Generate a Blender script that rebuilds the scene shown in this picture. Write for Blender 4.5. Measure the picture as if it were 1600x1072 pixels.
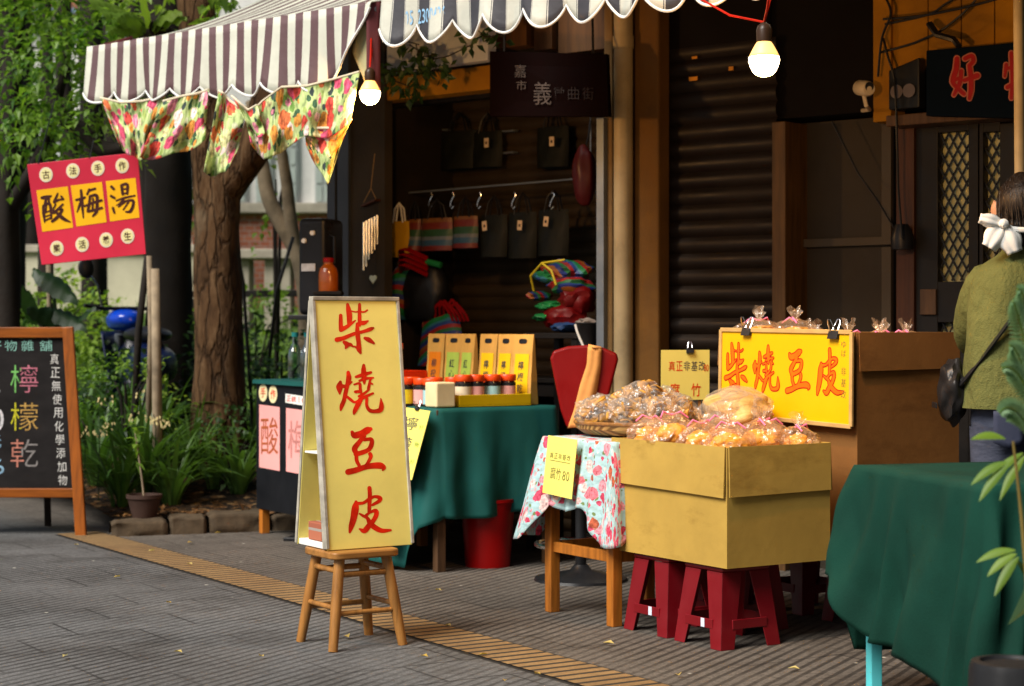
import bpy, bmesh, math, random
from mathutils import Vector, Matrix, noise
R = math.radians
rnd = random.Random(7)
for o in list(bpy.data.objects):
    bpy.data.objects.remove(o)
SC = bpy.context.scene
COL = SC.collection

# ------------------------------------------------------------------ camera, sky, sun, exposure
F, HZ, CH = 2900.0, 510.0, 1.13          # focal length and horizon in photo pixels, camera height in metres
cam = bpy.data.objects.new('camera', bpy.data.cameras.new('camera'))
COL.objects.link(cam)
SC.camera = cam
cam.location = (0, 0, CH)
cam.rotation_euler = (R(90), 0, 0)
cam.data.sensor_width = 36
cam.data.lens = 36 * F / 1600
cam.data.shift_y = -(536 - HZ) / 1600
cam.data.clip_end = 300
cam.data.dof.use_dof = True
cam.data.dof.focus_distance = 6.6
cam.data.dof.aperture_fstop = 3.6

SUN_AZ, SUN_EL = (-0.745, -0.667), R(47)
W = bpy.data.worlds.new('World')
SC.world = W
W.use_nodes = True
nt = W.node_tree
sky = nt.nodes.new('ShaderNodeTexSky')
sky.sky_type = 'NISHITA'
sky.sun_disc = False
sky.sun_elevation = SUN_EL
sky.sun_rotation = math.atan2(SUN_AZ[0], SUN_AZ[1])
sky.dust_density = 3.0
nt.links.new(sky.outputs[0], nt.nodes['Background'].inputs[0])
nt.nodes['Background'].inputs[1].default_value = 0.055
sl = bpy.data.lights.new('sun', 'SUN')
sl.energy = 3.9
sl.angle = R(32)
sl.color = (1.0, 0.965, 0.90)
so = bpy.data.objects.new('sun', sl)
COL.objects.link(so)
ce = math.cos(SUN_EL)
sv = Vector((SUN_AZ[0] * ce, SUN_AZ[1] * ce, math.sin(SUN_EL)))
so.rotation_euler = (-sv).to_track_quat('-Z', 'Y').to_euler()
SC.view_settings.view_transform = 'Standard'
SC.view_settings.look = 'None'
SC.view_settings.exposure = 0.64
SC.view_settings.gamma = 1
SC.cycles.max_bounces = 6
SC.cycles.transparent_max_bounces = 16
SC.cycles.use_denoising = True

# ------------------------------------------------------------------ measuring helpers
U, V = Vector((.535, -.845, 0)), Vector((.845, .535, 0))       # along the street (towards us), across it
TH = math.atan2(.535, .845)                                      # street frame: local x = V, local y = -U
F0 = Vector((.62, 9.0, 0))
FU, FN = Vector((.76, -.65, 0)), Vector((.65, .76, 0))           # shopfront frame: along it, into the building
TF = math.atan2(-.65, .76)


def at(px, py, Y):
    return Vector(((px - 800) * Y / F, Y, CH - (py - HZ) * Y / F))


def onz(px, py, z=0.0):
    Y = (CH - z) * F / (py - HZ)
    return at(px, py, Y)


def fl(px, py, d=0.0):                                           # a photo point on the plane d behind the shopfront line
    k = (px - 800) / F
    t = (k * (9 + .76 * d) - .62 - .65 * d) / (.76 + .65 * k)
    Y = 9 - .65 * t + .76 * d
    return Vector((t, d, CH - (py - HZ) * Y / F))


def fw(t, d, z):
    p = F0 + FU * t + FN * d
    return Vector((p.x, p.y, z))


def fwp(px, py, d=0.0):
    q = fl(px, py, d)
    return fw(q.x, q.y, q.z)


# ------------------------------------------------------------------ mesh collector
class G:
    def __init__(s):
        s.v, s.f, s.uv, s.mi = [], [], [], []

    def add(s, vs, fs, uvs=None, mi=0):
        b = len(s.v)
        s.v += [Vector(p) for p in vs]
        for i, f in enumerate(fs):
            s.f.append([b + k for k in f])
            s.uv.append(uvs[i] if uvs else None)
            s.mi.append(mi)
        return s

    def box(s, x0, x1, y0, y1, z0, z1, M=None, mi=0):
        vs = [Vector((x, y, z)) for z in (z0, z1) for y in (y0, y1) for x in (x0, x1)]
        if M:
            vs = [M @ p for p in vs]
        return s.add(vs, [(0, 2, 3, 1), (4, 5, 7, 6), (0, 1, 5, 4), (2, 6, 7, 3), (0, 4, 6, 2), (1, 3, 7, 5)], None, mi)

    def bar(s, p, q, w, h=None, up=(0, 0, 1), mi=0, w2=None):
        p, q = Vector(p), Vector(q)
        h = h or w
        d = (q - p).normalized()
        a = d.cross(Vector(up))
        if a.length < 1e-4:
            a = d.cross(Vector((0, 1, 0)))
        a.normalize()
        b = a.cross(d)
        k = (w2 / w) if w2 else 1
        vs = []
        for c, m in ((p, 1), (q, k)):
            for i, j in ((-1, -1), (1, -1), (1, 1), (-1, 1)):
                vs.append(c + a * (i * w / 2 * m) + b * (j * h / 2 * m))
        return s.add(vs, [(0, 3, 2, 1), (4, 5, 6, 7), (0, 1, 5, 4), (1, 2, 6, 5), (2, 3, 7, 6), (3, 0, 4, 7)], None, mi)

    def tube(s, pts, r, n=8, mi=0, wob=0.0, closed=False):
        pts = [Vector(p) for p in pts]
        rs = r if isinstance(r, (list, tuple)) else [r] * len(pts)
        vs, fs = [], []
        a = None
        for i, p in enumerate(pts):
            d = (pts[min(i + 1, len(pts) - 1)] - pts[max(i - 1, 0)]).normalized()
            if a is None:
                a = d.cross(Vector((0.3, 0.2, 1)))
                if a.length < .1:
                    a = d.cross(Vector((1, 0, 0)))
            a = (a - d * a.dot(d)).normalized()
            b = d.cross(a)
            for k in range(n):
                t = 2 * math.pi * k / n
                rr = rs[i] * (1 + (wob * noise.noise(p * 2.2 + Vector((math.cos(t), math.sin(t), 0)) * 1.3) if wob else 0))
                vs.append(p + a * (math.cos(t) * rr) + b * (math.sin(t) * rr))
        for i in range(len(pts) - 1):
            for k in range(n):
                fs.append((i * n + k, i * n + (k + 1) % n, (i + 1) * n + (k + 1) % n, (i + 1) * n + k))
        fs.append(tuple(reversed(range(n))))
        fs.append(tuple((len(pts) - 1) * n + k for k in range(n)))
        return s.add(vs, fs, None, mi)

    def lathe(s, prof, c=(0, 0, 0), n=24, mi=0, sx=1, sy=1):
        c = Vector(c)
        vs = [c + Vector((r * math.cos(2 * math.pi * k / n) * sx, r * math.sin(2 * math.pi * k / n) * sy, z)) for r, z in prof for k in range(n)]
        fs = [(i * n + k, i * n + (k + 1) % n, (i + 1) * n + (k + 1) % n, (i + 1) * n + k) for i in range(len(prof) - 1) for k in range(n)]
        if prof[0][0] > 1e-5:
            fs.append(tuple(reversed(range(n))))
        if prof[-1][0] > 1e-5:
            fs.append(tuple((len(prof) - 1) * n + k for k in range(n)))
        return s.add(vs, fs, None, mi)

    def grid(s, fn, nu, nv, mi=0, uvfn=None):
        vs = [Vector(fn(i / nu, j / nv)) for j in range(nv + 1) for i in range(nu + 1)]
        fs, us = [], []
        for j in range(nv):
            for i in range(nu):
                a = j * (nu + 1) + i
                fs.append((a, a + 1, a + nu + 2, a + nu + 1))
                q = [(i / nu, j / nv), ((i + 1) / nu, j / nv), ((i + 1) / nu, (j + 1) / nv), (i / nu, (j + 1) / nv)]
                us.append([uvfn(*k) for k in q] if uvfn else q)
        return s.add(vs, fs, us, mi)

    def prism(s, pts, thick, M=None, mi=0):                      # outline in local xz, thickness along y
        n = len(pts)
        vs = [Vector((x, y, z)) for y in (0, thick) for x, z in pts]
        if M:
            vs = [M @ p for p in vs]
        fs = [tuple(range(n)), tuple(reversed(range(n, 2 * n)))] + [(k, k + n, (k + 1) % n + n, (k + 1) % n) for k in range(n)]
        return s.add(vs, fs, None, mi)

    def blob(s, c, r, amp=.2, fr=1.6, seed=0, sub=3, mi=0, M=None):
        bm = bmesh.new()
        bmesh.ops.create_icosphere(bm, subdivisions=sub, radius=1)
        c = Vector(c)
        r = Vector(r if isinstance(r, (tuple, list)) else (r, r, r))
        vs = []
        for v in bm.verts:
            k = 1 + amp * noise.noise(v.co * fr + Vector((seed * 3.1, seed * 1.7, seed)))
            p = Vector((v.co.x * r.x * k, v.co.y * r.y * k, v.co.z * r.z * k))
            vs.append(c + ((M @ p) if M else p))
        fs = [tuple(v.index for v in f.verts) for f in bm.faces]
        bm.free()
        return s.add(vs, fs, None, mi)

    def xf(s, M):
        s.v = [M @ p for p in s.v]
        return s


WM = {}


def wmat(o):
    return WM[o.name] if o is not None and o.name in WM else Matrix()


def mesh(name, g, mats, smooth=False):
    me = bpy.data.meshes.new(name)
    me.from_pydata([tuple(p) for p in g.v], [], g.f)
    for m in (mats if isinstance(mats, (list, tuple)) else [mats]):
        me.materials.append(m)
    if any(g.mi):
        me.polygons.foreach_set('material_index', g.mi)
    if any(u is not None for u in g.uv):
        uv = me.uv_layers.new(name='uv')
        i = 0
        for f, u in zip(g.f, g.uv):
            for k in range(len(f)):
                uv.data[i].uv = u[k] if u else (0, 0)
                i += 1
    if smooth:
        me.polygons.foreach_set('use_smooth', [True] * len(me.polygons))
        if smooth != 2:
            me.set_sharp_from_angle(angle=R(40))
    me.validate()
    me.update()
    return me


def part(name, g, m, parent=None, smooth=False, bev=0, seg=2, solid=0, world=False, sub=0, label=None):
    if world and parent is not None:
        g.xf(wmat(parent).inverted())
    o = bpy.data.objects.new(name, mesh(name, g, m, smooth))
    COL.objects.link(o)
    if parent is not None:
        o.parent = parent
        WM[o.name] = wmat(parent)
    if sub:
        md = o.modifiers.new('sub', 'SUBSURF')
        md.levels = md.render_levels = sub
    if solid:
        md = o.modifiers.new('solid', 'SOLIDIFY')
        md.thickness = solid
        md.offset = 0
    if bev:
        md = o.modifiers.new('bevel', 'BEVEL')
        md.width = bev
        md.segments = seg
        md.limit_method = 'ANGLE'
        md.angle_limit = R(35)
    if label:
        o['label'] = label
    return o


def tag(o, label, cat, group=None):
    o['label'] = label
    o['category'] = cat
    if group:
        o['group'] = group
    return o


def thing(name, label, cat, loc=(0, 0, 0), rz=0.0, group=None):
    o = bpy.data.objects.new(name, None)
    o.empty_display_size = .1
    COL.objects.link(o)
    o.location = loc
    o.rotation_euler = (0, 0, rz)
    WM[o.name] = Matrix.Translation(Vector(loc)) @ Matrix.Rotation(rz, 4, 'Z')
    return tag(o, label, cat, group)


def setting(name, g, m, kind='structure', **k):
    o = part(name, g, m, None, **k)
    o['kind'] = kind
    return o


def dup(root, loc, rz, label=None, group=None, scale=None):
    r = root.copy()
    COL.objects.link(r)
    r.location = loc
    r.rotation_euler = (0, 0, rz)
    if scale:
        r.scale = scale if isinstance(scale, (tuple, list)) else (scale,) * 3
    if label:
        r['label'] = label
    if group:
        r['group'] = group
    for ch in list(root.children):
        c = ch.copy()
        COL.objects.link(c)
        c.parent = r
        for q in ch.children:
            e = q.copy()
            COL.objects.link(e)
            e.parent = c
    return r


# ------------------------------------------------------------------ materials
class N:
    """small node graph writer"""
    def __init__(s, name):
        s.m = bpy.data.materials.new(name)
        s.m.use_nodes = True
        s.t = s.m.node_tree
        s.b = s.t.nodes['Principled BSDF']

    def n(s, typ, **k):
        q = s.t.nodes.new('ShaderNode' + typ)
        for a, b in k.items():
            if a in ('operation', 'blend_type', 'data_type', 'wave_type', 'bands_direction', 'feature', 'distance', 'interpolation_type', 'noise_dimensions', 'voronoi_dimensions', 'offset', 'offset_frequency', 'squash'):
                setattr(q, a, b)
            else:
                s.set(q.inputs[int(a[1:])] if a[0] == 'i' and a[1:].isdigit() else q.inputs[a], b)
        return q

    def set(s, inp, v):
        if isinstance(v, bpy.types.NodeSocket):
            s.t.links.new(v, inp)
        else:
            if isinstance(v, (tuple, list)) and len(v) == 3 and inp.type == 'RGBA':
                v = (*v, 1)
            inp.default_value = v

    def math(s, op, a, b=0.0):
        return s.n('Math', operation=op, i0=a, i1=b).outputs[0]

    def co(s, kind='Object', scale=1.0, loc=(0, 0, 0), rot=(0, 0, 0)):
        c = s.n('TexCoord').outputs[kind]
        sc = scale if isinstance(scale, tuple) else (scale,) * 3
        return s.n('Mapping', Vector=c, Scale=sc, Location=loc, Rotation=rot).outputs[0]

    def noise(s, scale, vec=None, detail=3, rough=.55):
        k = {'Vector': vec} if vec is not None else {'Vector': s.co()}
        return s.n('TexNoise', Scale=scale, Detail=detail, Roughness=rough, **k).outputs[0]

    def ramp(s, fac, stops, mode='LINEAR'):
        q = s.n('ValToRGB', Fac=fac)
        q.color_ramp.interpolation = mode
        e = q.color_ramp.elements
        while len(e) < len(stops):
            e.new(.5)
        for i, (p, c) in enumerate(stops):
            e[i].position = p
            e[i].color = (*c, 1) if len(c) == 3 else c
        return q.outputs[0]

    def mix(s, fac, a, b, bt='MIX'):
        q = s.n('Mix', data_type='RGBA', blend_type=bt)
        s.set(q.inputs[0], fac)
        s.set(q.inputs[6], a)
        s.set(q.inputs[7], b)
        return q.outputs[2]

    def bump(s, h, strength=.3, dist=.01):
        s.set(s.b.inputs['Normal'], s.n('Bump', Height=h, Strength=strength, Distance=dist).outputs[0])

    def out(s, col, rough=.6, metal=0.0, spec=.25):
        s.set(s.b.inputs['Base Color'], col)
        s.set(s.b.inputs['Roughness'], rough)
        s.set(s.b.inputs['Metallic'], metal)
        s.set(s.b.inputs['Specular IOR Level'], spec)
        return s.m


def sat(c, k=1.2):
    y = .3 * c[0] + .55 * c[1] + .15 * c[2]
    return tuple(max(.0015, y + (x - y) * k) for x in c)


def dk(c, k):
    return tuple(min(1, x * k) for x in c)


_mc = {}


def MAT(name, col, rough=.6, var=.25, vs=6.0, bump=.15, bs=60.0, metal=0.0, spec=.22, dirt=0.0):
    if name in _mc:
        return _mc[name]
    col = sat(col)
    g = N(name)
    c = g.co()
    f = g.noise(vs, c, 4)
    colr = g.ramp(f, [(.3, dk(col, 1 - var)), (.7, dk(col, 1 + var * .6))])
    if dirt:
        d = g.ramp(g.noise(vs * .6, g.co(loc=(5, 3, 1)), 6, .7), [(.45, (1, 1, 1)), (.75, (1 - dirt,) * 3)])
        colr = g.mix(1.0, colr, d, 'MULTIPLY')
    if bump:
        g.bump(g.noise(bs, c, 3), bump, .004)
    r = g.ramp(g.noise(vs * 2, c), [(.3, (max(0, rough - .1),) * 3), (.7, (min(1, rough + .1),) * 3)])
    _mc[name] = g.out(colr, r, metal, spec)
    return _mc[name]


def WOOD(name, col, rough=.45, scale=(3, 3, 30), ax='z', var=.45, spec=.3):
    if name in _mc:
        return _mc[name]
    col = sat(col, 1.1)
    g = N(name)
    sc = {'z': (26, 26, 2.2), 'x': (2.2, 26, 26), 'y': (26, 2.2, 26)}[ax]
    f = g.noise(1.6, g.co(scale=sc), 5, .6)
    big = g.noise(3, g.co(), 2)
    c = g.ramp(f, [(.3, dk(col, 1 - var)), (.55, col), (.75, dk(col, 1.25))])
    c = g.mix(1.0, c, g.ramp(big, [(.3, (.75, .72, .7)), (.7, (1, 1, 1))]), 'MULTIPLY')
    g.bump(f, .25, .003)
    _mc[name] = g.out(c, rough, 0, spec)
    return _mc[name]


def EMIT(name, col, s):
    g = N(name)
    g.set(g.b.inputs['Base Color'], col)
    g.set(g.b.inputs['Emission Color'], col)
    g.b.inputs['Emission Strength'].default_value = s
    return g.m


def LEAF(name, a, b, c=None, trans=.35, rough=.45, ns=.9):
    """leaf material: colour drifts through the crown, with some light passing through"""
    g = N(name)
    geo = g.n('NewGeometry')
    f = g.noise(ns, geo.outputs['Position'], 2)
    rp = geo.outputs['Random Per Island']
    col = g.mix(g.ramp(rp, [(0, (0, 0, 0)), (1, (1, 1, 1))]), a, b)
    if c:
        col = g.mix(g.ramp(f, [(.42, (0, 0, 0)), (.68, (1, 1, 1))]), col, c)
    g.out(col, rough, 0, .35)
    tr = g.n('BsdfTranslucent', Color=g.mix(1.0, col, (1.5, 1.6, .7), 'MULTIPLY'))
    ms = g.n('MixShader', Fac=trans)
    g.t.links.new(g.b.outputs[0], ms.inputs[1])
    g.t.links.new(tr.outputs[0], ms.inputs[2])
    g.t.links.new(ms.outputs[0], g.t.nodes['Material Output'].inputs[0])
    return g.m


def FILM(name, tint=(1, 1, 1), veil=(.85, .82, .76), bs=22):
    """thin crinkled clear plastic"""
    g = N(name)
    c = g.co()
    h = g.n('TexVoronoi', feature='F1', Vector=c, Scale=bs).outputs[0]
    h2 = g.noise(bs * .7, c, 4, .65)
    hh = g.math('ADD', h, h2)
    bp = g.n('Bump', Height=hh, Strength=.9, Distance=.02).outputs[0]
    gl = g.n('BsdfGlossy', Color=(1, 1, 1, 1), Roughness=.2, Normal=bp)
    tr = g.n('BsdfTransparent', Color=(*tint, 1))
    fr = g.n('LayerWeight', Blend=.35, Normal=bp)
    fac = g.math('ADD', g.math('MULTIPLY', fr.outputs[0], .42), .045)
    ms = g.n('MixShader', Fac=fac)
    g.t.links.new(tr.outputs[0], ms.inputs[1])
    g.t.links.new(gl.outputs[0], ms.inputs[2])
    df = g.n('BsdfDiffuse', Color=(*veil, 1), Normal=bp)
    m2 = g.n('MixShader', Fac=.10)
    g.t.links.new(ms.outputs[0], m2.inputs[1])
    g.t.links.new(df.outputs[0], m2.inputs[2])
    g.t.links.new(m2.outputs[0], g.t.nodes['Material Output'].inputs[0])
    return g.m


def pavement():
    g = N('ribbed_paving')
    P = g.n('NewGeometry').outputs['Position']
    wob = g.noise(1.1, P, 2)

    def dot(a, b):
        return g.n('VectorMath', operation='DOT_PRODUCT', i0=P, i1=(a, b, 0)).outputs['Value']
    # slab coordinates: a across the street, b along it; the ribs run askew
    a = dot(.845, .535)
    b = dot(.535, -.845)
    vec = g.n('CombineXYZ', X=a, Y=b, Z=0.0).outputs[0]
    br = g.n('TexBrick', offset=.5, offset_frequency=2, Vector=vec, Color1=(.95, .95, .95, 1), Color2=(.72, .72, .72, 1), Mortar=(0, 0, 0, 1), Scale=1.0)
    br.inputs['Mortar Size'].default_value = .007
    br.inputs['Mortar Smooth'].default_value = .3
    br.inputs['Brick Width'].default_value = .46
    br.inputs['Row Height'].default_value = .30
    bn = g.n('SeparateColor', Color=br.outputs[0]).outputs[0]
    # ribs
    p = g.math('ADD', dot(.885, -.465), g.math('ADD', g.math('MULTIPLY', wob, .03), g.math('MULTIPLY', g.noise(9, P, 2), .006)))
    w = g.math('SINE', g.math('MULTIPLY', p, 2 * math.pi / .045))
    worn = g.ramp(g.noise(.9, P, 5, .65), [(.34, (.3,) * 3), (.58, (1,) * 3)])
    rib = g.ramp(g.math('ADD', g.math('MULTIPLY', w, .5), .5), [(.12, (0, 0, 0)), (.5, (1, 1, 1))])
    ribw = g.mix(worn, (1, 1, 1), rib)
    grain = g.math('ADD', g.math('MULTIPLY', g.noise(130, P, 3, .7), .55), g.math('MULTIPLY', g.noise(38, P, 4, .7), .45))
    blot = g.noise(.55, P, 6, .65)
    side = g.n('MapRange', Value=dot(.845, .535))
    side.inputs[1].default_value = 3.2
    side.inputs[2].default_value = 3.55
    base = g.mix(side.outputs[0], (.100, .101, .102), (.097, .085, .073))
    c = g.mix(1.0, base, g.ramp(blot, [(.3, (.58, .57, .56)), (.5, (.95, .95, .95)), (.7, (1.22, 1.22, 1.22))]), 'MULTIPLY')
    c = g.mix(1.0, c, g.ramp(grain, [(.36, (.5, .49, .48)), (.64, (1.5, 1.47, 1.42))]), 'MULTIPLY')
    c = g.mix(.85, c, g.ramp(ribw, [(0, (.25, .245, .24)), (1, (1.12, 1.12, 1.12))]), 'MULTIPLY')
    jm = g.ramp(g.noise(1.3, g.n('Mapping', Vector=P, Location=(2, 5, 0)).outputs[0], 4, .6), [(.36, (.12,) * 3), (.62, (.8,) * 3)])
    c = g.mix(jm, c, g.ramp(bn, [(0, (.22, .21, .20)), (.5, (.85, .85, .85)), (1, (1.12, 1.12, 1.12))]), 'MULTIPLY')
    stain = g.ramp(g.noise(1.7, g.n('Mapping', Vector=P, Location=(4, 9, 0)).outputs[0], 7, .75), [(.50, (1, 1, 1)), (.62, (.62, .60, .58)), (.70, (.9, .9, .9))])
    c = g.mix(.8, c, stain, 'MULTIPLY')
    spots = g.n('TexVoronoi', Vector=P, Scale=3.1).outputs[0]
    c = g.mix(g.ramp(spots, [(.0, (1, 1, 1)), (.035, (0, 0, 0))]), c, (.02, .02, .02))
    gap = g.math('ABSOLUTE', g.math('SUBTRACT', dot(.845, .535), 3.4173))
    inn = g.math('LESS_THAN', dot(-.535, .845), 9.83)
    c = g.mix(g.math('MULTIPLY', inn, g.ramp(gap, [(.10, (1, 1, 1)), (.131, (1, 1, 1)), (.136, (0, 0, 0))])), c, (.018, .016, .014))
    sp2 = g.n('TexVoronoi', Vector=P, Scale=4.3).outputs[0]
    c = g.mix(g.ramp(sp2, [(.022, (1, 1, 1)), (.045, (0, 0, 0))]), c, (.42, .40, .34))
    h = g.math('ADD', g.math('MULTIPLY', g.n('RGBToBW', Color=ribw).outputs[0], .6), g.math('MULTIPLY', grain, .3))
    h = g.math('ADD', h, g.math('MULTIPLY', g.math('GREATER_THAN', bn, .2), .8))
    g.bump(h, .7, .006)
    return g.out(c, .8, 0, .25)


def strip_mat():
    g = N('ochre_strip_tile')
    P = g.n('NewGeometry').outputs['Position']

    def dot(a, b):
        return g.n('VectorMath', operation='DOT_PRODUCT', i0=P, i1=(a, b, 0)).outputs['Value']
    w = g.math('SINE', g.math('MULTIPLY', dot(.535, -.845), 2 * math.pi / .066))
    rib = g.ramp(g.math('ADD', g.math('MULTIPLY', w, .5), .5), [(.16, (0, 0, 0)), (.32, (1, 1, 1))])
    f = g.noise(3, P, 5, .65)
    gr = g.noise(90, P, 3)
    c = g.ramp(f, [(.3, (.17, .098, .040)), (.7, (.29, .18, .075))])
    c = g.mix(.5, c, g.ramp(gr, [(.3, (.6, .6, .6)), (.7, (1.3, 1.3, 1.3))]), 'MULTIPLY')
    c = g.mix(g.n('RGBToBW', Color=rib).outputs[0], (.030, .024, .018), c)
    g.bump(g.n('RGBToBW', Color=rib).outputs[0], .7, .006)
    return g.out(c, .75, 0, .25)


def stripes(name, period, bands, axis=0, rough=.5, dirt=.25):
    """colour bands across a UV axis; bands = [(end fraction, colour)]"""
    g = N(name)
    uv = g.n('TexCoord').outputs['UV']
    x = g.n('SeparateXYZ', Vector=uv).outputs[axis]
    fr = g.math('FRACT', g.math('DIVIDE', x, period))
    st, p0 = [], 0.0
    for e, c in bands:
        st.append((p0, c))
        p0 = e
    c = g.ramp(fr, st, 'CONSTANT')
    d = g.ramp(g.noise(3.5, g.co(), 5, .7), [(.35, (1, 1, 1)), (.8, (1 - dirt,) * 3)])
    c = g.mix(1.0, c, d, 'MULTIPLY')
    g.bump(g.noise(9, g.co(), 3), .25, .02)
    return g.out(c, rough, 0, .35)


def floral(name, ground, petals, leaf, scale, dense=.42, leafd=.25, fine=0.0):
    g = N(name)
    uv = g.n('TexCoord').outputs['UV']
    uvn = g.n('VectorMath', operation='ADD', i0=uv, i1=g.n('VectorMath', operation='SCALE', i0=g.n('TexNoise', Vector=uv, Scale=scale * .8, Detail=2).outputs[1], Scale=.55 / scale).outputs[0]).outputs[0]
    v1 = g.n('TexVoronoi', Vector=uvn, Scale=scale)
    rc = g.n('SeparateColor', Color=v1.outputs['Color'])
    pc = g.ramp(rc.outputs[0], [(i / len(petals), p) for i, p in enumerate(petals)], 'CONSTANT')
    det = g.noise(scale * 3.2, uv, 3, .6)
    pc = g.mix(.75, pc, g.ramp(det, [(.35, (.35, .2, .22)), (.5, (1, 1, 1)), (.65, (1.5, 1.35, 1.3))]), 'MULTIPLY')
    size = g.math('MULTIPLY', g.math('ADD', rc.outputs[1], .35), dense)
    wobble = g.math('MULTIPLY', g.math('SUBTRACT', g.noise(scale * 2.6, uv, 3), .5), .38)
    inf = g.math('LESS_THAN', g.math('ADD', v1.outputs['Distance'], wobble), size)
    v2 = g.n('TexVoronoi', Vector=g.n('Mapping', Vector=uvn, Location=(3.3, 1.7, 0)).outputs[0], Scale=scale * 1.5)
    lf = g.math('LESS_THAN', g.math('ADD', v2.outputs['Distance'], g.math('MULTIPLY', wobble, 1.4)), leafd)
    lc = g.ramp(g.n('SeparateColor', Color=v2.outputs['Color']).outputs[0], [(i / len(leaf), p) for i, p in enumerate(leaf)], 'CONSTANT')
    c = g.mix(lf, ground, lc)
    c = g.mix(inf, c, pc)
    if fine:
        st = g.n('TexNoise', Vector=g.n('Mapping', Vector=uvn, Scale=(1.0, .45, 1), Rotation=(0, 0, .6)).outputs[0], Scale=scale * 3.0, Detail=3).outputs[0]
        c = g.mix(fine, c, g.ramp(st, [(.38, (.08, .14, .08)), (.47, (.75, .8, .6)), (.56, (1, 1, 1)), (.66, (1.5, 1.5, 1.4))]), 'MULTIPLY')
    g.bump(g.noise(300, uv, 2), .08, .002)
    return g.out(c, .8, 0, .2)


def CARD(name, col, var=.14):
    g = N(name)
    c = g.co()
    x = g.n('SeparateXYZ', Vector=c)
    w = g.math('SINE', g.math('MULTIPLY', g.math('ADD', x.outputs[0], x.outputs[1]), 520))
    f = g.noise(4, c, 5, .6)
    cc = g.ramp(f, [(.3, dk(col, 1 - var)), (.7, dk(col, 1 + var * .6))])
    cc = g.mix(.5, cc, g.ramp(g.noise(1.6, g.co(scale=(2, 2, 3)), 5, .6), [(.3, (.8, .78, .72)), (.7, (1, 1, 1))]), 'MULTIPLY')
    sc_ = g.ramp(g.noise(3.1, g.co(loc=(2, 7, 4), scale=(1, 1, 2.5)), 7, .72), [(.52, (1, 1, 1)), (.70, (.72, .68, .62))])
    cc = g.mix(1.0, cc, sc_, 'MULTIPLY')
    g.bump(g.noise(11, c, 4, .6), .25, .006)
    return g.out(cc, .75, 0, .25)


def brickmat():
    g = N('red_brick')
    br = g.n('TexBrick', Vector=g.co(scale=(1, 1, 1), rot=(R(90), 0, 0)), Color1=(.40, .13, .07, 1), Color2=(.30, .09, .05, 1), Mortar=(.3, .26, .22, 1), Scale=4.0)
    return g.out(br.outputs[0], .85)


def glassmat(name, col, a=.35, rough=.05):
    g = N(name)
    tr = g.n('BsdfTransparent', Color=(*col, 1))
    gl = g.n('BsdfGlossy', Color=(1, 1, 1, 1), Roughness=rough)
    lw = g.n('LayerWeight', Blend=a)
    ms = g.n('MixShader', Fac=lw.outputs[1])
    g.t.links.new(tr.outputs[0], ms.inputs[1])
    g.t.links.new(gl.outputs[0], ms.inputs[2])
    g.t.links.new(ms.outputs[0], g.t.nodes['Material Output'].inputs[0])
    return g.m


# ------------------------------------------------------------------ lettering
_gl = {}


def glyph(ch, bold=0.0):
    k = (ch, bold)
    if k not in _gl:
        cu = bpy.data.curves.new('glyph', 'FONT')
        cu.body = ch
        cu.resolution_u = 3
        cu.offset = bold
        ob = bpy.data.objects.new('glyph', cu)
        COL.objects.link(ob)
        dg = bpy.context.evaluated_depsgraph_get()
        me = bpy.data.meshes.new_from_object(ob.evaluated_get(dg))
        vs = [(v.co.x, v.co.y) for v in me.vertices]
        fs = [tuple(p.vertices) for p in me.polygons]
        bpy.data.objects.remove(ob)
        bpy.data.meshes.remove(me)
        if vs:
            x0, x1 = min(v[0] for v in vs), max(v[0] for v in vs)
            y0, y1 = min(v[1] for v in vs), max(v[1] for v in vs)
            vs = [((x - (x0 + x1) / 2), (y - (y0 + y1) / 2)) for x, y in vs]
        _gl[k] = (vs, fs)
    return _gl[k]


def put_char(g, ch, plane, cx, cy, w, h, bold=0.0, rot=0.0, shear=0.0):
    """one character centred on plane coordinates (cx, cy); plane(x, y) -> point"""
    vs, fs = glyph(ch, bold)
    if not vs:
        return
    W_ = max(v[0] for v in vs) * 2
    H_ = max(v[1] for v in vs) * 2
    c, s = math.cos(rot), math.sin(rot)
    sx, sy = w / (W_ if W_ > .3 else .95), h / (H_ if H_ > .5 else .9)
    out = []
    for x, y in vs:
        x, y = x * sx + shear * y * sy, y * sy
        out.append(plane(cx + x * c - y * s, cy + x * s + y * c))
    g.add(out, fs)


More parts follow.
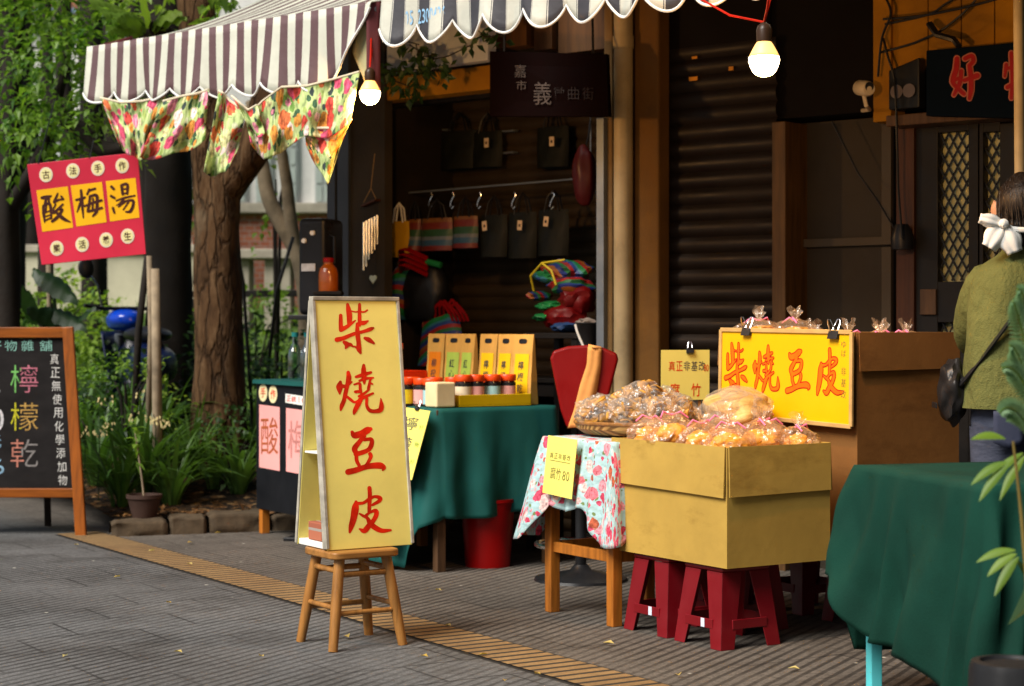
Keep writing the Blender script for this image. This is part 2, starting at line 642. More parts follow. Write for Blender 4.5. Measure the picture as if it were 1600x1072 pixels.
def stroke(g, pts, plane, grow=0.0, lift=0.0):
    """one brush stroke: pts (x, y, half width), smoothed, as a ribbon with round ends"""
    P = [Vector(p) for p in pts]
    if len(P) == 1:
        P.append(P[0] + Vector((1, 1, 0)))
    Q = []
    for i in range(len(P) - 1):
        a, b, c, d = P[max(i - 1, 0)], P[i], P[i + 1], P[min(i + 2, len(P) - 1)]
        for k in range(6):
            t = k / 6
            Q.append(.5 * ((2 * b) + (c - a) * t + (2 * a - 5 * b + 4 * c - d) * t * t + (3 * b - a - 3 * c + d) * t ** 3))
    Q.append(P[-1])
    L, Rr = [], []
    for i, q in enumerate(Q):
        d = Q[min(i + 1, len(Q) - 1)] - Q[max(i - 1, 0)]
        d.z = 0
        d.normalize()
        nrm = Vector((-d.y, d.x, 0))
        w = max(q.z, 2) + grow
        L.append(Vector((q.x, q.y, 0)) + nrm * w)
        Rr.append(Vector((q.x, q.y, 0)) - nrm * w)
    d0 = (Q[1] - Q[0]); d0.z = 0; d0.normalize()
    d1 = (Q[-1] - Q[-2]); d1.z = 0; d1.normalize()
    w0, w1 = max(Q[0].z, 2) + grow, max(Q[-1].z, 2) + grow
    vs = []
    for a, b in zip(L, Rr):
        vs += [a, b]
    fs = [(2 * i, 2 * i + 1, 2 * i + 3, 2 * i + 2) for i in range(len(L) - 1)]
    n = len(vs)
    for k, (q, dd, w) in enumerate(((Q[0], -d0, w0), (Q[-1], d1, w1))):
        nn = Vector((-dd.y, dd.x, 0))
        b = len(vs)
        cap = [Vector((q.x, q.y, 0)) + nn * (w * math.cos(t)) + dd * (w * math.sin(t)) for t in [math.pi * j / 6 for j in range(7)]]
        vs += cap
        fs.append(tuple(range(b, b + 7)))
    g.add([plane(p.x, p.y, lift) for p in vs], fs)


BR = {
'柴': [[(185,300,30),(185,420,35),(190,540,38)],[(190,540,38),(300,480,32),(430,385,12)],[(300,115,25),(315,200,42),(330,300,48),(330,430,40)],[(360,225,12),(430,240,12),(470,235,15)],
  [(500,115,25),(500,250,30),(500,380,32),(505,470,20)],[(500,235,15),(580,240,15),(630,210,14)],[(500,420,35),(570,425,38),(640,392,15)],[(460,440,25),(465,600,40),(485,760,38),(490,860,45),(515,925,22)],
  [(120,705,40),(230,680,35),(400,610,30),(560,570,28),(680,530,34),(730,510,18)],[(245,750,30),(290,790,45),(265,850,15)],[(290,790,40),(350,790,30),(390,820,14),(430,825,16),(500,900,15)],[(590,680,25),(660,710,40),(740,765,18)]],
'燒': [[(180,395,25),(165,480,58),(170,590,18)],[(200,460,30),(270,465,30),(370,395,15)],[(310,235,30),(320,330,45),(300,430,38),(270,560,36),(240,700,36),(200,800,35),(185,865,18)],
  [(290,640,20),(350,690,26),(420,735,20),(500,690,18)],[(570,115,25),(568,200,42),(575,320,45),(580,420,18)],[(440,310,22),(560,275,35),(690,235,22)],[(500,375,20),(600,340,25),(730,325,15)],
  [(410,438,15),(500,420,22),(510,500,26),(530,590,20)],[(430,560,25),(500,555,28)],[(690,340,20),(670,400,20),(715,430,15)],[(670,400,22),(650,500,26),(640,540,18)],[(490,635,22),(560,600,24),(660,520,16)],
  [(500,690,28),(600,640,26),(725,585,18)],[(540,660,30),(480,760,42),(420,880,36),(405,925,20)],[(620,670,25),(620,790,26),(670,870,32),(760,885,32),(850,860,42),(865,780,38),(855,670,8)]],
'豆': [[(270,165,30),(310,215,55),(420,190,55),(530,130,58),(575,112,35)],[(470,230,35),(380,340,40),(310,440,48),(340,520,40)],[(470,290,28),(590,285,33),(590,380,40),(540,460,38),(420,510,40),(330,530,40)],
  [(340,560,32),(345,640,32),(385,720,30)],[(570,530,35),(580,580,32),(530,680,28),(480,740,25)],[(200,830,50),(330,800,48),(480,750,45),(620,725,50),(740,725,55),(800,760,38),(780,800,15)]],
'皮': [[(280,365,25),(270,460,60),(240,640,56),(200,780,45),(175,875,20)],[(290,390,28),(400,385,26),(500,320,28),(590,278,25),(680,300,36),(670,350,32),(570,410,24),(545,425,14)],[(505,135,35),(512,260,36),(505,400,34),(500,530,30)],
  [(340,565,15),(400,600,25),(470,640,30),(520,730,45),(620,810,45),(720,850,38),(860,840,20)],[(450,590,25),(520,540,22),(610,515,35),(620,580,40),(570,680,38),(500,760,45),(420,850,45),(340,820,15)]],
}
PLUM = [  # three brush characters of the red sign, in the pixels of an enlarged view
 [(140,350,22),(200,345,30),(265,325,15)],[(200,360,20),(180,440,18)],[(235,360,18),(240,440,14)],[(160,470,20),(165,580,22),(178,690,10)],[(160,460,18),(240,430,22),(265,520,20),(270,640,14)],[(200,450,12),(195,530,12)],[(180,560,10),(250,530,10)],[(190,610,10),(250,590,10)],[(185,665,12),(260,630,12)],
 [(360,290,12),(330,360,18),(310,410,20)],[(310,410,18),(370,380,15),(430,370,15)],[(410,330,15),(435,365,16)],[(330,440,12),(300,500,12)],[(430,440,14),(360,510,17),(300,560,17)],[(340,520,14),(420,510,18),(380,590,20),(330,640,22),(280,680,16)],[(290,520,14),(360,570,22),(440,640,26),(535,685,8)],
 [(685,245,18),(695,350,22),(705,480,20),(718,630,10)],[(620,380,18),(700,360,20),(740,345,15)],[(690,380,18),(660,470,18),(630,550,8)],[(700,430,12),(740,470,12)],[(800,235,18),(770,300,15)],[(800,248,18),(880,222,18)],[(810,330,18),(800,430,20),(780,530,20)],[(810,328,18),(900,315,22),(910,420,22),(900,540,24),(850,605,14)],[(750,460,15),(850,420,18),(970,385,18)],[(780,540,18),(870,520,18),(975,490,18)],[(850,360,14),(855,400,14)],[(850,450,14),(845,500,16)],
 [(1110,195,20),(1140,225,20)],[(1105,325,18),(1150,350,18)],[(1130,490,18),(1150,560,14)],[(1250,180,20),(1265,300,18)],[(1250,172,18),(1330,165,22),(1330,290,20)],[(1265,230,13),(1330,225,13)],[(1265,295,15),(1330,285,15)],[(1180,390,12),(1290,350,16),(1435,320,14)],[(1290,350,16),(1225,430,14),(1180,455,8)],[(1250,410,15),(1400,385,20),(1410,460,22),(1370,540,22),(1310,545,12)],[(1300,405,14),(1210,475,11)],[(1350,405,14),(1275,515,11)]]
HAOWU = [
 [(290,260,30),(280,400,36),(235,550,30),(300,640,28),(380,715,26)],[(345,420,26),(330,560,28),(290,650,26),(250,730,18)],[(230,550,26),(340,500,22)],[(395,260,28),(480,225,28),(500,290,28),(450,350,26)],[(450,350,28),(470,500,32),(470,660,32),(450,775,22)],[(385,540,26),(470,510,30),(550,480,36)],
 [(990,190,25),(1005,350,32),(1010,560,32),(990,770,22)],[(925,340,25),(905,490,16)],[(930,390,22),(1040,360,24)],[(940,630,28),(1040,560,18)],[(1100,340,20),(1060,470,18)],[(1100,420,24),(1190,400,26),(1200,600,28),(1150,740,20)],[(1140,440,16),(1060,620,14)],[(1175,440,16),(1100,710,14)]]
# ------------------------------------------------------------------ shared materials
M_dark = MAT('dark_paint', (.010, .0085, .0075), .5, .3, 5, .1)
M_black = MAT('black_plastic', (.012, .012, .013), .38, .3, 8, .1)
M_ochre = MAT('ochre_board', (.33, .16, .032), .7, .35, 2.2, .15, 40, dirt=.45)
M_brown = WOOD('brown_timber', (.085, .045, .022), .6)
M_redbrown = WOOD('redbrown_timber', (.060, .019, .006), .55)
M_conc = MAT('stained_plaster', (.15, .095, .045), .85, .35, 3, .4, 45, dirt=.5)
M_pipe = MAT('cream_pipe', (.36, .29, .18), .5, .25, 3, .1, 30, dirt=.5)
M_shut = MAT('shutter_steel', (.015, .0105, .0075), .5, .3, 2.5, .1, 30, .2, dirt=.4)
M_steel = MAT('grey_steel', (.22, .245, .27), .45, .2, 4, .1, 50, .6)
M_chrome = MAT('chrome', (.75, .75, .75), .15, .05, 4, 0, 50, 1.0)
M_white = MAT('white_paint', (.78, .77, .73), .6, .1, 4, .08, 40, dirt=.12)
M_paper = MAT('white_paper', (.78, .76, .70), .8, .06, 8, .05)
M_yellowpaint = MAT('yellow_sign_paint', (.66, .39, .040), .45, .07, 2.5, .06, 30, dirt=.08)
M_ivorypaint = MAT('pale_yellow_sign_paint', (.85, .74, .28), .5, .10, 2.2, .06, 30, dirt=.17)
M_redink = MAT('red_brush_paint', (.60, .05, .012), .45, .45, 16, .1)
M_darkred = MAT('dark_red_paint', (.33, .015, .008), .5, .2, 30, .1)
M_orangeink = MAT('orange_brush_paint', (.80, .16, .035), .45, .12, 30, .1)
M_blackink = MAT('black_ink', (.012, .01, .01), .6, .2, 30, 0)
M_brownink = MAT('dark_brown_brush_paint', (.045, .012, .008), .5, .3, 20, .1)
M_soil = MAT('leaf_mould_soil', (.045, .03, .018), .95, .6, 9, .9, 30)
bk = N('red_brown_bark')
cz = bk.co(scale=(13, 13, 3.2))
n1 = bk.noise(1.0, cz, 6, .68)
v1 = bk.n('TexVoronoi', feature='DISTANCE_TO_EDGE', Vector=bk.n('VectorMath', operation='ADD', i0=cz, i1=bk.n('VectorMath', operation='SCALE', i0=bk.n('TexNoise', Vector=cz, Scale=1.4, Detail=3).outputs[1], Scale=1.2).outputs[0]).outputs[0], Scale=.9).outputs[0]
crk = bk.ramp(v1, [(.0, (.30, .28, .26)), (.10, (1, 1, 1))])
cb_ = bk.ramp(n1, [(.28, (.030, .014, .006)), (.5, (.085, .044, .019)), (.72, (.17, .10, .05))])
cb_ = bk.mix(.75, cb_, crk, 'MULTIPLY')
lich = bk.ramp(bk.noise(2.2, bk.co(loc=(3, 1, 2)), 5, .7), [(.56, (0, 0, 0)), (.68, (1, 1, 1))])
cb_ = bk.mix(bk.math('MULTIPLY', bk.n('RGBToBW', Color=lich).outputs[0], .45), cb_, (.16, .13, .085))
bk.bump(bk.math('ADD', n1, bk.math('MULTIPLY', bk.n('RGBToBW', Color=crk).outputs[0], .6)), 1.0, .03)
M_bark = bk.out(cb_, .9, 0, .15)
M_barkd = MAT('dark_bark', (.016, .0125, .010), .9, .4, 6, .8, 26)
M_barkp = MAT('pale_bark', (.26, .21, .15), .85, .45, 7, .5, 30, dirt=.45)
M_green = MAT('green_tablecloth', (.012, .070, .062), .75, .18, 3, .12, 350, spec=.25)
M_teal = M_green
M_red = MAT('red_plastic', (.22, .007, .012), .38, .12, 5, .05)
M_maroon = MAT('maroon_plastic', (.150, .008, .013), .42, .15, 5, .06, spec=.5)
M_bamboo = WOOD('honey_timber', (.36, .17, .055), .4)
M_teak = WOOD('orange_timber', (.42, .15, .035), .45)
M_cardy = CARD('yellow_cardboard', (.45, .28, .055))
M_cardb = CARD('brown_cardboard', (.20, .085, .020))
M_inkstain = MAT('cardboard_edge', (.42, .28, .12), .85, .15, 9, .2)

# ------------------------------------------------------------------ ground
g = G()
g.grid(lambda a, b: (-60 + 120 * a, -40 + 130 * b, 0), 30, 30)
setting('ground', g, pavement())
g = G()
P0 = Vector((-.66, 7.43, 0))
cross = Vector((.845, .535, 0))
g.grid(lambda a, b: P0 + U * (-3.2 + 13 * a) + cross * (.115 * (2 * b - 1)) + Vector((0, 0, .004)), 60, 1)
setting('paving_strip', g, strip_mat())

# planting bed that climbs to the lawn behind
EL = lambda a: Vector((-2.12, 10.12, 0)) - U * a
ER = lambda a: Vector((-.97, 10.42, 0)) + FN * a


def sm(x, a, b):
    t = max(0, min(1, (x - a) / (b - a)))
    return t * t * (3 - 2 * t)


def bed_z(p):
    y = p.y
    return .09 + .22 * sm(y, 10.1, 11.8) + .95 * sm(y, 12.2, 18.5) + .05 * noise.noise(Vector((p.x * .9, p.y * .9, 3)))


def bedp(a, b):
    A = 26 * a ** 1.7
    p = EL(A).lerp(ER(A), b)
    n_ = noise.noise(p * 3) * .025 + noise.noise(p * 9) * .012
    return Vector((p.x, p.y, bed_z(p) + n_))


g = G()
g.grid(bedp, 70, 60)
gm = N('bed_soil_and_lawn')
P = gm.n('NewGeometry').outputs['Position']
yy = gm.n('SeparateXYZ', Vector=P).outputs[1]
far = gm.ramp(gm.math('ADD', gm.math('DIVIDE', gm.math('SUBTRACT', yy, 11.0), 6.0), gm.math('MULTIPLY', gm.noise(.9, P), .4)), [(.35, (0, 0, 0)), (.62, (1, 1, 1))])
litter = gm.ramp(gm.n('SeparateColor', Color=gm.n('TexVoronoi', Vector=P, Scale=26).outputs['Color']).outputs[0], [(0, (.02, .013, .008)), (.45, (.055, .03, .014)), (.8, (.13, .062, .022)), (.95, (.24, .14, .06))], 'CONSTANT')
lawn = gm.ramp(gm.noise(14, P, 4), [(.3, (.035, .075, .012)), (.7, (.10, .17, .03))])
gm.bump(gm.noise(35, P, 5), .9, .03)
setting('planting_bed', g, gm.out(gm.mix(far, litter, lawn), .9, 0, .2), smooth=2)

# ------------------------------------------------------------------ kerb stones along the bed
M_kerb = MAT('mossy_kerb_stone', (.075, .055, .036), .9, .5, 6, .8, 40, dirt=.5)
kb = []
p, q = Vector((-2.17, 10.03, 0)), Vector((-.80, 10.50, 0))
L_ = (q - p).length
s = 0
k = 0
kinds = ['longest mossy', 'short pale', 'brown stained', 'low worn', 'dark']
while s < L_ - .05:
    w = [.30, .20, .34, .26, .31][k % 5]
    w = min(w, L_ - s)
    d = (q - p).normalized()
    c = p + d * (s + w / 2)
    def kf(a, b, w=w, k=k):
        t_ = b * 3
        prof = [(-.075, -.02), (-.07, .075 + .01 * (k % 3)), (.05, .09 + .01 * (k % 3)), (.09, .02)]
        i_ = min(int(t_), 2)
        e = t_ - i_
        y = prof[i_][0] * (1 - e) + prof[i_ + 1][0] * e
        z = prof[i_][1] * (1 - e) + prof[i_ + 1][1] * e
        x = w * (a - .5)
        n_ = noise.noise(Vector((x * 9 + k * 7, y * 14, z * 14)))
        edge = .016 * max(0, abs(2 * a - 1) - .85) / .15
        return (x, y + .016 * n_ + edge * (1 if y < 0 else -1), z + .014 * n_ - edge)
    g = G()
    g.grid(kf, 26, 24)
    o = part('kerb_stone', g, M_kerb, None, 2)
    o.location = c
    o.rotation_euler = (0, 0, math.atan2(d.y, d.x) + rnd.uniform(-.06, .06))
    tag(o, ['pale worn kerb stone at the street corner of the planting bed', 'short kerb stone second from the bed corner by the potted sapling', 'long brown kerb stone below the leaf litter of the bed', 'worn kerb stone under the strap leaves beside the black cabinet', 'kerb stone half hidden by the leg of the black cabinet'][min(k, 4)], 'kerb stone', 'rough stones edging the planting bed')
    s += w + .012
    k += 1

# ------------------------------------------------------------------ the shop building
B = thing('shop_building', 'dark arcade shop building with roller shutters, lattice doors and ochre boards', 'building', F0, TF)
TL = -2.0


def fp(px0, px1, py0, py1, d):
    a, b = fl(px0, (py0 + py1) / 2, d), fl(px1, (py0 + py1) / 2, d)
    m = (px0 + px1) / 2
    return a.x, b.x, fl(m, py1, d).z, fl(m, py0, d).z


def fbox(g, px0, px1, py0, py1, d0, d1, mi=0):
    t0, t1, z0, z1 = fp(px0, px1, py0, py1, d0)
    return g.box(t0, t1, d0, d1, z0, z1, None, mi)


def slats(t0, t1, d, z0, z1, pitch=.072, depth=.018):
    prof = []
    z = z0
    while z < z1:
        for k in range(5):
            a = k / 5
            prof.append((d - depth * math.sin(math.pi * a) ** .7, z + pitch * a))
        z += pitch
    g = G()
    n = len(prof)
    vs = [(t, y, zz) for t in (t0, t1) for y, zz in prof]
    g.add(vs, [(i, n + i, n + i + 1, i + 1) for i in range(n - 1)])
    return g


# masses: side wall, upper storey, slab, wall to the right, shop back wall and floor step
g = G()
g.box(TL, TL + .12, .32, 6.0, 0, 2.98)
g.box(fl(990, 300, .06).x + .01, fl(1028, 300, .06).x - .01, .18, 6.0, 0, 2.98)
g.box(-.05, .06, .31, 6.0, 0, 2.98)
g.box(TL, 9.0, 6.0, 6.2, 0, 2.98)
g.box(2.17, 9.5, .02, .25, 0, 2.98)
g.box(.85, 2.17, 2.4, 2.5, 0, 2.98)
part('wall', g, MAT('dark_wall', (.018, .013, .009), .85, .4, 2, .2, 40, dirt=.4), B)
g = G()
g.box(TL - .02, 9.5, -.02, 6.2, 3.0, 3.22)
g.box(TL, 9.5, .03, 6.2, 3.22, 6.4)
part('upper_storey', g, M_conc, B)
t0, t1, z0, z1 = fp(546, 601, 150, 500, 0)
g = G()
g.box(t0, t1, 0, .06, 0, 2.98)
part('corner_post', g, MAT('grey_brown_post', (.036, .029, .021), .8, .4, 3, .4, 30, dirt=.4), B)
g = G()
t0, t1, z0, z1 = fp(511, 523, 150, 500, -.02)
g.box(t0, t1, -.02, .3, 0, 2.98)
t0, t1, z0, z1 = fp(527, 544, 150, 500, -.02)
g.box(t0, t1, -.02, .25, 0, 2.98)
part('metal_frame', g, MAT('dark_grey_metal', (.06, .068, .08), .45, .3, 4, .1, 30, .4), B)
# left shop: shutter, header, ceiling
ta = fl(601, 300, 0).x
tb = fl(932, 300, 0).x
g = slats(TL + .13, -.06, .72, 0, 2.98)
part('roller_shutter', g, MAT('brown_shutter_steel', (.058, .042, .027), .5, .3, 2.5, .1, 30, .2, dirt=.4), B, True)
g = G()
fbox(g, 590, 766, 112, 149, .02, .14)
part('header_beam', g, M_ochre, B, bev=.004)
g = G()
t0, t1, z0, z1 = fp(604, 762, 58, 104, -.12)
g.box(t0, t1, -.12, -.05, z0, z1 + .1)
part('fascia_board', g, MAT('pale_grey_fascia', (.40, .42, .45), .55, .12, 2, .06, 30, dirt=.3), B, bev=.006)
g = G()
fbox(g, 770, 822, -60, 74, .06, .16)
fbox(g, 834, 862, -60, 78, .06, .16)
fbox(g, 872, 956, -60, 80, .06, .16)
part('upper_board', g, WOOD('brown_orange_boards', (.075, .033, .010), .65), B, bev=.003)
g = G()
g.box(ta - .2, tb + .3, .18, .25, fl(700, 150).z, 2.98)
part('lintel', g, M_dark, B)
g = G()
fbox(g, 931.5, 943, 184, 700, -.03, .04)
part('shutter_guide', g, M_steel, B, bev=.003)
g = G()
t0, t1, z0, z1 = fp(943.5, 957, 60, 600, .0)
g.box(t0, t1, .0, .3, 0, 2.98)
part('pilaster', g, M_conc, B, bev=.006)
t0, t1, z0, z1 = fp(990, 1029, 60, 600, .02)
g = G()
g.box(t0, t1, .02, .115, 0, 2.98)
part('column', g, MAT('orange_brown_column', (.125, .064, .022), .8, .3, 3, .35, 45, dirt=.4), B, bev=.012)
g = G()
c = fl(974, 300, -.02)
g.tube([(c.x, -.02, 0), (c.x, -.02, 2.98)], .047, 16)
g.lathe([(.052, 0), (.052, .06)], (c.x, -.02, fl(974, 76, -.02).z), 16)
part('drainpipe', g, M_pipe, B, 1)
# right shop
t0 = fl(1031, 300, .12).x
t1 = fl(1206, 300, .12).x
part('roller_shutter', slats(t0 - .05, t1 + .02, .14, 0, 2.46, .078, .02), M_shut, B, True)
g = G()
z = fl(1200, 188, .16).z
g.box(fl(1206, 150, .16).x, fl(1368, 150, .16).x, .16, .5, z, 2.98)
g.box(t0 - .06, fl(1206, 150, .16).x - .002, .125, .5, 2.46, 2.98)
part('shutter_housing', g, MAT('near_black_housing', (.006, .0045, .004), .85, .3, 3, .1, 30, spec=.1), B, bev=.004)  # one very dark, even base colour over the whole housing
for px, py, w, h in ((1083, 123, 13, 6), (1142, 107, 7, 6), (1085, 90, 8, 4)):
    g = G()
    fbox(g, px - w / 2, px + w / 2, py - h / 2, py + h / 2, .110, .114)
    part('label_plate', g, MAT('orange_label', (.5, .22, .05), .5, .1, 30, 0), B)
g = G()
fbox(g, 1206, 1227, 190, 900, .09, .4)
part('door_post', g, WOOD('ochre_timber', (.10, .05, .016), .6), B, bev=.004)
# grey door with two panels
door = G()
fbox(door, 1230, 1392, 188, 1000, .28, .34)
D = part('panel_door', door, MAT('grey_brown_door', (.038, .030, .021), .7, .2, 2, .1, 30, dirt=.35), B, bev=.003)
g = G()
fbox(g, 1230, 1392, 372, 385, .25, .278)
fbox(g, 1240, 1252, 386, 900, .25, .278)
fbox(g, 1377, 1392, 190, 371, .25, .278)
fbox(g, 1377, 1392, 386, 900, .25, .278)
part('door_frame', g, MAT('grey_door_frame', (.065, .052, .037), .6, .2, 3, .1, 30), D, bev=.003)
g = G()
fbox(g, 1400, 1428, 188, 900, .08, .3)
part('door_post', g, M_redbrown, B, bev=.004)
g = G()
fbox(g, 1364, 1392, -60, 190, .02, .15)
part('upper_post', g, M_ochre, B, bev=.004)
g = G()
xs = [1393, 1450, 1502, 1554, 1606, 1660, 1720]
for a, b in zip(xs, xs[1:]):
    fbox(g, a + .7, b - .7, -70, 108, .04, .1)
part('wall_boards', g, M_ochre, B, bev=.003)
g = G()
fbox(g, 1384, 1592, 172, 190, -.05, .2)
part('ledge', g, M_brown, B, bev=.005)
# lattice doors
M_latglass = MAT('pale_lattice_backing', (.52, .50, .28), .35, .2, 5, .05, 20, spec=.6)
t0, t1, z0, z1 = fp(1429, 1620, 190, 900, .12)
for (a, b, wx0, wx1) in ((1430, 1528, 1465, 1513), (1530, 1640, 1536, 1562)):
    fr = G()
    fbox(fr, a, wx0, 190, 1000, .10, .17)
    fbox(fr, wx1, b, 190, 1000, .10, .17)
    fbox(fr, wx0, wx1, 190, 206, .10, .17)
    fbox(fr, wx0, wx1, 440, 504, .10, .17)
    fbox(fr, wx0, wx1, 542, 1000, .10, .17)
    Dr = part('lattice_door', fr, M_dark, B, bev=.003)
    gl_ = G()
    fbox(gl_, wx0 - 1, wx1 + 1, 204, 442, .15, .158)
    part('pane', gl_, M_latglass, Dr)
    gl_ = G()
    fbox(gl_, wx0 - 1, wx1 + 1, 502, 544, .15, .158)
    part('pane', gl_, M_latglass, Dr)
    for (y0, y1) in ((206, 440), (504, 542)):
        lt = G()
        ta_, tb_, za, zb = fp(wx0, wx1, y0, y1, .125)
        stepx, stepz = .042, .074
        n = int((tb_ - ta_) / stepx + (zb - za) / stepz) + 2
        for sgn in (1, -1):
            for i in range(-1, n + 1):
                pts = []
                for e in range(0, 60):
                    t = e / 59 * (tb_ - ta_)
                    zz = za + (i * stepz if sgn > 0 else i * stepz) + sgn * (t - (0 if sgn > 0 else 0)) * stepz / stepx - (0 if sgn < 0 else (tb_ - ta_) * stepz / stepx)
                    if za <= zz <= zb:
                        pts.append((ta_ + t, .127 + .004 * sgn, zz))
                if len(pts) > 2:
                    lt.bar(pts[0], pts[-1], .007, .006, (0, 1, 0))
        part('lattice', lt, M_black, Dr)
g = G()
fbox(g, 1437, 1462, 452, 492, .085, .099)
part('door_panel', g, M_brown, B, bev=.003)
g = G()
c = fl(1595.5, 300, -.9)
# ------------------------------------------------------------------ tall pole at the right edge
pl = G()
pl.tube([fw(c.x, -.9, 0), fw(c.x + .0, -.9, 1.2), fw(c.x - .012, -.9, 2.9)], .021, 12)
tag(part('bamboo_pole', pl, M_pipe, None, 1), 'slim cream pole standing in front of the blue sign', 'pole')

# ------------------------------------------------------------------ awnings
def awning(name, label, t0, t1, d, z_edge, z_back, mat, piping, period_sc, drop, dscal, endfold=0.0, dropr=None, text=None, wav=.012, cuts=1):
    A = thing(name, label, 'awning', fw(t0, d, 0), TF)
    Lg = t1 - t0
    D0 = -d
    g = G()
    g.grid(lambda a, b: (Lg * a, D0 * b * 1.0, z_edge + (z_back - z_edge) * b - .05 * math.sin(math.pi * b) - .018 * math.sin(math.pi * 5 * a) ** 2 * (1 - b)), 60, 14, 0, lambda a, b: (Lg * a, b * 1.3))
    part('canopy', g, mat, A, 2, solid=.006)
    dr = dropr if dropr is not None else drop
    nsc = Lg / period_sc

    def vp(a, b):
        x = Lg * a
        dd = drop + (dr - drop) * a
        if endfold and x > Lg - endfold:
            k = (x - (Lg - endfold)) / endfold
            dd = dd * (1 - .80 * k ** 1.2)
        ph = (x / period_sc) % 1.0
        sc = dscal * (abs(math.sin(math.pi * ph)) ** .8)
        if endfold and x > Lg - endfold * 1.1:
            sc *= .3
        h = (dd - dscal + sc) * b
        y = -.012 * b - wav * math.sin(9 * x + 1) * b - wav * 1.4 * math.sin(23 * x) * b * b
        return (x + .004 * math.sin(17 * x) * b, y, z_edge - h)
    g = G()
    g.grid(vp, int(nsc * 16), 8, 0, lambda a, b: (Lg * a, 2 + b * .3))
    v = part('valance', g, mat, A, 2, solid=.004)
    g = G()
    n = int(nsc * 16)
    g.tube([Vector(vp(i / n, 1.0)) + Vector((0, -.002, -.001)) for i in range(n + 1)], .0058, 6)
    part('piping', g, piping, A, 1)
    # frame: front rod, side rafters
    g = G()
    g.tube([(0, .035, z_edge - .03), (Lg, .035, z_edge - .03)], .014, 8)
    nr = max(2, int(Lg / 1.0) + 1)
    for i in range(nr):
        x = .02 + (Lg - .04) * i / (nr - 1)
        g.tube([(x, .035, z_edge - .035), (x, D0, z_back - .09)], .012, 8)
    part('frame', g, M_steel, A, 1)
    return A, vp, Lg


m_aw1 = stripes('plum_and_cream_awning', .104, [(.5, (.56, .56, .46)), (1, (.115, .062, .064))], dirt=.22)
m_aw2 = stripes('charcoal_and_cream_awning', .145, [(.47, (.56, .55, .46)), (.50, (.05, .048, .055)), (.525, (.6, .58, .5)), (.965, (.05, .048, .055)), (.985, (.6, .58, .5)), (1, (.05, .048, .055))], dirt=.3)
m_pipe1 = MAT('white_piping', (.75, .75, .72), .5, .1, 20, 0)
A1, vp1, L1 = awning('striped_awning', 'sagging plum and cream striped awning over the left stalls', -2.70, -.585, -1.25, 2.605, 3.03, m_aw1, m_pipe1, .235, .30, .055, .28, .40)
g = G()                                                          # dark side flap and its pale lining at the right end
g.grid(lambda a, b: (L1 - .03 + .04 * a, -.004 + .05 * a, 2.61 - (.40 + .01 * a) * b), 4, 8)
part('side_flap', g, MAT('plum_cloth', (.10, .028, .03), .6, .2, 6, .1), A1, 2, solid=.004)
g = G()
g.grid(lambda a, b: (L1 - .03 - .13 * (1 - a) * (1 - abs(2 * b - .9) * .6), .03, 2.53 - .28 * b), 8, 8)
part('lining', g, MAT('cream_lining', (.40, .37, .22), .7, .15, 6, .1), A1, 2, solid=.003)
g = G()
g.grid(lambda a, b: (-.004 + .05 * math.sin(6 * b) * b * .3, .30 * a, 2.60 + .10 * a - (.27 - .02 * a) * b), 6, 10)
part('side_flap', g, MAT('plum_cloth', (.10, .028, .03), .6, .2, 6, .1), A1, 2, solid=.004)

A2, vp2, L2 = awning('striped_awning', 'charcoal and cream awning with a phone number above the dark shop', -.335, 4.6, -1.43, 2.66, 3.05, m_aw2, m_pipe1, .205, .315, .085, 0, .33)
g = G()
xx = .155
for i, chh in enumerate('05-2300426'):
    x = xx + i * .0235
    put_char(g, chh, lambda a, b: (x + a, vp2(x / L2, .55)[1] - .004, 2.462 + .0 + b), 0, 0, .019 if chh != '-' else .012, .062 if chh != '-' else .008, .01)
part('lettering', g, MAT('faded_blue_print', (.30, .48, .66), .6, .3, 12, 0), A2)
g = G()
g.grid(lambda a, b: (-.004, .28 * a, 2.66 + .07 * a - (.285 - .03 * a) * b), 6, 8)
part('side_flap', g, MAT('grey_cream_cloth', (.5, .49, .44), .7, .15, 6, .1, dirt=.3), A2, 2, solid=.004)

# canopy added out of view, above and to the right, to block skylight
ca = thing('unseen_shade_canopy', 'added unseen green canopy on poles that keeps skylight off the cartons', 'canopy', (1.0, 6.55, 0), 0)
g = G()
g.grid(lambda a, b: (1.02 + 3.2 * a, 1.6 + 4.8 * b, 2.56 - .07 * math.sin(math.pi * a) - .05 * math.sin(math.pi * b)), 12, 12)
part('canvas', g, M_green, ca, 2, world=True, solid=.004)
for x, y in ((2.9, 6.35), (4.2, 6.35), (4.2, 3.35), (2.6, 3.32)):
    g = G()
    g.tube([(x, y, 0), (x, y, 2.53)], .018, 10)
    part('pole', g, M_steel, ca, 1, world=True)
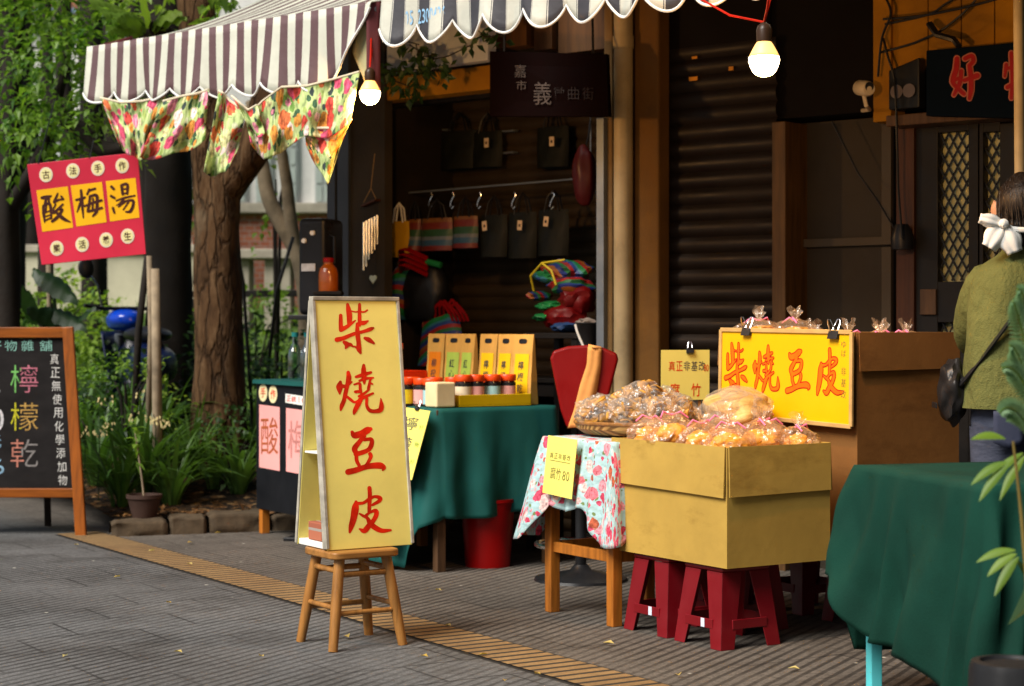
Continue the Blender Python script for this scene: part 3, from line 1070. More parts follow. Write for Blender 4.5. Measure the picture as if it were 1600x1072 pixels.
# ------------------------------------------------------------------ wooden stool with the tall A-frame sign
SP = Vector((-.573, 6.62, 0))
T = thing('wooden_stool', 'low honey coloured wooden stool under the tall A-frame sign', 'stool', SP, TH)
SH = .342
g = G()
n = 40
out = []
for i in range(n):
    t = 2 * math.pi * i / n
    c, s_ = math.cos(t), math.sin(t)
    e = .28
    out.append((.136 * abs(c) ** e * (1 if c > 0 else -1), .13 * abs(s_) ** e * (1 if s_ > 0 else -1)))
vs = [(x, y, SH - .026) for x, y in out] + [(x, y, SH) for x, y in out]
g.add(vs, [tuple(reversed(range(n))), tuple(range(n, 2 * n))] + [(i, (i + 1) % n, n + (i + 1) % n, n + i) for i in range(n)])
part('seat', g, WOOD('honey_timber_grain_across', (.36, .17, .055), .4, ax='x'), T, 1, bev=.006, seg=3)
legp = {}
for sx in (-1, 1):
    for sy in (-1, 1):
        a, b = Vector((sx * .138, sy * .128, 0)), Vector((sx * .092, sy * .088, SH - .024))
        legp[(sx, sy)] = (a, b)
        g = G()
        g.tube([a, a.lerp(b, .5), b], [.0165, .020, .019], 12)
        part('leg', g, M_bamboo, T, 1)
for (k0, k1, h) in (((-1, -1), (1, -1), .40), ((-1, 1), (1, 1), .40), ((-1, -1), (-1, 1), .46), ((1, -1), (1, 1), .46), ((-1, -1), (1, -1), .82), ((-1, 1), (1, 1), .82), ((-1, -1), (-1, 1), .86), ((1, -1), (1, 1), .86)):
    g = G()
    g.tube([legp[k0][0].lerp(legp[k0][1], h), legp[k1][0].lerp(legp[k1][1], h)], .0095 if h < .6 else .011, 10)
    part('stretcher', g, M_bamboo, T, 1)

S = thing('tall_sign', 'tall pale yellow A-frame sign with four red brush characters standing on a stool', 'sign', (-.6455, 6.5, SH + .002), TH)
# local: x across the panel (V), y back (-U), origin at the front lower corner
PH, PW, PD = .882, .34, .25
tl = Vector((0, PD / 2 - .012, PH))


def tilted(x, y, zz, off=0.0):                                    # front panel plane
    k = zz / PH
    return Vector((x, (PD / 2 - .012) * k - off, zz))


g = G()
th = .010
vs = [tilted(0, 0, 0), tilted(PW, 0, 0), tilted(PW, 0, PH), tilted(0, 0, PH)]
g.add(vs + [v + Vector((0, th, 0)) for v in vs], [(0, 1, 2, 3), (7, 6, 5, 4), (0, 4, 5, 1), (1, 5, 6, 2), (2, 6, 7, 3), (3, 7, 4, 0)])
part('front_panel', g, M_ivorypaint, S, bev=.002)
g = G()
for a in (0, PW):
    vs_ = []
    g.bar(tilted(a, 0, .0, -.012) + Vector((0, 0, .004)), tilted(a, 0, PH - .002, -.012), .012, .034, (0, 1, 0))
g.bar(tilted(-.005, 0, PH, -.01) + Vector((0, 0, .004)), tilted(PW + .005, 0, PH, -.01) + Vector((0, 0, .004)), .034, .014)
part('edge_tape', g, MAT('worn_grey_tape', (.40, .37, .31), .6, .35, 14, .3, 50, dirt=.4), S, bev=.002)
g = G()
vs = [(0, PD, 0), (PW, PD, 0), (PW, PD / 2 + .012, PH), (0, PD / 2 + .012, PH)]
vs = [Vector(v) for v in vs]
g.add(vs + [v + Vector((0, -th, 0)) for v in vs], [(3, 2, 1, 0), (4, 5, 6, 7), (0, 1, 5, 4), (1, 2, 6, 5), (2, 3, 7, 6), (3, 0, 4, 7)])
part('back_panel', g, M_ivorypaint, S, bev=.002)
g = G()
g.bar((0 + .001, PD - .001, .004), (.001, PD / 2 + .012, PH - .004), .012, .016, (0, 1, 0))
part('edge_tape', g, MAT('worn_grey_tape', (.40, .37, .31), .6), S, bev=.002)
g = G()
g.box(.004, PW - .004, .012, PD - .012, .001, .022)
part('base_board', g, M_white, S, bev=.002)
g = G()
k = .385
g.box(.006, PW - .006, (PD / 2 - .012) * k + .012, PD - (PD / 2 - .012) * k - .012, PH * k - .007, PH * k)
part('shelf', g, M_white, S, bev=.001)
g = G()
org = {'柴': (515, 465), '燒': (515, 560), '豆': (525, 660), '皮': (530, 750)}


def panelpt(px, py):
    """photo pixel on the tilted front panel -> local point"""
    d = Vector(((px - 800) / F, 1, -(py - HZ) / F))
    Mi = wmat(S).inverted()
    o_ = Mi @ Vector((0, 0, CH))
    dd = Mi.to_3x3() @ d
    nrm = Vector((0, PH, -(PD / 2 - .012))).normalized()
    t = -o_.dot(nrm) / dd.dot(nrm)
    return o_ + dd * t


nrm_s = Vector((0, -PH, (PD / 2 - .012))).normalized()
for ch in '柴燒豆皮':
    ox, oy = org[ch]
    for i, st in enumerate(BR[ch]):
        stroke(g, st, lambda x, y, l: panelpt(ox + x / 10.72, oy + y / 10.72) + nrm_s * (.0005 + l), 0, i * .00005)
part('lettering', g, M_redink, S)
g = G()
g.box(.03, .10, .045, .15, .0235, .088)
o = part('brick', g, brickmat(), None, bev=.004)
o.location = wmat(S) @ Vector((-.018, 0.03, .0))
o.rotation_euler = (0, 0, TH)
tag(o, 'red brick weighing down the inside of the tall A-frame sign', 'brick')

# ------------------------------------------------------------------ chalkboard at the left edge
CBY = 10.05
CB = thing('chalkboard', 'black chalkboard easel in an orange wood frame with chalk writing', 'chalkboard', at(60, 510, CBY).xy.to_3d(), 0)


def cbp(px, py, off=0.0):
    """point of the board plane: leans back a little"""
    lean = .10
    z0 = CH - (py - HZ) * CBY / F
    Y = CBY + lean * (z0 / 1.15) - .02
    return wmat(CB).inverted() @ (at(px, py, Y) + Vector((0, -off, 0)))


g = G()
vs = [cbp(-172, 528, .0), cbp(106, 528, 0), cbp(120, 770, 0), cbp(-158, 770, 0)]
g.add(vs + [v + Vector((0, .012, 0)) for v in vs], [(3, 2, 1, 0), (4, 5, 6, 7), (0, 1, 5, 4), (1, 2, 6, 5), (2, 3, 7, 6), (3, 0, 4, 7)])
gm = N('chalkboard_black')
f1 = gm.noise(3, gm.co(scale=(1, 1, 2)), 6, .7)
part('board', g, gm.out(gm.ramp(f1, [(.35, (.008, .007, .007)), (.75, (.020, .0175, .017))]), .85, 0, .12), CB)
for (a, b) in (((107, 511), (127.5, 838)), ((-178, 511), (-158, 838))):
    g = G()
    p, q = cbp(*a, .01), cbp(*b, .01)
    g.bar(p, q, .06, .028, (0, 1, 0))
    part('leg', g, WOOD('red_brown_frame', (.27, .080, .016), .4), CB, bev=.005)
for (a, b, w) in (((-172, 519.5), (103, 519.5), .058), ((-160, 770), (119, 770), .05)):
    g = G()
    g.bar(cbp(*a, .008), cbp(*b, .008), w, .026, (0, 1, 0))
    part('rail', g, WOOD('red_brown_frame_across', (.27, .080, .016), .4, ax='x'), CB, bev=.004)
for px in (75, -120):
    g = G()
    g.bar(wmat(CB).inverted() @ onz(px, 822), cbp(px - 10, 560, -.05), .035, .022, (0, 1, 0))
    part('rear_leg', g, M_barkd, CB, bev=.003)
chalk = lambda n, c: MAT(n, c, .95, .45, 60, 0)
pl_cb = lambda x, y: cbp(x, y, .0016)


def chalk_text(chars, m, bold, rot=.05, name='chalk_lettering'):
    g = G()
    for ch, x, y, w, h in chars:
        put_char(g, ch, lambda a, b: pl_cb(a, -b), x, -y, w, h, bold, rnd.uniform(-rot, rot))
    part(name, g, m, CB)


chalk_text([(c, 103 - 8 * (1 - i / 9) * 1.6 - 5, 561 + i * 21.0, 14 if i else 13, 16) for i, c in enumerate('真正無使用化學添加物')], chalk('white_chalk', (.62, .61, .58)), -.004)
chalk_text([(c, x, 540, 19, 17) for c, x in zip('好物雜舖', (-7, 17, 43, 72))], chalk('teal_chalk', (.25, .44, .38)), -.004)
# the large characters are two-tone: radicals in one chalk, the rest in another
for ch, y, ca, cb in (('檸', 592, (.28, .62, .22), (.62, .24, .30)), ('檬', 651, (.66, .62, .12), (.62, .40, .16)), ('乾', 708, (.62, .28, .22), (.30, .28, .27))):
    vs, fs = glyph(ch, -.006)
    for side, colr in ((0, ca), (1, cb)):
        g = G()
        ff = [f for f in fs if (sum(vs[i][0] for i in f) / len(f) > -.12) == bool(side)]
        ids = sorted({i for f in ff for i in f})
        mp = {i: k for k, i in enumerate(ids)}
        g.add([pl_cb(38 + vs[i][0] * 47, y - vs[i][1] * 48) for i in ids], [[mp[i] for i in f] for f in ff])
        part('chalk_lettering', g, chalk('chalk_%d_%d' % (y, side), dk(colr, .62)), CB)
chalk_text([('大', -14, 575, 26, 30), ('小', -12, 607, 24, 22), ('0', -5, 656, 22, 36)], chalk('pale_chalk', (.5, .49, .5)), .0)
chalk_text([('6', -2, 729, 17, 24), ('元', -8, 690, 20, 20)], chalk('blue_chalk', (.24, .36, .46)), .0)

# ------------------------------------------------------------------ red hanging sign
RY = 9.8
Rs = thing('hanging_sign', 'tilted red board with three gold squares hung among the branches', 'sign', at(135, 330, RY), 0)
rp = lambda px, py, off=0.0: wmat(Rs).inverted() @ (at(px, py, RY) + Vector((0, -off, 0)))
g = G()
vs = [rp(42, 257), rp(215, 238), rp(228, 397), rp(65, 414)]
g.add(vs + [v + Vector((0, .010, 0)) for v in vs], [(3, 2, 1, 0), (4, 5, 6, 7), (0, 1, 5, 4), (1, 2, 6, 5), (2, 3, 7, 6), (3, 0, 4, 7)])
part('board', g, MAT('faded_crimson_board', (.50, .05, .075), .4, .22, 1.6, .06, 30, dirt=.15), Rs, bev=.002)
gsq = MAT('gold_paper', (.74, .42, .06), .55, .12, 4, .05)
pe = lambda x, y: (50 + x / 8.93, 270 + y / 8.93)
for q in (((62, 245), (498, 190), (575, 765), (145, 825)), ((540, 180), (975, 128), (1042, 690), (622, 750)), ((1030, 118), (1445, 72), (1500, 625), (1090, 680))):
    g = G()
    vs = [rp(*pe(*c), .0015) for c in q]
    g.add(vs + [v + Vector((0, .0012, 0)) for v in vs], [(3, 2, 1, 0), (0, 1, 5, 4), (1, 2, 6, 5), (2, 3, 7, 6), (3, 0, 4, 7)])
    part('gold_square', g, gsq, Rs)
g = G()
for i, st in enumerate(PLUM):
    stroke(g, st, lambda x, y, l: rp(*pe(x, y), .0024 + l), 0, (i % 16) * .0001)
part('lettering', g, M_brownink, Rs)
mdisc = MAT('pale_gold_disc', (.72, .66, .36), .5, .08, 8, 0)
mring = MAT('cream_ring', (.70, .62, .50), .5, .08, 8, 0)
for ch, px, py in (('古', 72, 273), ('法', 114, 267), ('手', 153, 263), ('作', 191, 259), ('樂', 89, 388), ('活', 128.5, 382), ('養', 166, 375), ('生', 199.5, 369)):
    g = G()
    rr = 10.5
    for k, r0, o0, m in ((0, rr, .0022, mring), (1, rr * .82, .0030, mdisc)):
        g = G()
        pts = [rp(px + r0 * math.cos(2 * math.pi * i / 28), py + r0 * 1.12 * math.sin(2 * math.pi * i / 28), o0) for i in range(28)]
        g.add(pts, [tuple(reversed(range(28)))])
        part('disc' if k else 'ring', g, m, Rs)
    g = G()
    put_char(g, ch, lambda a, b: rp(a, -b, .004), px, -py, 11, 13, .012, .1)
    part('lettering', g, M_brownink, Rs)
g = G()
for a, b in (((60, 256), (75, 150)), ((140, 247), (136, 215)), ((205, 240), (214, 150))):
    g.tube([rp(*a, .002), rp(*b, -.15)], .003, 5)
part('cord', g, M_black, Rs)

# ------------------------------------------------------------------ black plum-drink cabinet behind the A-frame sign
Kp = Vector((-1.40, 10.16, 0))
C = thing('drink_cabinet', 'black cabinet with pink paper notices on orange legs beside the planting bed', 'cabinet', Kp, TH)
# local y = -U so the visible face is x = 0 running towards -y
g = G()
LC = 1.05
g.box(0, .5, -LC, 0, .135, .835)
part('body', g, MAT('black_board', (.004, .0045, .006), .6, .25, 3, .1, 30), C, bev=.004)
for y in (-.04, -LC + .04):
    for x in (.03, .47):
        g = G()
        g.box(x - .022, x + .022, y - .022, y + .022, 0, .134)
        part('leg', g, M_teak, C, bev=.003)
g = G()
g.grid(lambda a, b: (-.012 + .524 * a, -LC - .012 + (LC + .024) * b, .839 + .004 * noise.noise(Vector((a * 5, b * 9, 0)))), 14, 24)
for sgn in (0,):
    g.grid(lambda a, b: (-.013 - .004 * b, -LC - .012 + (LC + .024) * a, .838 - .02 * b), 24, 2)
part('cover', g, M_green, C, solid=.004)
mp = MAT('pink_paper', (.72, .36, .34), .7, .06, 4, .03)


def face(px, py, off=0.0):
    d = Vector(((px - 800) / F, 1, -(py - HZ) / F))
    Mi = wmat(C).inverted()
    o_, dd = Mi @ Vector((0, 0, CH)), Mi.to_3x3() @ d
    t = (-off - o_.x) / dd.x
    return o_ + dd * t


def sheet(pts, off, mname, m, parent, fn, th_=.001):
    g = G()
    a = [fn(*p, off) for p in pts]
    b = [fn(*p, off - th_) for p in pts]
    g.add(a + b, [(3, 2, 1, 0), (0, 1, 5, 4), (1, 2, 6, 5), (2, 3, 7, 6), (3, 0, 4, 7)])
    return part(mname, g, m, parent)


for (x0, x1, ch, ink) in ((405, 437, '酸', MAT('rust_print', (.33, .10, .05), .6, .3, 30, 0)), (447, 480, '梅', MAT('faded_pink_print', (.45, .2, .18), .7, .3, 30, 0)), (490, 524, '湯', MAT('rust_print', (.33, .10, .05), .6))):
    sl_ = lambda x: (x - 405) * .13
    P4 = [(x0, 632 + sl_(x0)), (x1, 632 + sl_(x1)), (x1, 731 + sl_(x1) * 1.2), (x0, 730 + sl_(x0) * 1.2)]
    sheet(P4, .002, 'paper_notice', mp, C, face)
    g = G()
    put_char(g, ch, lambda a, b: face(a, -b, .003), (x0 + x1) / 2, -(681 + sl_(x0)), 27, 58, 0)
    part('lettering', g, ink, C)
sheet([(446, 615), (500, 623), (500, 638), (446, 629)], .002, 'paper_strip', M_paper, C, face)
g = G()
for i, ch in enumerate('正統10年'):
    put_char(g, ch, lambda a, b: face(a, -b, .003), 451 + i * 8.0, -(622.5 + i * 1.1), 7, 9, .01)
part('lettering', g, M_redink, C)
for ch, px, py in (('手', 411, 613.5), ('作', 426.5, 616)):
    g = G()
    g.add([face(px + 6.6 * math.cos(2 * math.pi * i / 24), py + 14 * math.sin(2 * math.pi * i / 24), .002) for i in range(24)], [tuple(reversed(range(24)))])
    part('disc', g, MAT('cream_disc', (.72, .64, .40), .6, .05, 5, 0), C)
    g = G()
    put_char(g, ch, lambda a, b: face(a, -b, .003), px, -py, 8, 15, .01)
    part('lettering', g, M_redink, C)

# things on the cabinet
M_glass = glassmat('bottle_glass', (.62, .78, .74), .35)
gb = [(.001, 0), (.038, 0), (.04, .01), (.04, .13), (.034, .155), (.016, .19), (.015, .23), (.017, .232), (.017, .24)]
for k, (x, y, lab) in enumerate(((.09, -.30, 'clear glass bottle with a teal cap in front on the cabinet'), (.20, -.26, 'clear glass bottle behind the first one on the cabinet'), (.10, -.43, 'clear glass bottle closest to the tall sign on the cabinet'))):
    b = thing('glass_bottle', lab, 'bottle', wmat(C) @ Vector((x, y, .846)), 0, 'glass bottles on the cabinet')
    g = G()
    g.lathe(gb, n=20)
    part('body', g, M_glass, b, 1)
    g = G()
    g.lathe([(.0, .228), (.019, .228), (.019, .252), (.0, .252)], n=16)
    part('cap', g, MAT('teal_cap', (.04, .22, .22), .4), b, 1)
b = thing('herb_jar', 'glass jar holding a small green herb on the cabinet', 'plant', wmat(C) @ Vector((.27, -.40, .846)), 0)
g = G()
g.lathe([(.001, 0), (.05, 0), (.052, .01), (.052, .12), (.05, .13)], n=20)
part('jar', g, M_glass, b, 1)
M_leafb = LEAF('bright_leaf', (.04, .115, .015), (.17, .29, .035), (.27, .37, .055), .45)
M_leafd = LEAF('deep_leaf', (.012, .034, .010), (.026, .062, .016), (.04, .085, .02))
M_leafy = LEAF('lime_leaf', (.09, .17, .02), (.15, .24, .035), (.2, .27, .04), .45)


def leafat(g, p, d, nrm, L, Wd, fold=.25, droop=.2):
    p, d = Vector(p), Vector(d).normalized()
    s_ = d.cross(Vector(nrm))
    if s_.length < .01:
        s_ = d.cross(Vector((1, 0, 0)))
    s_.normalize()
    n_ = s_.cross(d)
    m = p + d * (L * .45) + n_ * (fold * 0)
    e = p + d * L - Vector((0, 0, droop * L))
    a = p + d * (L * .42) + s_ * Wd + n_ * (fold * Wd)
    b = p + d * (L * .42) - s_ * Wd + n_ * (fold * Wd)
    g.add([p, a, e, b, m - Vector((0, 0, droop * L * .15))], [(0, 4, 1), (4, 2, 1), (0, 3, 4), (4, 3, 2)])


def rv(r=rnd):
    while True:
        v = Vector((r.uniform(-1, 1), r.uniform(-1, 1), r.uniform(-1, 1)))
        if .05 < v.length < 1:
            return v


g = G()
for i in range(90):
    v = rv()
    leafat(g, Vector((v.x * .05, v.y * .05, .16 + v.z * .06)), rv() + Vector((0, 0, .4)), (0, 0, 1), .035, .011)
part('leaves', g, M_leafb, b)

b = thing('juice_bottle', 'tall amber juice bottle with a red cap beside the black machine', 'bottle', at(513, 455, 9.75), 0)
g = G()
g.lathe([(.001, 0), (.05, 0), (.052, .015), (.052, .09), (.045, .12), (.026, .14), (.026, .155)], n=20)
part('body', g, MAT('amber_juice', (.32, .085, .012), .15, .2, 12, 0, spec=.7), b, 1)
g = G()
g.lathe([(.0, .152), (.03, .152), (.03, .175), (.0, .175)], n=16)
part('cap', g, M_red, b, 1)
bs_ = at(513, 455, 9.75)
o = thing('bottle_stand', 'slim dark stand carrying the amber juice bottle', 'stand', (bs_.x, bs_.y, 0), 0)
g = G()
g.box(-.075, .075, -.075, .075, bs_.z - .02, bs_.z - .001)
part('top', g, M_dark, o, bev=.003)
g = G()
g.tube([(0, 0, .015), (0, 0, bs_.z - .021)], .016, 10)
part('post', g, M_dark, o, 1)
g = G()
g.lathe([(.001, 0), (.11, 0), (.11, .012), (.001, .015)], n=24)
part('base', g, M_dark, o, 1)
# black machine on its stand
mz = at(498, 430, 9.85)
b = thing('drink_machine', 'black drink machine with pale labels in front of the shop corner', 'machine', (mz.x, mz.y, 0), -.35)
g = G()
g.box(-.075, .085, -.10, .14, 1.19, 1.70)
part('body', g, MAT('black_machine', (.011, .011, .013), .35, .2, 4, .05), b, bev=.03, seg=4)
g = G()
g.box(-.11, .11, -.14, .2, 1.165, 1.19)
g.box(-.03, .03, -.03, .06, .02, 1.165)
g.box(-.14, .14, -.14, .18, 0, .02)
part('stand', g, M_black, b, bev=.004)
g = G()
g.box(-.05, .03, -.106, -.1015, 1.42, 1.46)
part('label', g, MAT('grey_label', (.5, .5, .5), .5, .2, 30, 0), b)
for x, z in ((.015, 1.62), (-.035, 1.58)):
    g = G()
    g.lathe([(0, 0), (.014, 0), (.012, .012), (0, .012)], n=16)
    g.xf(Matrix.Translation((x, -.101, z)) @ Matrix.Rotation(R(90), 4, 'X'))
    part('knob', g, M_white, b, 1)
g = G()
g.tube([(.088, -.05, 1.45), (.12, -.06, 1.46), (.12, -.06, 1.60), (.088, -.05, 1.61)], .008, 8)
part('handle', g, M_black, b, 1)


# ------------------------------------------------------------------ tables and cloths
def make_table(t, x0, x1, y0, y1, H, m, leg=.045, inset=.03, apron=.07, rail=None):
    g = G()
    g.box(x0, x1, y0, y1, H - .025, H)
    part('tabletop', g, m, t, bev=.003)
    for x in (x0 + inset, x1 - inset):
        for y in (y0 + inset, y1 - inset):
            g = G()
            g.box(x - leg / 2, x + leg / 2, y - leg / 2, y + leg / 2, 0, H - .026)
            part('leg', g, m, t, bev=.003)
    g = G()
    e = leg / 2 + .001
    for y in (y0 + inset, y1 - inset):
        g.box(x0 + inset + e, x1 - inset - e, y - .01, y + .01, H - .026 - apron, H - .027)
    for x in (x0 + inset, x1 - inset):
        g.box(x - .01, x + .01, y0 + inset + e, y1 - inset - e, H - .026 - apron, H - .027)
    part('apron', g, m, t)
    if rail:
        for y in (y0 + inset, y1 - inset):
            g = G()
            g.box(x0 + inset + e, x1 - inset - e, y - .011, y + .011, rail - .02, rail + .02)
            part('stretcher', g, m, t, bev=.002)
        for x in (x0 + inset, x1 - inset):
            g = G()
            g.box(x - .011, x + .011, y0 + inset + e, y1 - inset - e, rail - .02, rail + .02)
            part('stretcher', g, m, t, bev=.002)


def cloth(x0, x1, y0, y1, H, drop, flare, folds, amp, seed=0, rc=.012, K=26, nper=260, slant=0.0, pw=1.0):
    """table cloth: drop(x, y, nx, ny, s) and flare(...) give length and outward spread of the skirt"""
    g = G()
    xa, xb, ya, yb = x0 + rc, x1 - rc, y0 + rc, y1 - rc
    segs = []
    per = 2 * (xb - xa) + 2 * (yb - ya) + 2 * math.pi * rc
    ring = []
    for i in range(nper):
        s_ = per * i / nper
        q = s_
        for kind, L in (('b', xb - xa), ('c0', rc * math.pi / 2), ('r', yb - ya), ('c1', rc * math.pi / 2), ('t', xb - xa), ('c2', rc * math.pi / 2), ('l', yb - ya), ('c3', rc * math.pi / 2)):
            if q <= L:
                break
            q -= L
        k = q / L if L else 0
        if kind == 'b':
            p, nn = (xa + q, y0), (0, -1)
        elif kind == 'r':
            p, nn = (x1, ya + q), (1, 0)
        elif kind == 't':
            p, nn = (xb - q, y1), (0, 1)
        elif kind == 'l':
            p, nn = (x0, yb - q), (-1, 0)
        else:
            ci = int(kind[1])
            a = -math.pi / 2 + ci * math.pi / 2 + k * math.pi / 2
            cx, cy = ((xb, ya), (xb, yb), (xa, yb), (xa, ya))[ci]
            nn = (math.cos(a), math.sin(a))
            p = (cx + rc * nn[0], cy + rc * nn[1])
        ring.append((p, nn, s_))
    vs, uvs = [], []
    cx, cy = (x0 + x1) / 2, (y0 + y1) / 2
    TR = 5
    for j in range(TR + K + 1):
        for (p, nn, s_) in ring:
            if j < TR:
                k = (j + .6) / (TR + .6)
                vs.append(Vector((cx + (p[0] - cx) * k, cy + (p[1] - cy) * k, H + .003 * noise.noise(Vector((p[0] * 4 * k, p[1] * 4 * k, seed))))))
                uvs.append((vs[-1].x, vs[-1].y))
            else:
                k = (j - TR) / K
                D_ = drop(p[0], p[1], nn[0], nn[1])
                fl_ = flare(p[0], p[1], nn[0], nn[1])
                ph = s_ * folds + 1.7 * noise.noise(Vector((s_ * 2.2, seed, 0)))
                ph += slant * k * folds
                w = (.5 + .5 * math.sin(ph * 2 * math.pi)) ** pw + .6 * noise.noise(Vector((s_ * 6, k * 1.5, seed + 4))) + .22 * noise.noise(Vector((s_ * 17, k * 3.5, seed + 9)))
                o_ = .004 + fl_ * k ** .9 + amp * w * k ** .75
                z = H - .004 * min(1, k * 8) - D_ * k
                vs.append(Vector((p[0] + nn[0] * o_, p[1] + nn[1] * o_, z)))
                uvs.append((p[0] + nn[0] * D_ * k, p[1] + nn[1] * D_ * k))
    fs, us = [], []
    n = nper
    fs.append(tuple(range(n)))
    us.append([uvs[i] for i in range(n)])
    for j in range(TR + K):
        for i in range(n):
            f = (j * n + i, (j + 1) * n + i, (j + 1) * n + (i + 1) % n, j * n + (i + 1) % n)
            fs.append(f)
            us.append([uvs[q] for q in f])
    g.add(vs, fs, us)
    return g


# left stall table
K1 = Vector((-.344, 8.50, 0))
TH1 = .752
t1 = thing('stall_table', 'stall table hidden under the green cloth with jars and kraft bags', 'table', K1, TH)
make_table(t1, 0, .66, .0, 1.05, TH1 - .006, M_brown)


def drop1(x, y, nx, ny):
    if nx < -.3:
        k = sm(y, -.02, .16)
        return .50 + .235 * k * (1 - .25 * sm(y, .35, .6)) + .012 * math.sin(y * 20)
    if ny < -.3:
        return .495 + .012 * math.sin(x * 9)
    return .45


g = cloth(0, .66, 0, 1.05, TH1, drop1, lambda x, y, nx, ny: (.05 + .07 * sm(y, .05, .3)) if nx < -.5 else .012, 4.6, .038, 3, .025)
cl = part('tablecloth', g, M_green, None, 2, solid=.003)
cl.location = K1
cl.rotation_euler = (0, 0, TH)
tag(cl, 'dark green cloth over the stall table of jars with a teal fold reaching the ground', 'tablecloth')

WMK = Matrix.Translation(K1) @ Matrix.Rotation(TH, 4, 'Z')
k1 = lambda x, y, z=TH1 + .005: WMK @ Vector((x, y, z))
# paper price sheet clipped to the cloth
yel = MAT('lemon_paper', (.74, .66, .22), .75, .05, 5, .03)


def quad_sign(name, label, cat, corners, thick, m, text=(), clipmat=None):
    """flat sheet through four world corners (TL, TR, BR, BL); text = (char, u, v, w, h, material, bold) in 0..1"""
    cs = [Vector(c) for c in corners]
    base = (cs[2] + cs[3]) / 2
    o = thing(name, label, cat, base, 0)
    Mi = wmat(o).inverted()
    cs = [Mi @ c for c in cs]
    nn = (cs[3] - cs[0]).cross(cs[1] - cs[0]).normalized()
    if (base + nn - Vector((0, 0, CH))).length > (base - nn - Vector((0, 0, CH))).length:
        nn = -nn
    pt = lambda u, v, off=0.0: (cs[0] * (1 - u) + cs[1] * u) * (1 - v) + (cs[3] * (1 - u) + cs[2] * u) * v + nn * off
    g = G()
    nu, nv = 8, 8
    a = [pt(i / nu, j / nv, .0) for j in range(nv + 1) for i in range(nu + 1)]
    g.add(a, [(j * (nu + 1) + i, j * (nu + 1) + i + 1, (j + 1) * (nu + 1) + i + 1, (j + 1) * (nu + 1) + i) for j in range(nv) for i in range(nu)])
    b = len(g.v)
    g.add([c - nn * thick for c in cs] + cs, [(0, 1, 2, 3), (0, 1, 5, 4), (1, 2, 6, 5), (2, 3, 7, 6), (3, 0, 4, 7)])
    part('sheet', g, m, o)
    Wd, Hd = (cs[1] - cs[0]).length, (cs[3] - cs[0]).length
    bym = {}
    for i, (ch, u, v, w, h, mm, bold) in enumerate(text):
        gg = bym.setdefault(mm.name, (G(), mm))[0]
        put_char(gg, ch, lambda a_, b_: pt(a_ / Wd, -b_ / Hd, .0012), u * Wd, -v * Hd, w * Wd, h * Hd, bold, rnd.uniform(-.05, .05))
    for gg, mm in bym.values():
        part('lettering', gg, mm, o)
    return o, pt


def binder_clip(p, d, nn, label, s_=1.0):
    """black bulldog clip with two wire loops; p top edge centre, d along the edge, nn towards the viewer"""
    o = thing('binder_clip', label, 'clip', p, 0)
    up = Vector((0, 0, 1))
    g = G()
    w = .017 * s_
    A = lambda x, y, z: d * x + nn * y + up * z
    pts = [(-.009, -.012), (.009, -.012), (.002, .008), (-.002, .008)]
    vs = [A(sx * w, y * s_, z * s_) for sx in (-1, 1) for y, z in pts]
    g.add(vs, [(0, 1, 2, 3), (7, 6, 5, 4), (0, 4, 5, 1), (1, 5, 6, 2), (2, 6, 7, 3), (3, 7, 4, 0)])
    part('jaw', g, M_black, o, bev=.001)
    for sy in (1, -1):
        g = G()
        g.tube([A(-w * .6, .003 * sy, .006 * s_), A(-w * .5, .012 * sy * s_, .024 * s_), A(-w * .25, .016 * sy * s_, .036 * s_), A(w * .25, .016 * sy * s_, .036 * s_), A(w * .5, .012 * sy * s_, .024 * s_), A(w * .6, .003 * sy, .006 * s_)], .0016 * s_, 6)
        part('wire_loop', g, M_chrome, o, 1)
    return o


fc = [k1(-.062, .28, .757), k1(-.052, -.03, .745), k1(-.135, -.005, .432), k1(-.142, .30, .455)]
lm = MAT('blue_black_ink', (.03, .035, .05), .6, .2, 30, 0)
gm_ = MAT('green_print', (.25, .38, .10), .6, .2, 30, 0)
quad_sign('price_sheet', 'long lemon yellow paper reading dried lemon on the side of the green cloth', 'paper sign', fc, .001, yel, [('檸', .55, .22, .42, .19, lm, .0), ('檬', .52, .52, .42, .2, lm, .0), ('乾', .5, .82, .42, .19, lm, .0)] + [('真正無用'[i % 4], .12, .18 + .14 * i, .12, .07, gm_, 0) for i in range(5)] + [('好物'[i % 2], .88, .25 + .25 * i, .12, .07, gm_, 0) for i in range(3)])
binder_clip(k1(-.057, .08, .755), Vector(-U), -V, 'small black clip holding the lemon paper to the green cloth', .9)
# red banner behind the A-frame sign
g = G()
g.grid(lambda a, b: wmat(t1) @ Vector((-.042 - .145 * b + .006 * math.sin(9 * a), .13 + .30 * a, .74 - .62 * b)), 10, 14)
tag(part('red_banner', g, M_red, None, 2, solid=.003), 'red cloth strip hanging on the green table behind the tall sign', 'banner')

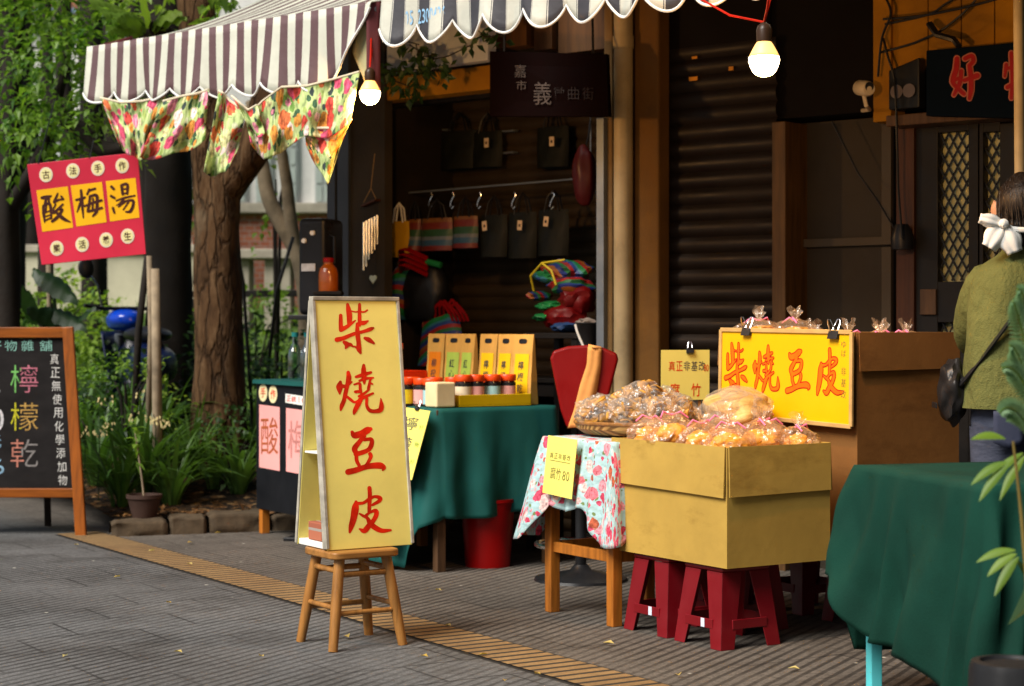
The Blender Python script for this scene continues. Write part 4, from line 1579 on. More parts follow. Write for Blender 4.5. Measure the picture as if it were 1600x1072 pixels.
# cream block and ochre tray on the front edge
g = G()
g.box(-.105 / 2, .105 / 2, -.05, .05, 0, .115)
o = part('cream_box', g, MAT('cream_box', (.70, .60, .38), .6, .15, 7, .1), None, bev=.008, seg=3)
o.location = k1(.055, .065)
o.rotation_euler = (0, 0, TH + .05)
tag(o, 'plain cream box at the front corner of the green table', 'box')
tr = thing('jar_tray', 'long ochre tray on the front edge of the green table', 'tray', k1(.33, .10), TH)
g = G()
x0, x1, y0, y1 = -.195, .20, -.075, .075
g.box(x0, x1, y0, y1, 0, .006)
part('base', g, MAT('ochre_tray', (.52, .36, .05), .5, .12, 4, .05), tr)
for (a, b, c_, d_) in ((x0, x1, y0, y0 + .006), (x0, x1, y1 - .006, y1), (x0, x0 + .006, y0 + .0065, y1 - .0065), (x1 - .006, x1, y0 + .0065, y1 - .0065)):
    g = G()
    g.box(a, b, c_, d_, .0065, .054)
    part('side', g, MAT('ochre_tray', (.52, .36, .05), .5), tr, bev=.002)


# jars
M_jarred = MAT('red_lid', (.62, .085, .022), .35, .1, 8, 0, spec=.5)
M_jam = MAT('dark_preserve', (.04, .012, .008), .2, .4, 20, 0, spec=.6)
jl = {'pink': MAT('pink_label', (.66, .36, .33), .6, .1, 20, 0), 'blue': MAT('pale_blue_label', (.36, .56, .58), .6, .1, 20, 0), 'yellow': MAT('yellow_label', (.70, .55, .10), .6, .1, 20, 0), 'cream': MAT('cream_label', (.66, .58, .44), .6, .1, 20, 0)}


def make_jar(colr, label, loc, rz):
    j = thing('jam_jar', label, 'jar', loc, rz, 'red lidded jars on the green table')
    g = G()
    g.lathe([(.001, 0), (.036, 0), (.039, .006), (.039, .088), (.034, .1), (.034, .104)], n=24)
    part('glass', g, M_jam, j, 1)
    g = G()
    g.lathe([(.0397, .010), (.0397, .076)], n=24)
    part('label', g, jl[colr], j, 1)
    g = G()
    g.lathe([(.0402, .077), (.0402, .092)], n=24)
    part('band', g, MAT('black_band', (.02, .02, .02), .4, .9, 120, 0), j, 1)
    g = G()
    g.lathe([(.0, .099), (.040, .099), (.0415, .102), (.0415, .126), (.039, .130), (.0, .130)], n=24)
    part('lid', g, M_jarred, j, 1, bev=.001)
    return j


jp = {}
jars = [('yellow', -.0, .30, 'jar with a yellow label at the left end of the row of jars'), ('pink', .055, .235, 'pink labelled jar between a yellow and a blue one left of the cream box'), ('blue', .06, .155, 'pale blue labelled jar just left of the cream box'),
        ('pink', .27, .10, 'pink labelled jar in the ochre tray, the one closest to the cream box'), ('cream', .20, .10, 'cream labelled jar in the ochre tray beside the cream box'), ('blue', .36, .10, 'pale blue labelled jar in the middle of the ochre tray'), ('pink', .445, .10, 'pink labelled jar at the right end of the ochre tray'),
        ('pink', .17, .32, 'pink labelled jar in the second row behind the cream box'), ('cream', .26, .29, 'cream labelled jar in the second row behind the tray'), ('yellow', .35, .27, 'yellow labelled jar in the second row behind the tray'), ('blue', .44, .26, 'pale blue labelled jar in the second row by the kraft bags'), ('pink', .11, .43, 'pink labelled jar in the third row below the red crate')]
for cc, x, y, lab in jars:
    zz = TH1 + .005 + (.016 if .04 < y < .14 and x > .14 else 0)
    if cc not in jp:
        jp[cc] = make_jar(cc, lab, k1(x, y, zz), rnd.uniform(0, 6))
    else:
        dup(jp[cc], k1(x, y, zz), rnd.uniform(0, 6), lab)
cr = thing('red_crate', 'open red plastic crate with two jars on top behind the row of jars', 'crate', k1(.10, .62), TH)
g = G()
g.box(-.11, .13, -.13, .15, 0, .012)
for z0_, z1_ in ((.012, .05), (.07, .105), (.125, .15)):
    for (a, b, c_, d_) in ((-.11, .13, -.13, -.12), (-.11, .13, .14, .15), (-.11, -.1, -.12, .14), (.12, .13, -.12, .14)):
        g.box(a, b, c_, d_, z0_, z1_)
for x in (-.105, .125):
    for y in (-.125, .145):
        g.box(x - .006, x + .006, y - .006, y + .006, .012, .15)
g.box(-.11, .13, -.13, .15, .1505, .158)
part('body', g, MAT('orange_red_plastic', (.50, .05, .012), .4, .1, 4, .05), cr, bev=.001)
dup(jp['pink'], k1(.04, .56, TH1 + .166), .4, 'pink labelled jar standing on the red crate next to the tall sign')
dup(jp['cream'], k1(.12, .62, TH1 + .166), 1.4, 'cream labelled jar standing on the red crate by the striped bag')

# kraft stand-up bags along the back edge
M_kraft = MAT('kraft_paper', (.56, .33, .12), .7, .12, 6, .2, 60)
M_hole = M_black


def kraft(colr, label, loc, rz, inkc):
    b = thing('kraft_bag', label, 'paper bag', loc, rz, 'kraft paper bags along the back of the green table')
    Wd, H_ = .130, .335                                             # local: width along y, front face towards -x
    def sf(sg):
        return lambda a, c: (sg * (.036 * (1 - c) ** .8 * (1 - .3 * (2 * a - 1) ** 2) + .0022) + .003 * noise.noise(Vector((a * 4, c * 6, sg))), Wd * (a - .5) * (1 - .03 * math.sin(math.pi * c)), H_ * c)
    g = G()
    g.grid(sf(-1), 14, 20)
    g.grid(sf(1), 14, 20)
    g.grid(lambda a, c: ((2 * a - 1) * sf(1)(0, c)[0], -Wd / 2 * (1 - .03 * math.sin(math.pi * c)), H_ * c), 6, 20)
    g.grid(lambda a, c: ((2 * a - 1) * sf(1)(1, c)[0], Wd / 2 * (1 - .03 * math.sin(math.pi * c)), H_ * c), 6, 20)
    part('bag', g, M_kraft, b, 2)
    g = G()                                                        # punched handle hole
    zc = H_ * .90
    pts = []
    for i in range(20):
        t = 2 * math.pi * i / 20
        pts.append((-.0068 - .004, .026 * (abs(math.cos(t)) ** .6) * (1 if math.cos(t) > 0 else -1), zc + .012 * (abs(math.sin(t)) ** .6) * (1 if math.sin(t) > 0 else -1)))
    pts = [Vector((sf(-1)(.5 + p[1] / Wd, p[2] / H_)[0] - .0022, p[1], p[2])) for p in pts]
    g.add(pts, [tuple(range(20))])
    part('handle_hole', g, M_hole, b)
    g = G()
    g.grid(lambda a, c: Vector(sf(-1)(.14 + .72 * a, .06 + .66 * c)) + Vector((-.0024, 0, 0)), 6, 8)
    part('label', g, MAT(colr[0], colr[1], .6, .06, 8, .03), b, 2)
    g = G()
    for i, ch in enumerate('檸檬乾' if inkc == 0 else ('柳橙' if inkc == 1 else '紅心')):
        put_char(g, ch, lambda a, c: Vector(sf(-1)(.5 - a / Wd, c / H_)) + Vector((-.0040, 0, 0)), 0, .185 - i * .055, .038, .042, .004)
    part('lettering', g, lm, b)
    return b


cols = [(('orange_label_paper', (.62, .20, .03)), 1), (('green_label_paper', (.36, .46, .12)), 2), (('green_label_paper', (.36, .46, .12)), 2), (('gold_label_paper', (.72, .47, .04)), 0), (('gold_label_paper', (.72, .47, .04)), 0), (('gold_label_paper', (.72, .47, .04)), 0)]
labs = ['kraft bag with an orange label at the left end of its row', 'kraft bag with a green label next to the orange labelled one', 'kraft bag with a green label next to the yellow labelled bags', 'kraft bag with a yellow label right after the green labelled bags', 'kraft bag with a yellow label, second from the right end', 'kraft bag with a yellow label at the right end nearest the red chair']
kb_ = {}
for i, (c_, ik) in enumerate(cols):
    y = .99 - i * .170
    loc = k1(.575 + .010 * math.sin(i * 2.3), y)
    if c_[0] in kb_:
        dup(kb_[c_[0]], loc, TH + R(8) + rnd.uniform(-.16, .16), labs[i])
    else:
        kb_[c_[0]] = kraft(c_, labs[i], loc, TH + R(8) + rnd.uniform(-.16, .16), ik)

# red bin below
b = thing('red_bin', 'plain red plastic bin standing under the green stall table', 'bin', onz(762, 884), TH)
g = G()
g.lathe([(.001, .003), (.105, 0), (.128, .30), (.135, .305), (.135, .32), (.125, .32), (.10, .01), (.001, .012)], n=36)
part('body', g, M_red, b, 1)

# small floral-cloth table
Q = Vector((.389, 6.97, 0))
t2 = thing('small_table', 'small orange wooden table under the blue floral cloth', 'table', Q, TH)
TH2 = .690
make_table(t2, -.012, .50, .0, .466, TH2, M_teak, .044, .022, .06, .26)
M_blueflor = floral('blue_rose_cotton', (.36, .52, .54), [(.55, .05, .10), (.62, .25, .30), (.66, .16, .20), (.58, .07, .13), (.70, .50, .48), (.42, .10, .05)], [(.62, .60, .55), (.16, .22, .08), (.60, .35, .36)], 23, .52, .26, .25)


def drop2(x, y, nx, ny):
    cor = max(0, 1 - min(abs(y - 0), abs(y - .466)) / .13)
    cx = max(0, 1 - abs(x) / .13)
    return .262 + .13 * cor * (1 if nx < -.2 else cx) + .012 * math.sin(y * 31)


g = cloth(-.02, .51, -.008, .474, TH2 + .004, drop2, lambda x, y, nx, ny: (.03 + .055 * sm(y, .28, .47) * 1.2 + .0 * x) if nx < -.2 else .02, 6.2, .022, 8, .02)
cl = part('floral_tablecloth', g, M_blueflor, None, 2, solid=.002)
cl.location = Q
cl.rotation_euler = (0, 0, TH)
tag(cl, 'pale blue cotton cloth with pink roses on the small wooden table', 'tablecloth')
q2 = lambda x, y, z=TH2 + .006: wmat(t2) @ Vector((x, y, z))
inkg = MAT('olive_pencil', (.16, .14, .05), .7, .2, 30, 0)
fc = [q2(-.062, .365, .705), q2(-.062, .165, .698), q2(-.098, .150, .474), q2(-.098, .352, .484)]
tx = [(c, .2 + .145 * i, .33, .12, .095, inkg, -.005) for i, c in enumerate('真正非基改')] + [('腐', .3, .63, .18, .2, inkg, -.005), ('竹', .49, .63, .16, .2, inkg, -.005), ('8', .68, .64, .1, .16, inkg, -.005), ('0', .81, .64, .1, .16, inkg, -.005)]
o, pt = quad_sign('price_card', 'lemon yellow price card reading 80 pinned on the blue floral cloth', 'price card', fc, .0015, yel, tx)
g = G()
g.bar(pt(.14, .415, .001), pt(.84, .415, .001), .0022, .001)
part('underline', g, inkg, o)

# bamboo tray heaped with brown bags
tc = Q - Vector((.389, 6.97, 0)) + Vector((.508, 7.41, 0))
b = thing('bamboo_tray', 'round shallow bamboo tray heaped with bagged bean curd knots', 'tray', (tc.x, tc.y, TH2 + .014), TH)
wv = N('woven_bamboo')
cw = wv.co(scale=(1, 1, 1))
wa = wv.n('TexWave', wave_type='BANDS', bands_direction='DIAGONAL', Vector=cw, Scale=26.0).outputs[0]
wv.bump(wa, .5, .004)
wmt = wv.out(wv.ramp(wa, [(.2, (.16, .075, .02)), (.7, (.42, .23, .07))]), .55)
g = G()
g.lathe([(.001, .0), (.22, .0), (.252, .022), (.258, .045), (.25, .045), (.215, .008), (.001, .008)], n=48)
part('dish', g, wmt, b, 1)
g = G()
g.tube([(.256 * math.cos(2 * math.pi * i / 48), .256 * math.sin(2 * math.pi * i / 48), .046) for i in range(49)], .008, 8)
part('rim', g, WOOD('honey_timber', (.36, .17, .055), .4), b, 1)

M_film = FILM('clear_film')
M_peach = FILM('peach_film', (1, .96, .90), (.88, .60, .36), 16)
M_knot = MAT('fried_bean_curd', (.46, .24, .065), .55, .6, 18, .5, 60, spec=.4)
M_tofu = MAT('tofu_skin', (.74, .36, .085), .55, .4, 9, .3, 30, spec=.4)
M_pink = MAT('pink_tie', (.70, .22, .34), .5, .1, 20, 0)


def food_bag(name, label, group, loc, size, seed, kind, rz=0.0, tie=True):
    r = random.Random(seed)
    b = thing(name, label, 'food bag', loc, rz, group)
    sx, sy, sz = size
    g = G()
    if kind == 'knot':
        for i in range(30):
            v = rv(r)
            v = v.normalized() * v.length ** .4
            c_ = Vector((v.x * sx * .80, v.y * sy * .80, sz * .9 + v.z * sz * .78))
            g2 = G()
            L, w = r.uniform(.05, .085), r.uniform(.026, .042)
            bend = r.uniform(-1.2, 1.2)
            g2.grid(lambda a, c2: (L * (a - .5), w * (c2 - .5) + .006 * math.sin(a * 7), .018 * math.sin(a * 3.1) * bend + .004 * math.sin(c2 * 9)), 6, 3)
            M_ = Matrix.Translation(c_) @ Matrix.Rotation(r.uniform(0, 6.28), 4, rv(r)) @ Matrix.Rotation(r.uniform(0, 6.28), 4, 'Z')
            g.add([M_ @ p for p in g2.v], g2.f)
        part('contents', g, M_knot, b, 2, solid=.005)
    else:
        for i in range(4):
            v = rv(r)
            M_ = Matrix.Rotation(r.uniform(-.5, .5), 3, 'Y') @ Matrix.Rotation(r.uniform(-.6, .6), 3, 'X')
            bm2 = bmesh.new()
            bmesh.ops.create_icosphere(bm2, subdivisions=4, radius=1)
            A_ = r.uniform(0, 6.28)
            q_ = Matrix.Rotation(A_, 3, 'Z') @ Matrix.Rotation(r.uniform(-.4, .4), 3, 'Y')
            vs2 = []
            for vv in bm2.verts:
                c2 = vv.co
                fold = abs(math.sin(c2.x * 4.2 + c2.z * 2.2 + i * 1.3 + 1.2 * noise.noise(c2 * 1.7 + Vector((seed, i, 0)))))
                kk = .86 + .22 * fold + .10 * noise.noise(c2 * 2.1 + Vector((i, seed, 0)))
                vs2.append(q_ @ Vector((c2.x * sx * .62 * kk, c2.y * sy * .56 * kk, c2.z * sz * .50 * kk)) + Vector((v.x * sx * .30, v.y * sy * .30, sz * (.55 + .16 * i))))
            g.add(vs2, [tuple(x.index for x in f_.verts) for f_ in bm2.faces])
            bm2.free()
        part('contents', g, M_tofu, b, 2)
    g = G()
    bm = bmesh.new()
    bmesh.ops.create_icosphere(bm, subdivisions=4, radius=1)
    vs = []
    for v in bm.verts:
        c_ = v.co
        k = 1.0 + .16 * noise.noise(c_ * 2.3 + Vector((seed, 0, 0))) + .20 * abs(noise.noise(c_ * 4.2 + Vector((0, seed, 0)))) + .12 * abs(noise.noise(c_ * 9 + Vector((0, seed, 5))))
        p = Vector((c_.x * sx * k, c_.y * sy * k, sz * (.92 + c_.z * k * .98)))
        if tie and c_.z > .72:                                    # gathered neck
            q = (c_.z - .72) / .28
            p.x *= (1 - q) ** .5 * .9 + .12
            p.y *= (1 - q) ** .5 * .9 + .12
            p.z += .012 * q
        if p.z < 0:
            p.z *= .1
        vs.append(p)
    g.add(vs, [tuple(v.index for v in f.verts) for f in bm.faces])
    bm.free()
    if tie:                                                       # ruffled ears above the tie
        top = sz * 1.95 + .006
        er = r.uniform(.35, .75)
        g.grid(lambda a, c2: (math.cos(a * 6.283) * (.008 + .034 * er * c2 * (1 + .5 * math.sin(a * 31 + seed))), math.sin(a * 6.283) * (.008 + .030 * er * c2 * (1 + .5 * math.cos(a * 25))), top + .042 * c2 * (1 + .35 * math.sin(a * 12.5 + seed))), 40, 5)
    part('film', g, M_film if kind == 'knot' else M_peach, b)
    if tie:
        g = G()
        top = sz * 1.93
        g.tube([(.011 * math.cos(t * .785), .011 * math.sin(t * .785), top + .004) for t in range(9)], .0035, 6)
        a0 = r.uniform(0, 6)
        for s_ in (0, 2.2):
            g.tube([(.01 * math.cos(a0 + s_), .01 * math.sin(a0 + s_), top + .004), (.035 * math.cos(a0 + s_), .035 * math.sin(a0 + s_), top + .014), (.06 * math.cos(a0 + s_ + .4), .06 * math.sin(a0 + s_ + .4), top - .008)], [.003, .004, .003], 6)
        part('tie', g, M_pink, b, 1)
    return b


M_ = Matrix.Translation((tc.x, tc.y, 0)) @ Matrix.Rotation(TH, 4, 'Z')
knots = [(-.17, .02, .0, 'bag of brown bean curd knots at the left front of the bamboo tray'), (-.13, -.11, .0, 'bag of brown bean curd knots at the front of the tray beside the yellow card'), (-.04, -.17, .0, 'bag of bean curd knots low on the tray next to the yellow carton'), (-.09, .13, .0, 'bag of bean curd knots at the back left of the tray by the red chair'), (.02, .0, .055, 'topmost bag of bean curd knots in the middle of the heap'), (.06, .14, .02, 'bag of bean curd knots at the back of the heap below the small yellow card'), (.13, .02, .03, 'shiny bag of bean curd knots at the right of the heap'), (.08, -.11, .01, 'bag of bean curd knots at the right front of the tray behind the tofu skins')]
for i, (x, y, z, lab) in enumerate(knots):
    food_bag('snack_bag', lab, 'bags of bean curd knots on the bamboo tray', M_ @ Vector((x, y, TH2 + .03 + z)), (.100, .082, .070), 20 + i, 'knot', rnd.uniform(0, 6), False)

# small yellow card in a clip behind the tray
cp = at(1033, 547, 7.78)
dx = Vector((.90, .20, 0)).normalized()
c0 = cp
c1 = cp + dx * .213
fc = [c0, c1, c1 - Vector((0, -.01, .21)), c0 - Vector((0, -.01, .21))]
red2 = M_redink
o, pt = quad_sign('small_card', 'small yellow card with a wire clip standing behind the bamboo tray', 'price card', fc, .002, MAT('straw_paper', (.70, .58, .20), .7, .05, 4, .03), [(c, .22 + .155 * i, .32, .13, .19, lm if i > 1 else red2, .0) for i, c in enumerate('真正非基改')] + [('80', .93, .36, .1, .14, red2, 0), ('腐', .28, .80, .2, .26, red2, .004), ('竹', .72, .80, .2, .26, red2, .004)])
g = G()
for k_ in (0.2, .8):
    q_ = wmat(o) @ pt(k_, 1.0, 0)
    g.bar(q_ + Vector((0, .012, .05)), (q_.x, q_.y + .012, .70), .012, .006)
part('stake', g, M_bamboo, o, world=True)
binder_clip((c0 + c1) / 2 + Vector((.02, 0, 0)), dx, Vector((0, -1, 0)), 'wire clip on the top of the small yellow card', 1.0)
# ------------------------------------------------------------------ plastic stools
def plastic_stool(name, label, loc, rz, H=.286, stickers=False, group='maroon plastic stools under the cartons'):
    t = thing(name, label, 'stool', loc, rz, group)
    w0, w1 = .135, .105
    g = G()
    g.box(-w1 - .004, w1 + .004, -w1 - .004, w1 + .004, H - .018, H)
    part('seat', g, M_maroon, t, bev=.012, seg=3)
    for sx in (-1, 1):
        for sy in (-1, 1):
            g = G()
            c0, c1 = Vector((sx * w0, sy * w0, 0)), Vector((sx * w1, sy * w1, H - .019))
            # L-shaped leg: two tapering blades meeting at the corner
            for (dx, dy, b0, b1) in ((-sx, 0, .060, .088), (0, -sy, .060, .088)):
                n_ = Vector((0, sy, 0)) if dx else Vector((sx, 0, 0))
                e0, e1 = Vector((dx, dy, 0)) * b0, Vector((dx, dy, 0)) * b1
                th_ = n_ * -.004
                vs = [c0, c0 + e0, c1 + e1, c1, c0 + th_, c0 + e0 + th_, c1 + e1 + th_, c1 + th_]
                g.add(vs, [(0, 1, 2, 3), (7, 6, 5, 4), (0, 4, 5, 1), (1, 5, 6, 2), (2, 6, 7, 3), (3, 7, 4, 0)])
            part('leg', g, M_maroon, t, bev=.004, seg=3)
    lo = .30
    k = w0 + (w1 - w0) * lo
    zc = H * lo
    hh = .017
    for ax in (0, 1):
        for s_ in (-1, 1):
            g = G()
            if ax == 0:
                g.box(-k + .048, k - .048, s_ * k - .003, s_ * k + .003, zc - hh, zc + hh)
            else:
                g.box(s_ * k - .003, s_ * k + .003, -k + .048, k - .048, zc - hh, zc + hh)
            part('stretcher', g, M_maroon, t, bev=.002)
    if stickers:
        g = G()
        g.box(-k - .0045, -k - .0034, -.035, -.015, zc - .015, zc + .016)
        g.lathe([(0, 0), (.008, 0), (.008, .001), (0, .001)], n=12)
        part('sticker', g, MAT('pale_blue_sticker', (.62, .66, .75), .5, .1, 40, 0), t)
    return t


C0 = Vector((.746, 6.44, 0))
c1p = lambda x, y, z=0.0: C0 + V * x - U * y + Vector((0, 0, z))
ps = plastic_stool('plastic_stool', 'maroon plastic stool with a pale sticker under the near corner of the yellow carton', c1p(.125, .155), TH, stickers=True)
dup(ps, c1p(.125, .465), TH, 'maroon plastic stool under the yellow carton beside the floral cloth table')
dup(ps, c1p(.375, .40), TH, 'maroon plastic stool in shadow at the back under the yellow carton')


def carton(name, label, loc, rz, wx, wy, z0, H, m, flap, flapm=None, th=.007):
    t = thing(name, label, 'carton', loc, rz)
    g = G()
    g.box(0, wx, 0, wy, z0, z0 + th)
    for (a, b, c_, d_) in ((0, wx, 0, th), (0, wx, wy - th, wy), (0, th, th, wy - th), (wx - th, wx, th, wy - th)):
        g.box(a, b, c_, d_, z0 + th, z0 + H)
    part('body', g, m, t)
    zt = z0 + H
    # flaps folded down outside; each bows slightly away from the wall
    def fl_(p, e, n_, L, sag, lift):
        g = G()
        g.grid(lambda a, b: p + e * (.004 + a * (L - .008)) + n_ * (.0045 + lift * b + .0015 * b * math.sin(5 * a + 1)) + Vector((0, 0, .003 - (flap + sag * (a - .5)) * b)), 14, 8)
        part('flap', g, flapm or m, t, 0, solid=.005)
    Z = Vector((0, 0, zt))
    fl_(Vector((0, wy, 0)) + Z, Vector((0, -1, 0)), Vector((-1, 0, 0)), wy, .012, .007)
    fl_(Vector((0, 0, 0)) + Z, Vector((1, 0, 0)), Vector((0, -1, 0)), wx, -.006, .004)
    fl_(Vector((wx, 0, 0)) + Z, Vector((0, 1, 0)), Vector((1, 0, 0)), wy, .0, .006)
    return t


cy = carton('yellow_carton', 'open yellow cardboard carton of bagged tofu skin with its flaps folded down', C0, TH, .475, .685, .288, .42, M_cardy, .172)
g = G()
g.box(.012, .463, .012, .673, .60, .64)
part('packing_sheet', g, M_cardy, cy)
tofu = [(.095, .44, .655, .095, 'tofu skin bag with a pink tie at the left corner of the yellow carton'), (.105, .27, .645, .085, 'tofu skin bag between the left corner bag and the twisted clear one'), (.12, .125, .645, .085, 'clear twisted tofu skin bag at the near corner of the yellow carton'), (.265, .135, .645, .09, 'tofu skin bag in the middle of the right side of the yellow carton'), (.40, .09, .645, .075, 'tofu skin bag with a bright pink tie at the right corner of the yellow carton'), (.23, .30, .65, .09, 'tofu skin bag with pink tie in front of the big tan bundle'), (.11, .585, .65, .085, 'tofu skin bag at the back left of the yellow carton beside the bamboo tray'), (.38, .24, .645, .085, 'tofu skin bag below the yellow sign board')]
for i, (x, y, z, s_, lab) in enumerate(tofu):
    food_bag('tofu_bag', lab, 'bags of tofu skin in the yellow carton', c1p(x, y, z), (s_ * 1.05, s_ * .98, s_ * .80), 50 + i, 'tofu', rnd.uniform(0, 6))
b = thing('tofu_bundle', 'large tan plastic bundle of tofu skin in front of the yellow sign board', 'food bundle', c1p(.40, .43, .715), TH + .9)
g = G()
g.blob((0, 0, .09), (.225, .13, .085), .22, 2.0, 4, 4)
mt = N('tan_tofu_bundle')
f = mt.noise(2.2, mt.co(scale=(9, 3, 14), rot=(0, 0, .5)), 5, .65)
mt.bump(f, .7, .02)
part('contents', g, mt.out(mt.ramp(f, [(.3, (.36, .19, .05)), (.6, (.58, .36, .12)), (.8, (.66, .46, .2))]), .5), b, 1)
g = G()
g.blob((0, 0, .092), (.235, .14, .095), .25, 2.2, 5, 4)
part('film', g, M_film, b, 2)
g = G()
g.tube([(-.19, -.06, .06), (-.05, -.13, .085), (.10, -.12, .075), (.2, -.05, .07)], .004, 6)
part('tie', g, M_pink, b, 1)

# big brown carton with the yellow sign
BB = Vector((1.265, 6.80, 0))
cb = carton('brown_carton', 'large dark brown carton filled with tofu skin bags behind the yellow sign', BB, TH, .52, .80, .33, .775, M_cardb, .14)
b1 = lambda x, y, z=0.0: BB + V * x - U * y + Vector((0, 0, z))
g = G()
g.box(.012, .508, .012, .788, .97, .995)
part('packing_sheet', g, M_cardb, cb)
ps4 = plastic_stool('plastic_stool', 'taller dark red plastic stool under the near side of the brown carton', b1(.26, .20), TH, .328)
dup(ps4, b1(.26, .58), TH, 'taller dark red plastic stool under the far side of the brown carton')
for i, (x, y, z, s_, lab) in enumerate([(.12, .70, 1.0, .0955, 'high peaked tofu skin bag at the left end of the brown carton'), (.24, .62, 1.0, .0955, 'tofu skin bag with white ears behind the left sign clip'), (.16, .42, 1.0, .095, 'tofu skin bag with pink ties behind the middle of the yellow sign'), (.14, .2, 1.0, .095, 'tofu skin bag with pink ties beside the right sign clip'), (.26, .15, 1.0, .09, 'tofu skin bag near the front edge of the brown carton'), (.40, .16, 1.0, .095, 'peaked tofu skin bag in the right half of the brown carton'), (.44, .35, 1.0, .0955, 'tofu skin bag with a raised ear at the right end of the brown carton')]):
    food_bag('tofu_bag', lab, 'bags of tofu skin in the brown carton', b1(x, y, z + (.05 if y > .55 else 0)), (s_ * 1.1, s_ * 1.05, s_ * .55), 80 + i, 'tofu', rnd.uniform(0, 6))

# the sign on its left face
def sgp(px, py, off=0.0):
    """photo pixel on the sign plane, 3 cm in front of the carton's left face"""
    o_ = Vector((0, 0, CH))
    d = Vector(((px - 800) / F, 1, -(py - HZ) / F))
    n_ = -V
    t = ((BB + n_ * (.032 + off)) - o_).dot(n_) / d.dot(n_)
    return o_ + d * t


fc = [sgp(1127, 515), sgp(1331, 519), sgp(1330, 667), sgp(1125, 646)]
tx = [(c, .945, .13 + .095 * i, .032, .07, inkg, -.01) for i, c in enumerate('ゆば')] + [(c, .945, .42 + .12 * i, .034, .085, inkg, -.01) for i, c in enumerate('非基改')]
o, pt = quad_sign('yellow_sign', 'bright yellow board with orange characters leaning on the brown carton', 'sign', fc, .012, M_yellowpaint, tx)
o_inv = wmat(o).inverted()
org2 = {'柴': (1127.2, 527, .0533, .090), '燒': (1170.5, 531, .0522, .087), '豆': (1218.4, 539.3, .0567, .086), '皮': (1266.7, 534, .0585, .0937)}
for grow, lift, m, nm in ((13, 0, M_darkred, 'lettering_outline'), (-7, .0010, M_orangeink, 'lettering')):
    g = G()
    for ch in '柴燒豆皮':
        ox, oy, sx_, sy_ = org2[ch]
        for i, st in enumerate(BR[ch]):
            stroke(g, st, lambda x, y, l: sgp(ox + x * sx_, oy + y * sy_, .0006 + lift + l), grow, i * .00005)
    part(nm, g, m, o, world=True)
g = G()
for a, b_ in (((0, 0), (1, 0)), ((1, 0), (1, 1)), ((1, 1), (0, 1)), ((0, 1), (0, 0))):
    g.bar(pt(*a, .001), pt(*b_, .001), .010, .016)
part('border', g, MAT('tan_board_edge', (.46, .30, .14), .6, .2, 12, .1), o, bev=.002)
dsg = (fc[1] - fc[0]).normalized()
binder_clip(sgp(1167, 517, .004), dsg, -V, 'left black binder clip on the top of the yellow sign', 1.5)
binder_clip(sgp(1303, 522, .004), dsg, -V, 'right black binder clip on the top of the yellow sign', 1.5)

# ------------------------------------------------------------------ red chair with an orange bag
CHp = Vector((.325, 8.45, 0))
t = thing('red_chair', 'red backed swivel chair with a chrome foot ring behind the floral table', 'chair', CHp, -.10)
cs = 8.5 / F
g = G()
outl = [(-52, 560), (-47, 548), (-25, 541), (5, 539), (30, 543), (52, 552), (54, 562), (44, 600), (32, 650), (26, 668), (-26, 668), (-36, 640)]
pts = [(x * cs, CH - (y - HZ) * cs) for x, y in outl]
g.prism(pts, .035)
part('backrest', g, MAT('dark_red_vinyl', (.17, .008, .006), .42, .12, 4, .1, 60), t, bev=.012, seg=3)
g = G()
g.lathe([(.001, .50), (.19, .50), (.20, .515), (.20, .55), (.185, .565), (.001, .565)], (0, -.18, 0), 36)
part('seat', g, MAT('dark_red_vinyl', (.17, .008, .006)), t, 1)
g = G()
g.tube([(0, -.18, .06), (0, -.18, .50)], .025, 14)
g.bar((0, .02, .52), (0, .03, .75), .05, .014, (0, 1, 0))
g.bar((0, -.12, .49), (0, .03, .49), .05, .012)
part('post', g, M_black, t, 1)
g = G()
g.tube([(.20 * math.cos(2 * math.pi * i / 40), -.18 + .20 * math.sin(2 * math.pi * i / 40), .16) for i in range(41)], .010, 8)
for k_ in range(3):
    a = k_ * 2.1
    g.tube([(0, -.18, .17), (.2 * math.cos(a), -.18 + .2 * math.sin(a), .16)], .007, 6)
part('foot_ring', g, M_chrome, t, 1)
g = G()
g.lathe([(.001, .0), (.21, .0), (.205, .012), (.05, .045), (.03, .07), (.001, .07)], (0, -.18, 0), 40)
part('base', g, M_black, t, 1)
M_orange = MAT('apricot_cloth', (.62, .31, .13), .85, .2, 8, .35, 26)
bg = thing('cloth_bag', 'apricot cloth bag hanging over the back of the red chair', 'bag', CHp, -.10)
g = G()
L_ = [(8, 541), (6, 570), (-4, 600), (-14, 640), (-24, 668)]
R_ = [(28, 545), (27, 575), (22, 605), (16, 640), (12, 664)]


def lerpl(P, a):
    x = a * (len(P) - 1)
    i = min(int(x), len(P) - 2)
    k = x - i
    return (P[i][0] * (1 - k) + P[i + 1][0] * k, P[i][1] * (1 - k) + P[i + 1][1] * k)


def bagf(a, b_):
    p, q = lerpl(L_, b_), lerpl(R_, b_)
    x, y = p[0] + (q[0] - p[0]) * a, p[1] + (q[1] - p[1]) * a
    return (x * cs, -.012 - .018 * math.sin(a * math.pi) - .004 * math.sin(a * 9 + b_ * 2), CH - (y - HZ) * cs)


g.grid(bagf, 16, 18)
g.grid(lambda a, b_: (bagf(a, 0)[0], -.012 + .055 * b_ - .027 * math.sin(a * math.pi) * (1 - b_), bagf(a, 0)[2] + .012 * math.sin(b_ * math.pi) - .03 * b_ * b_), 16, 6)
part('body', g, M_orange, bg, 2, solid=.006)

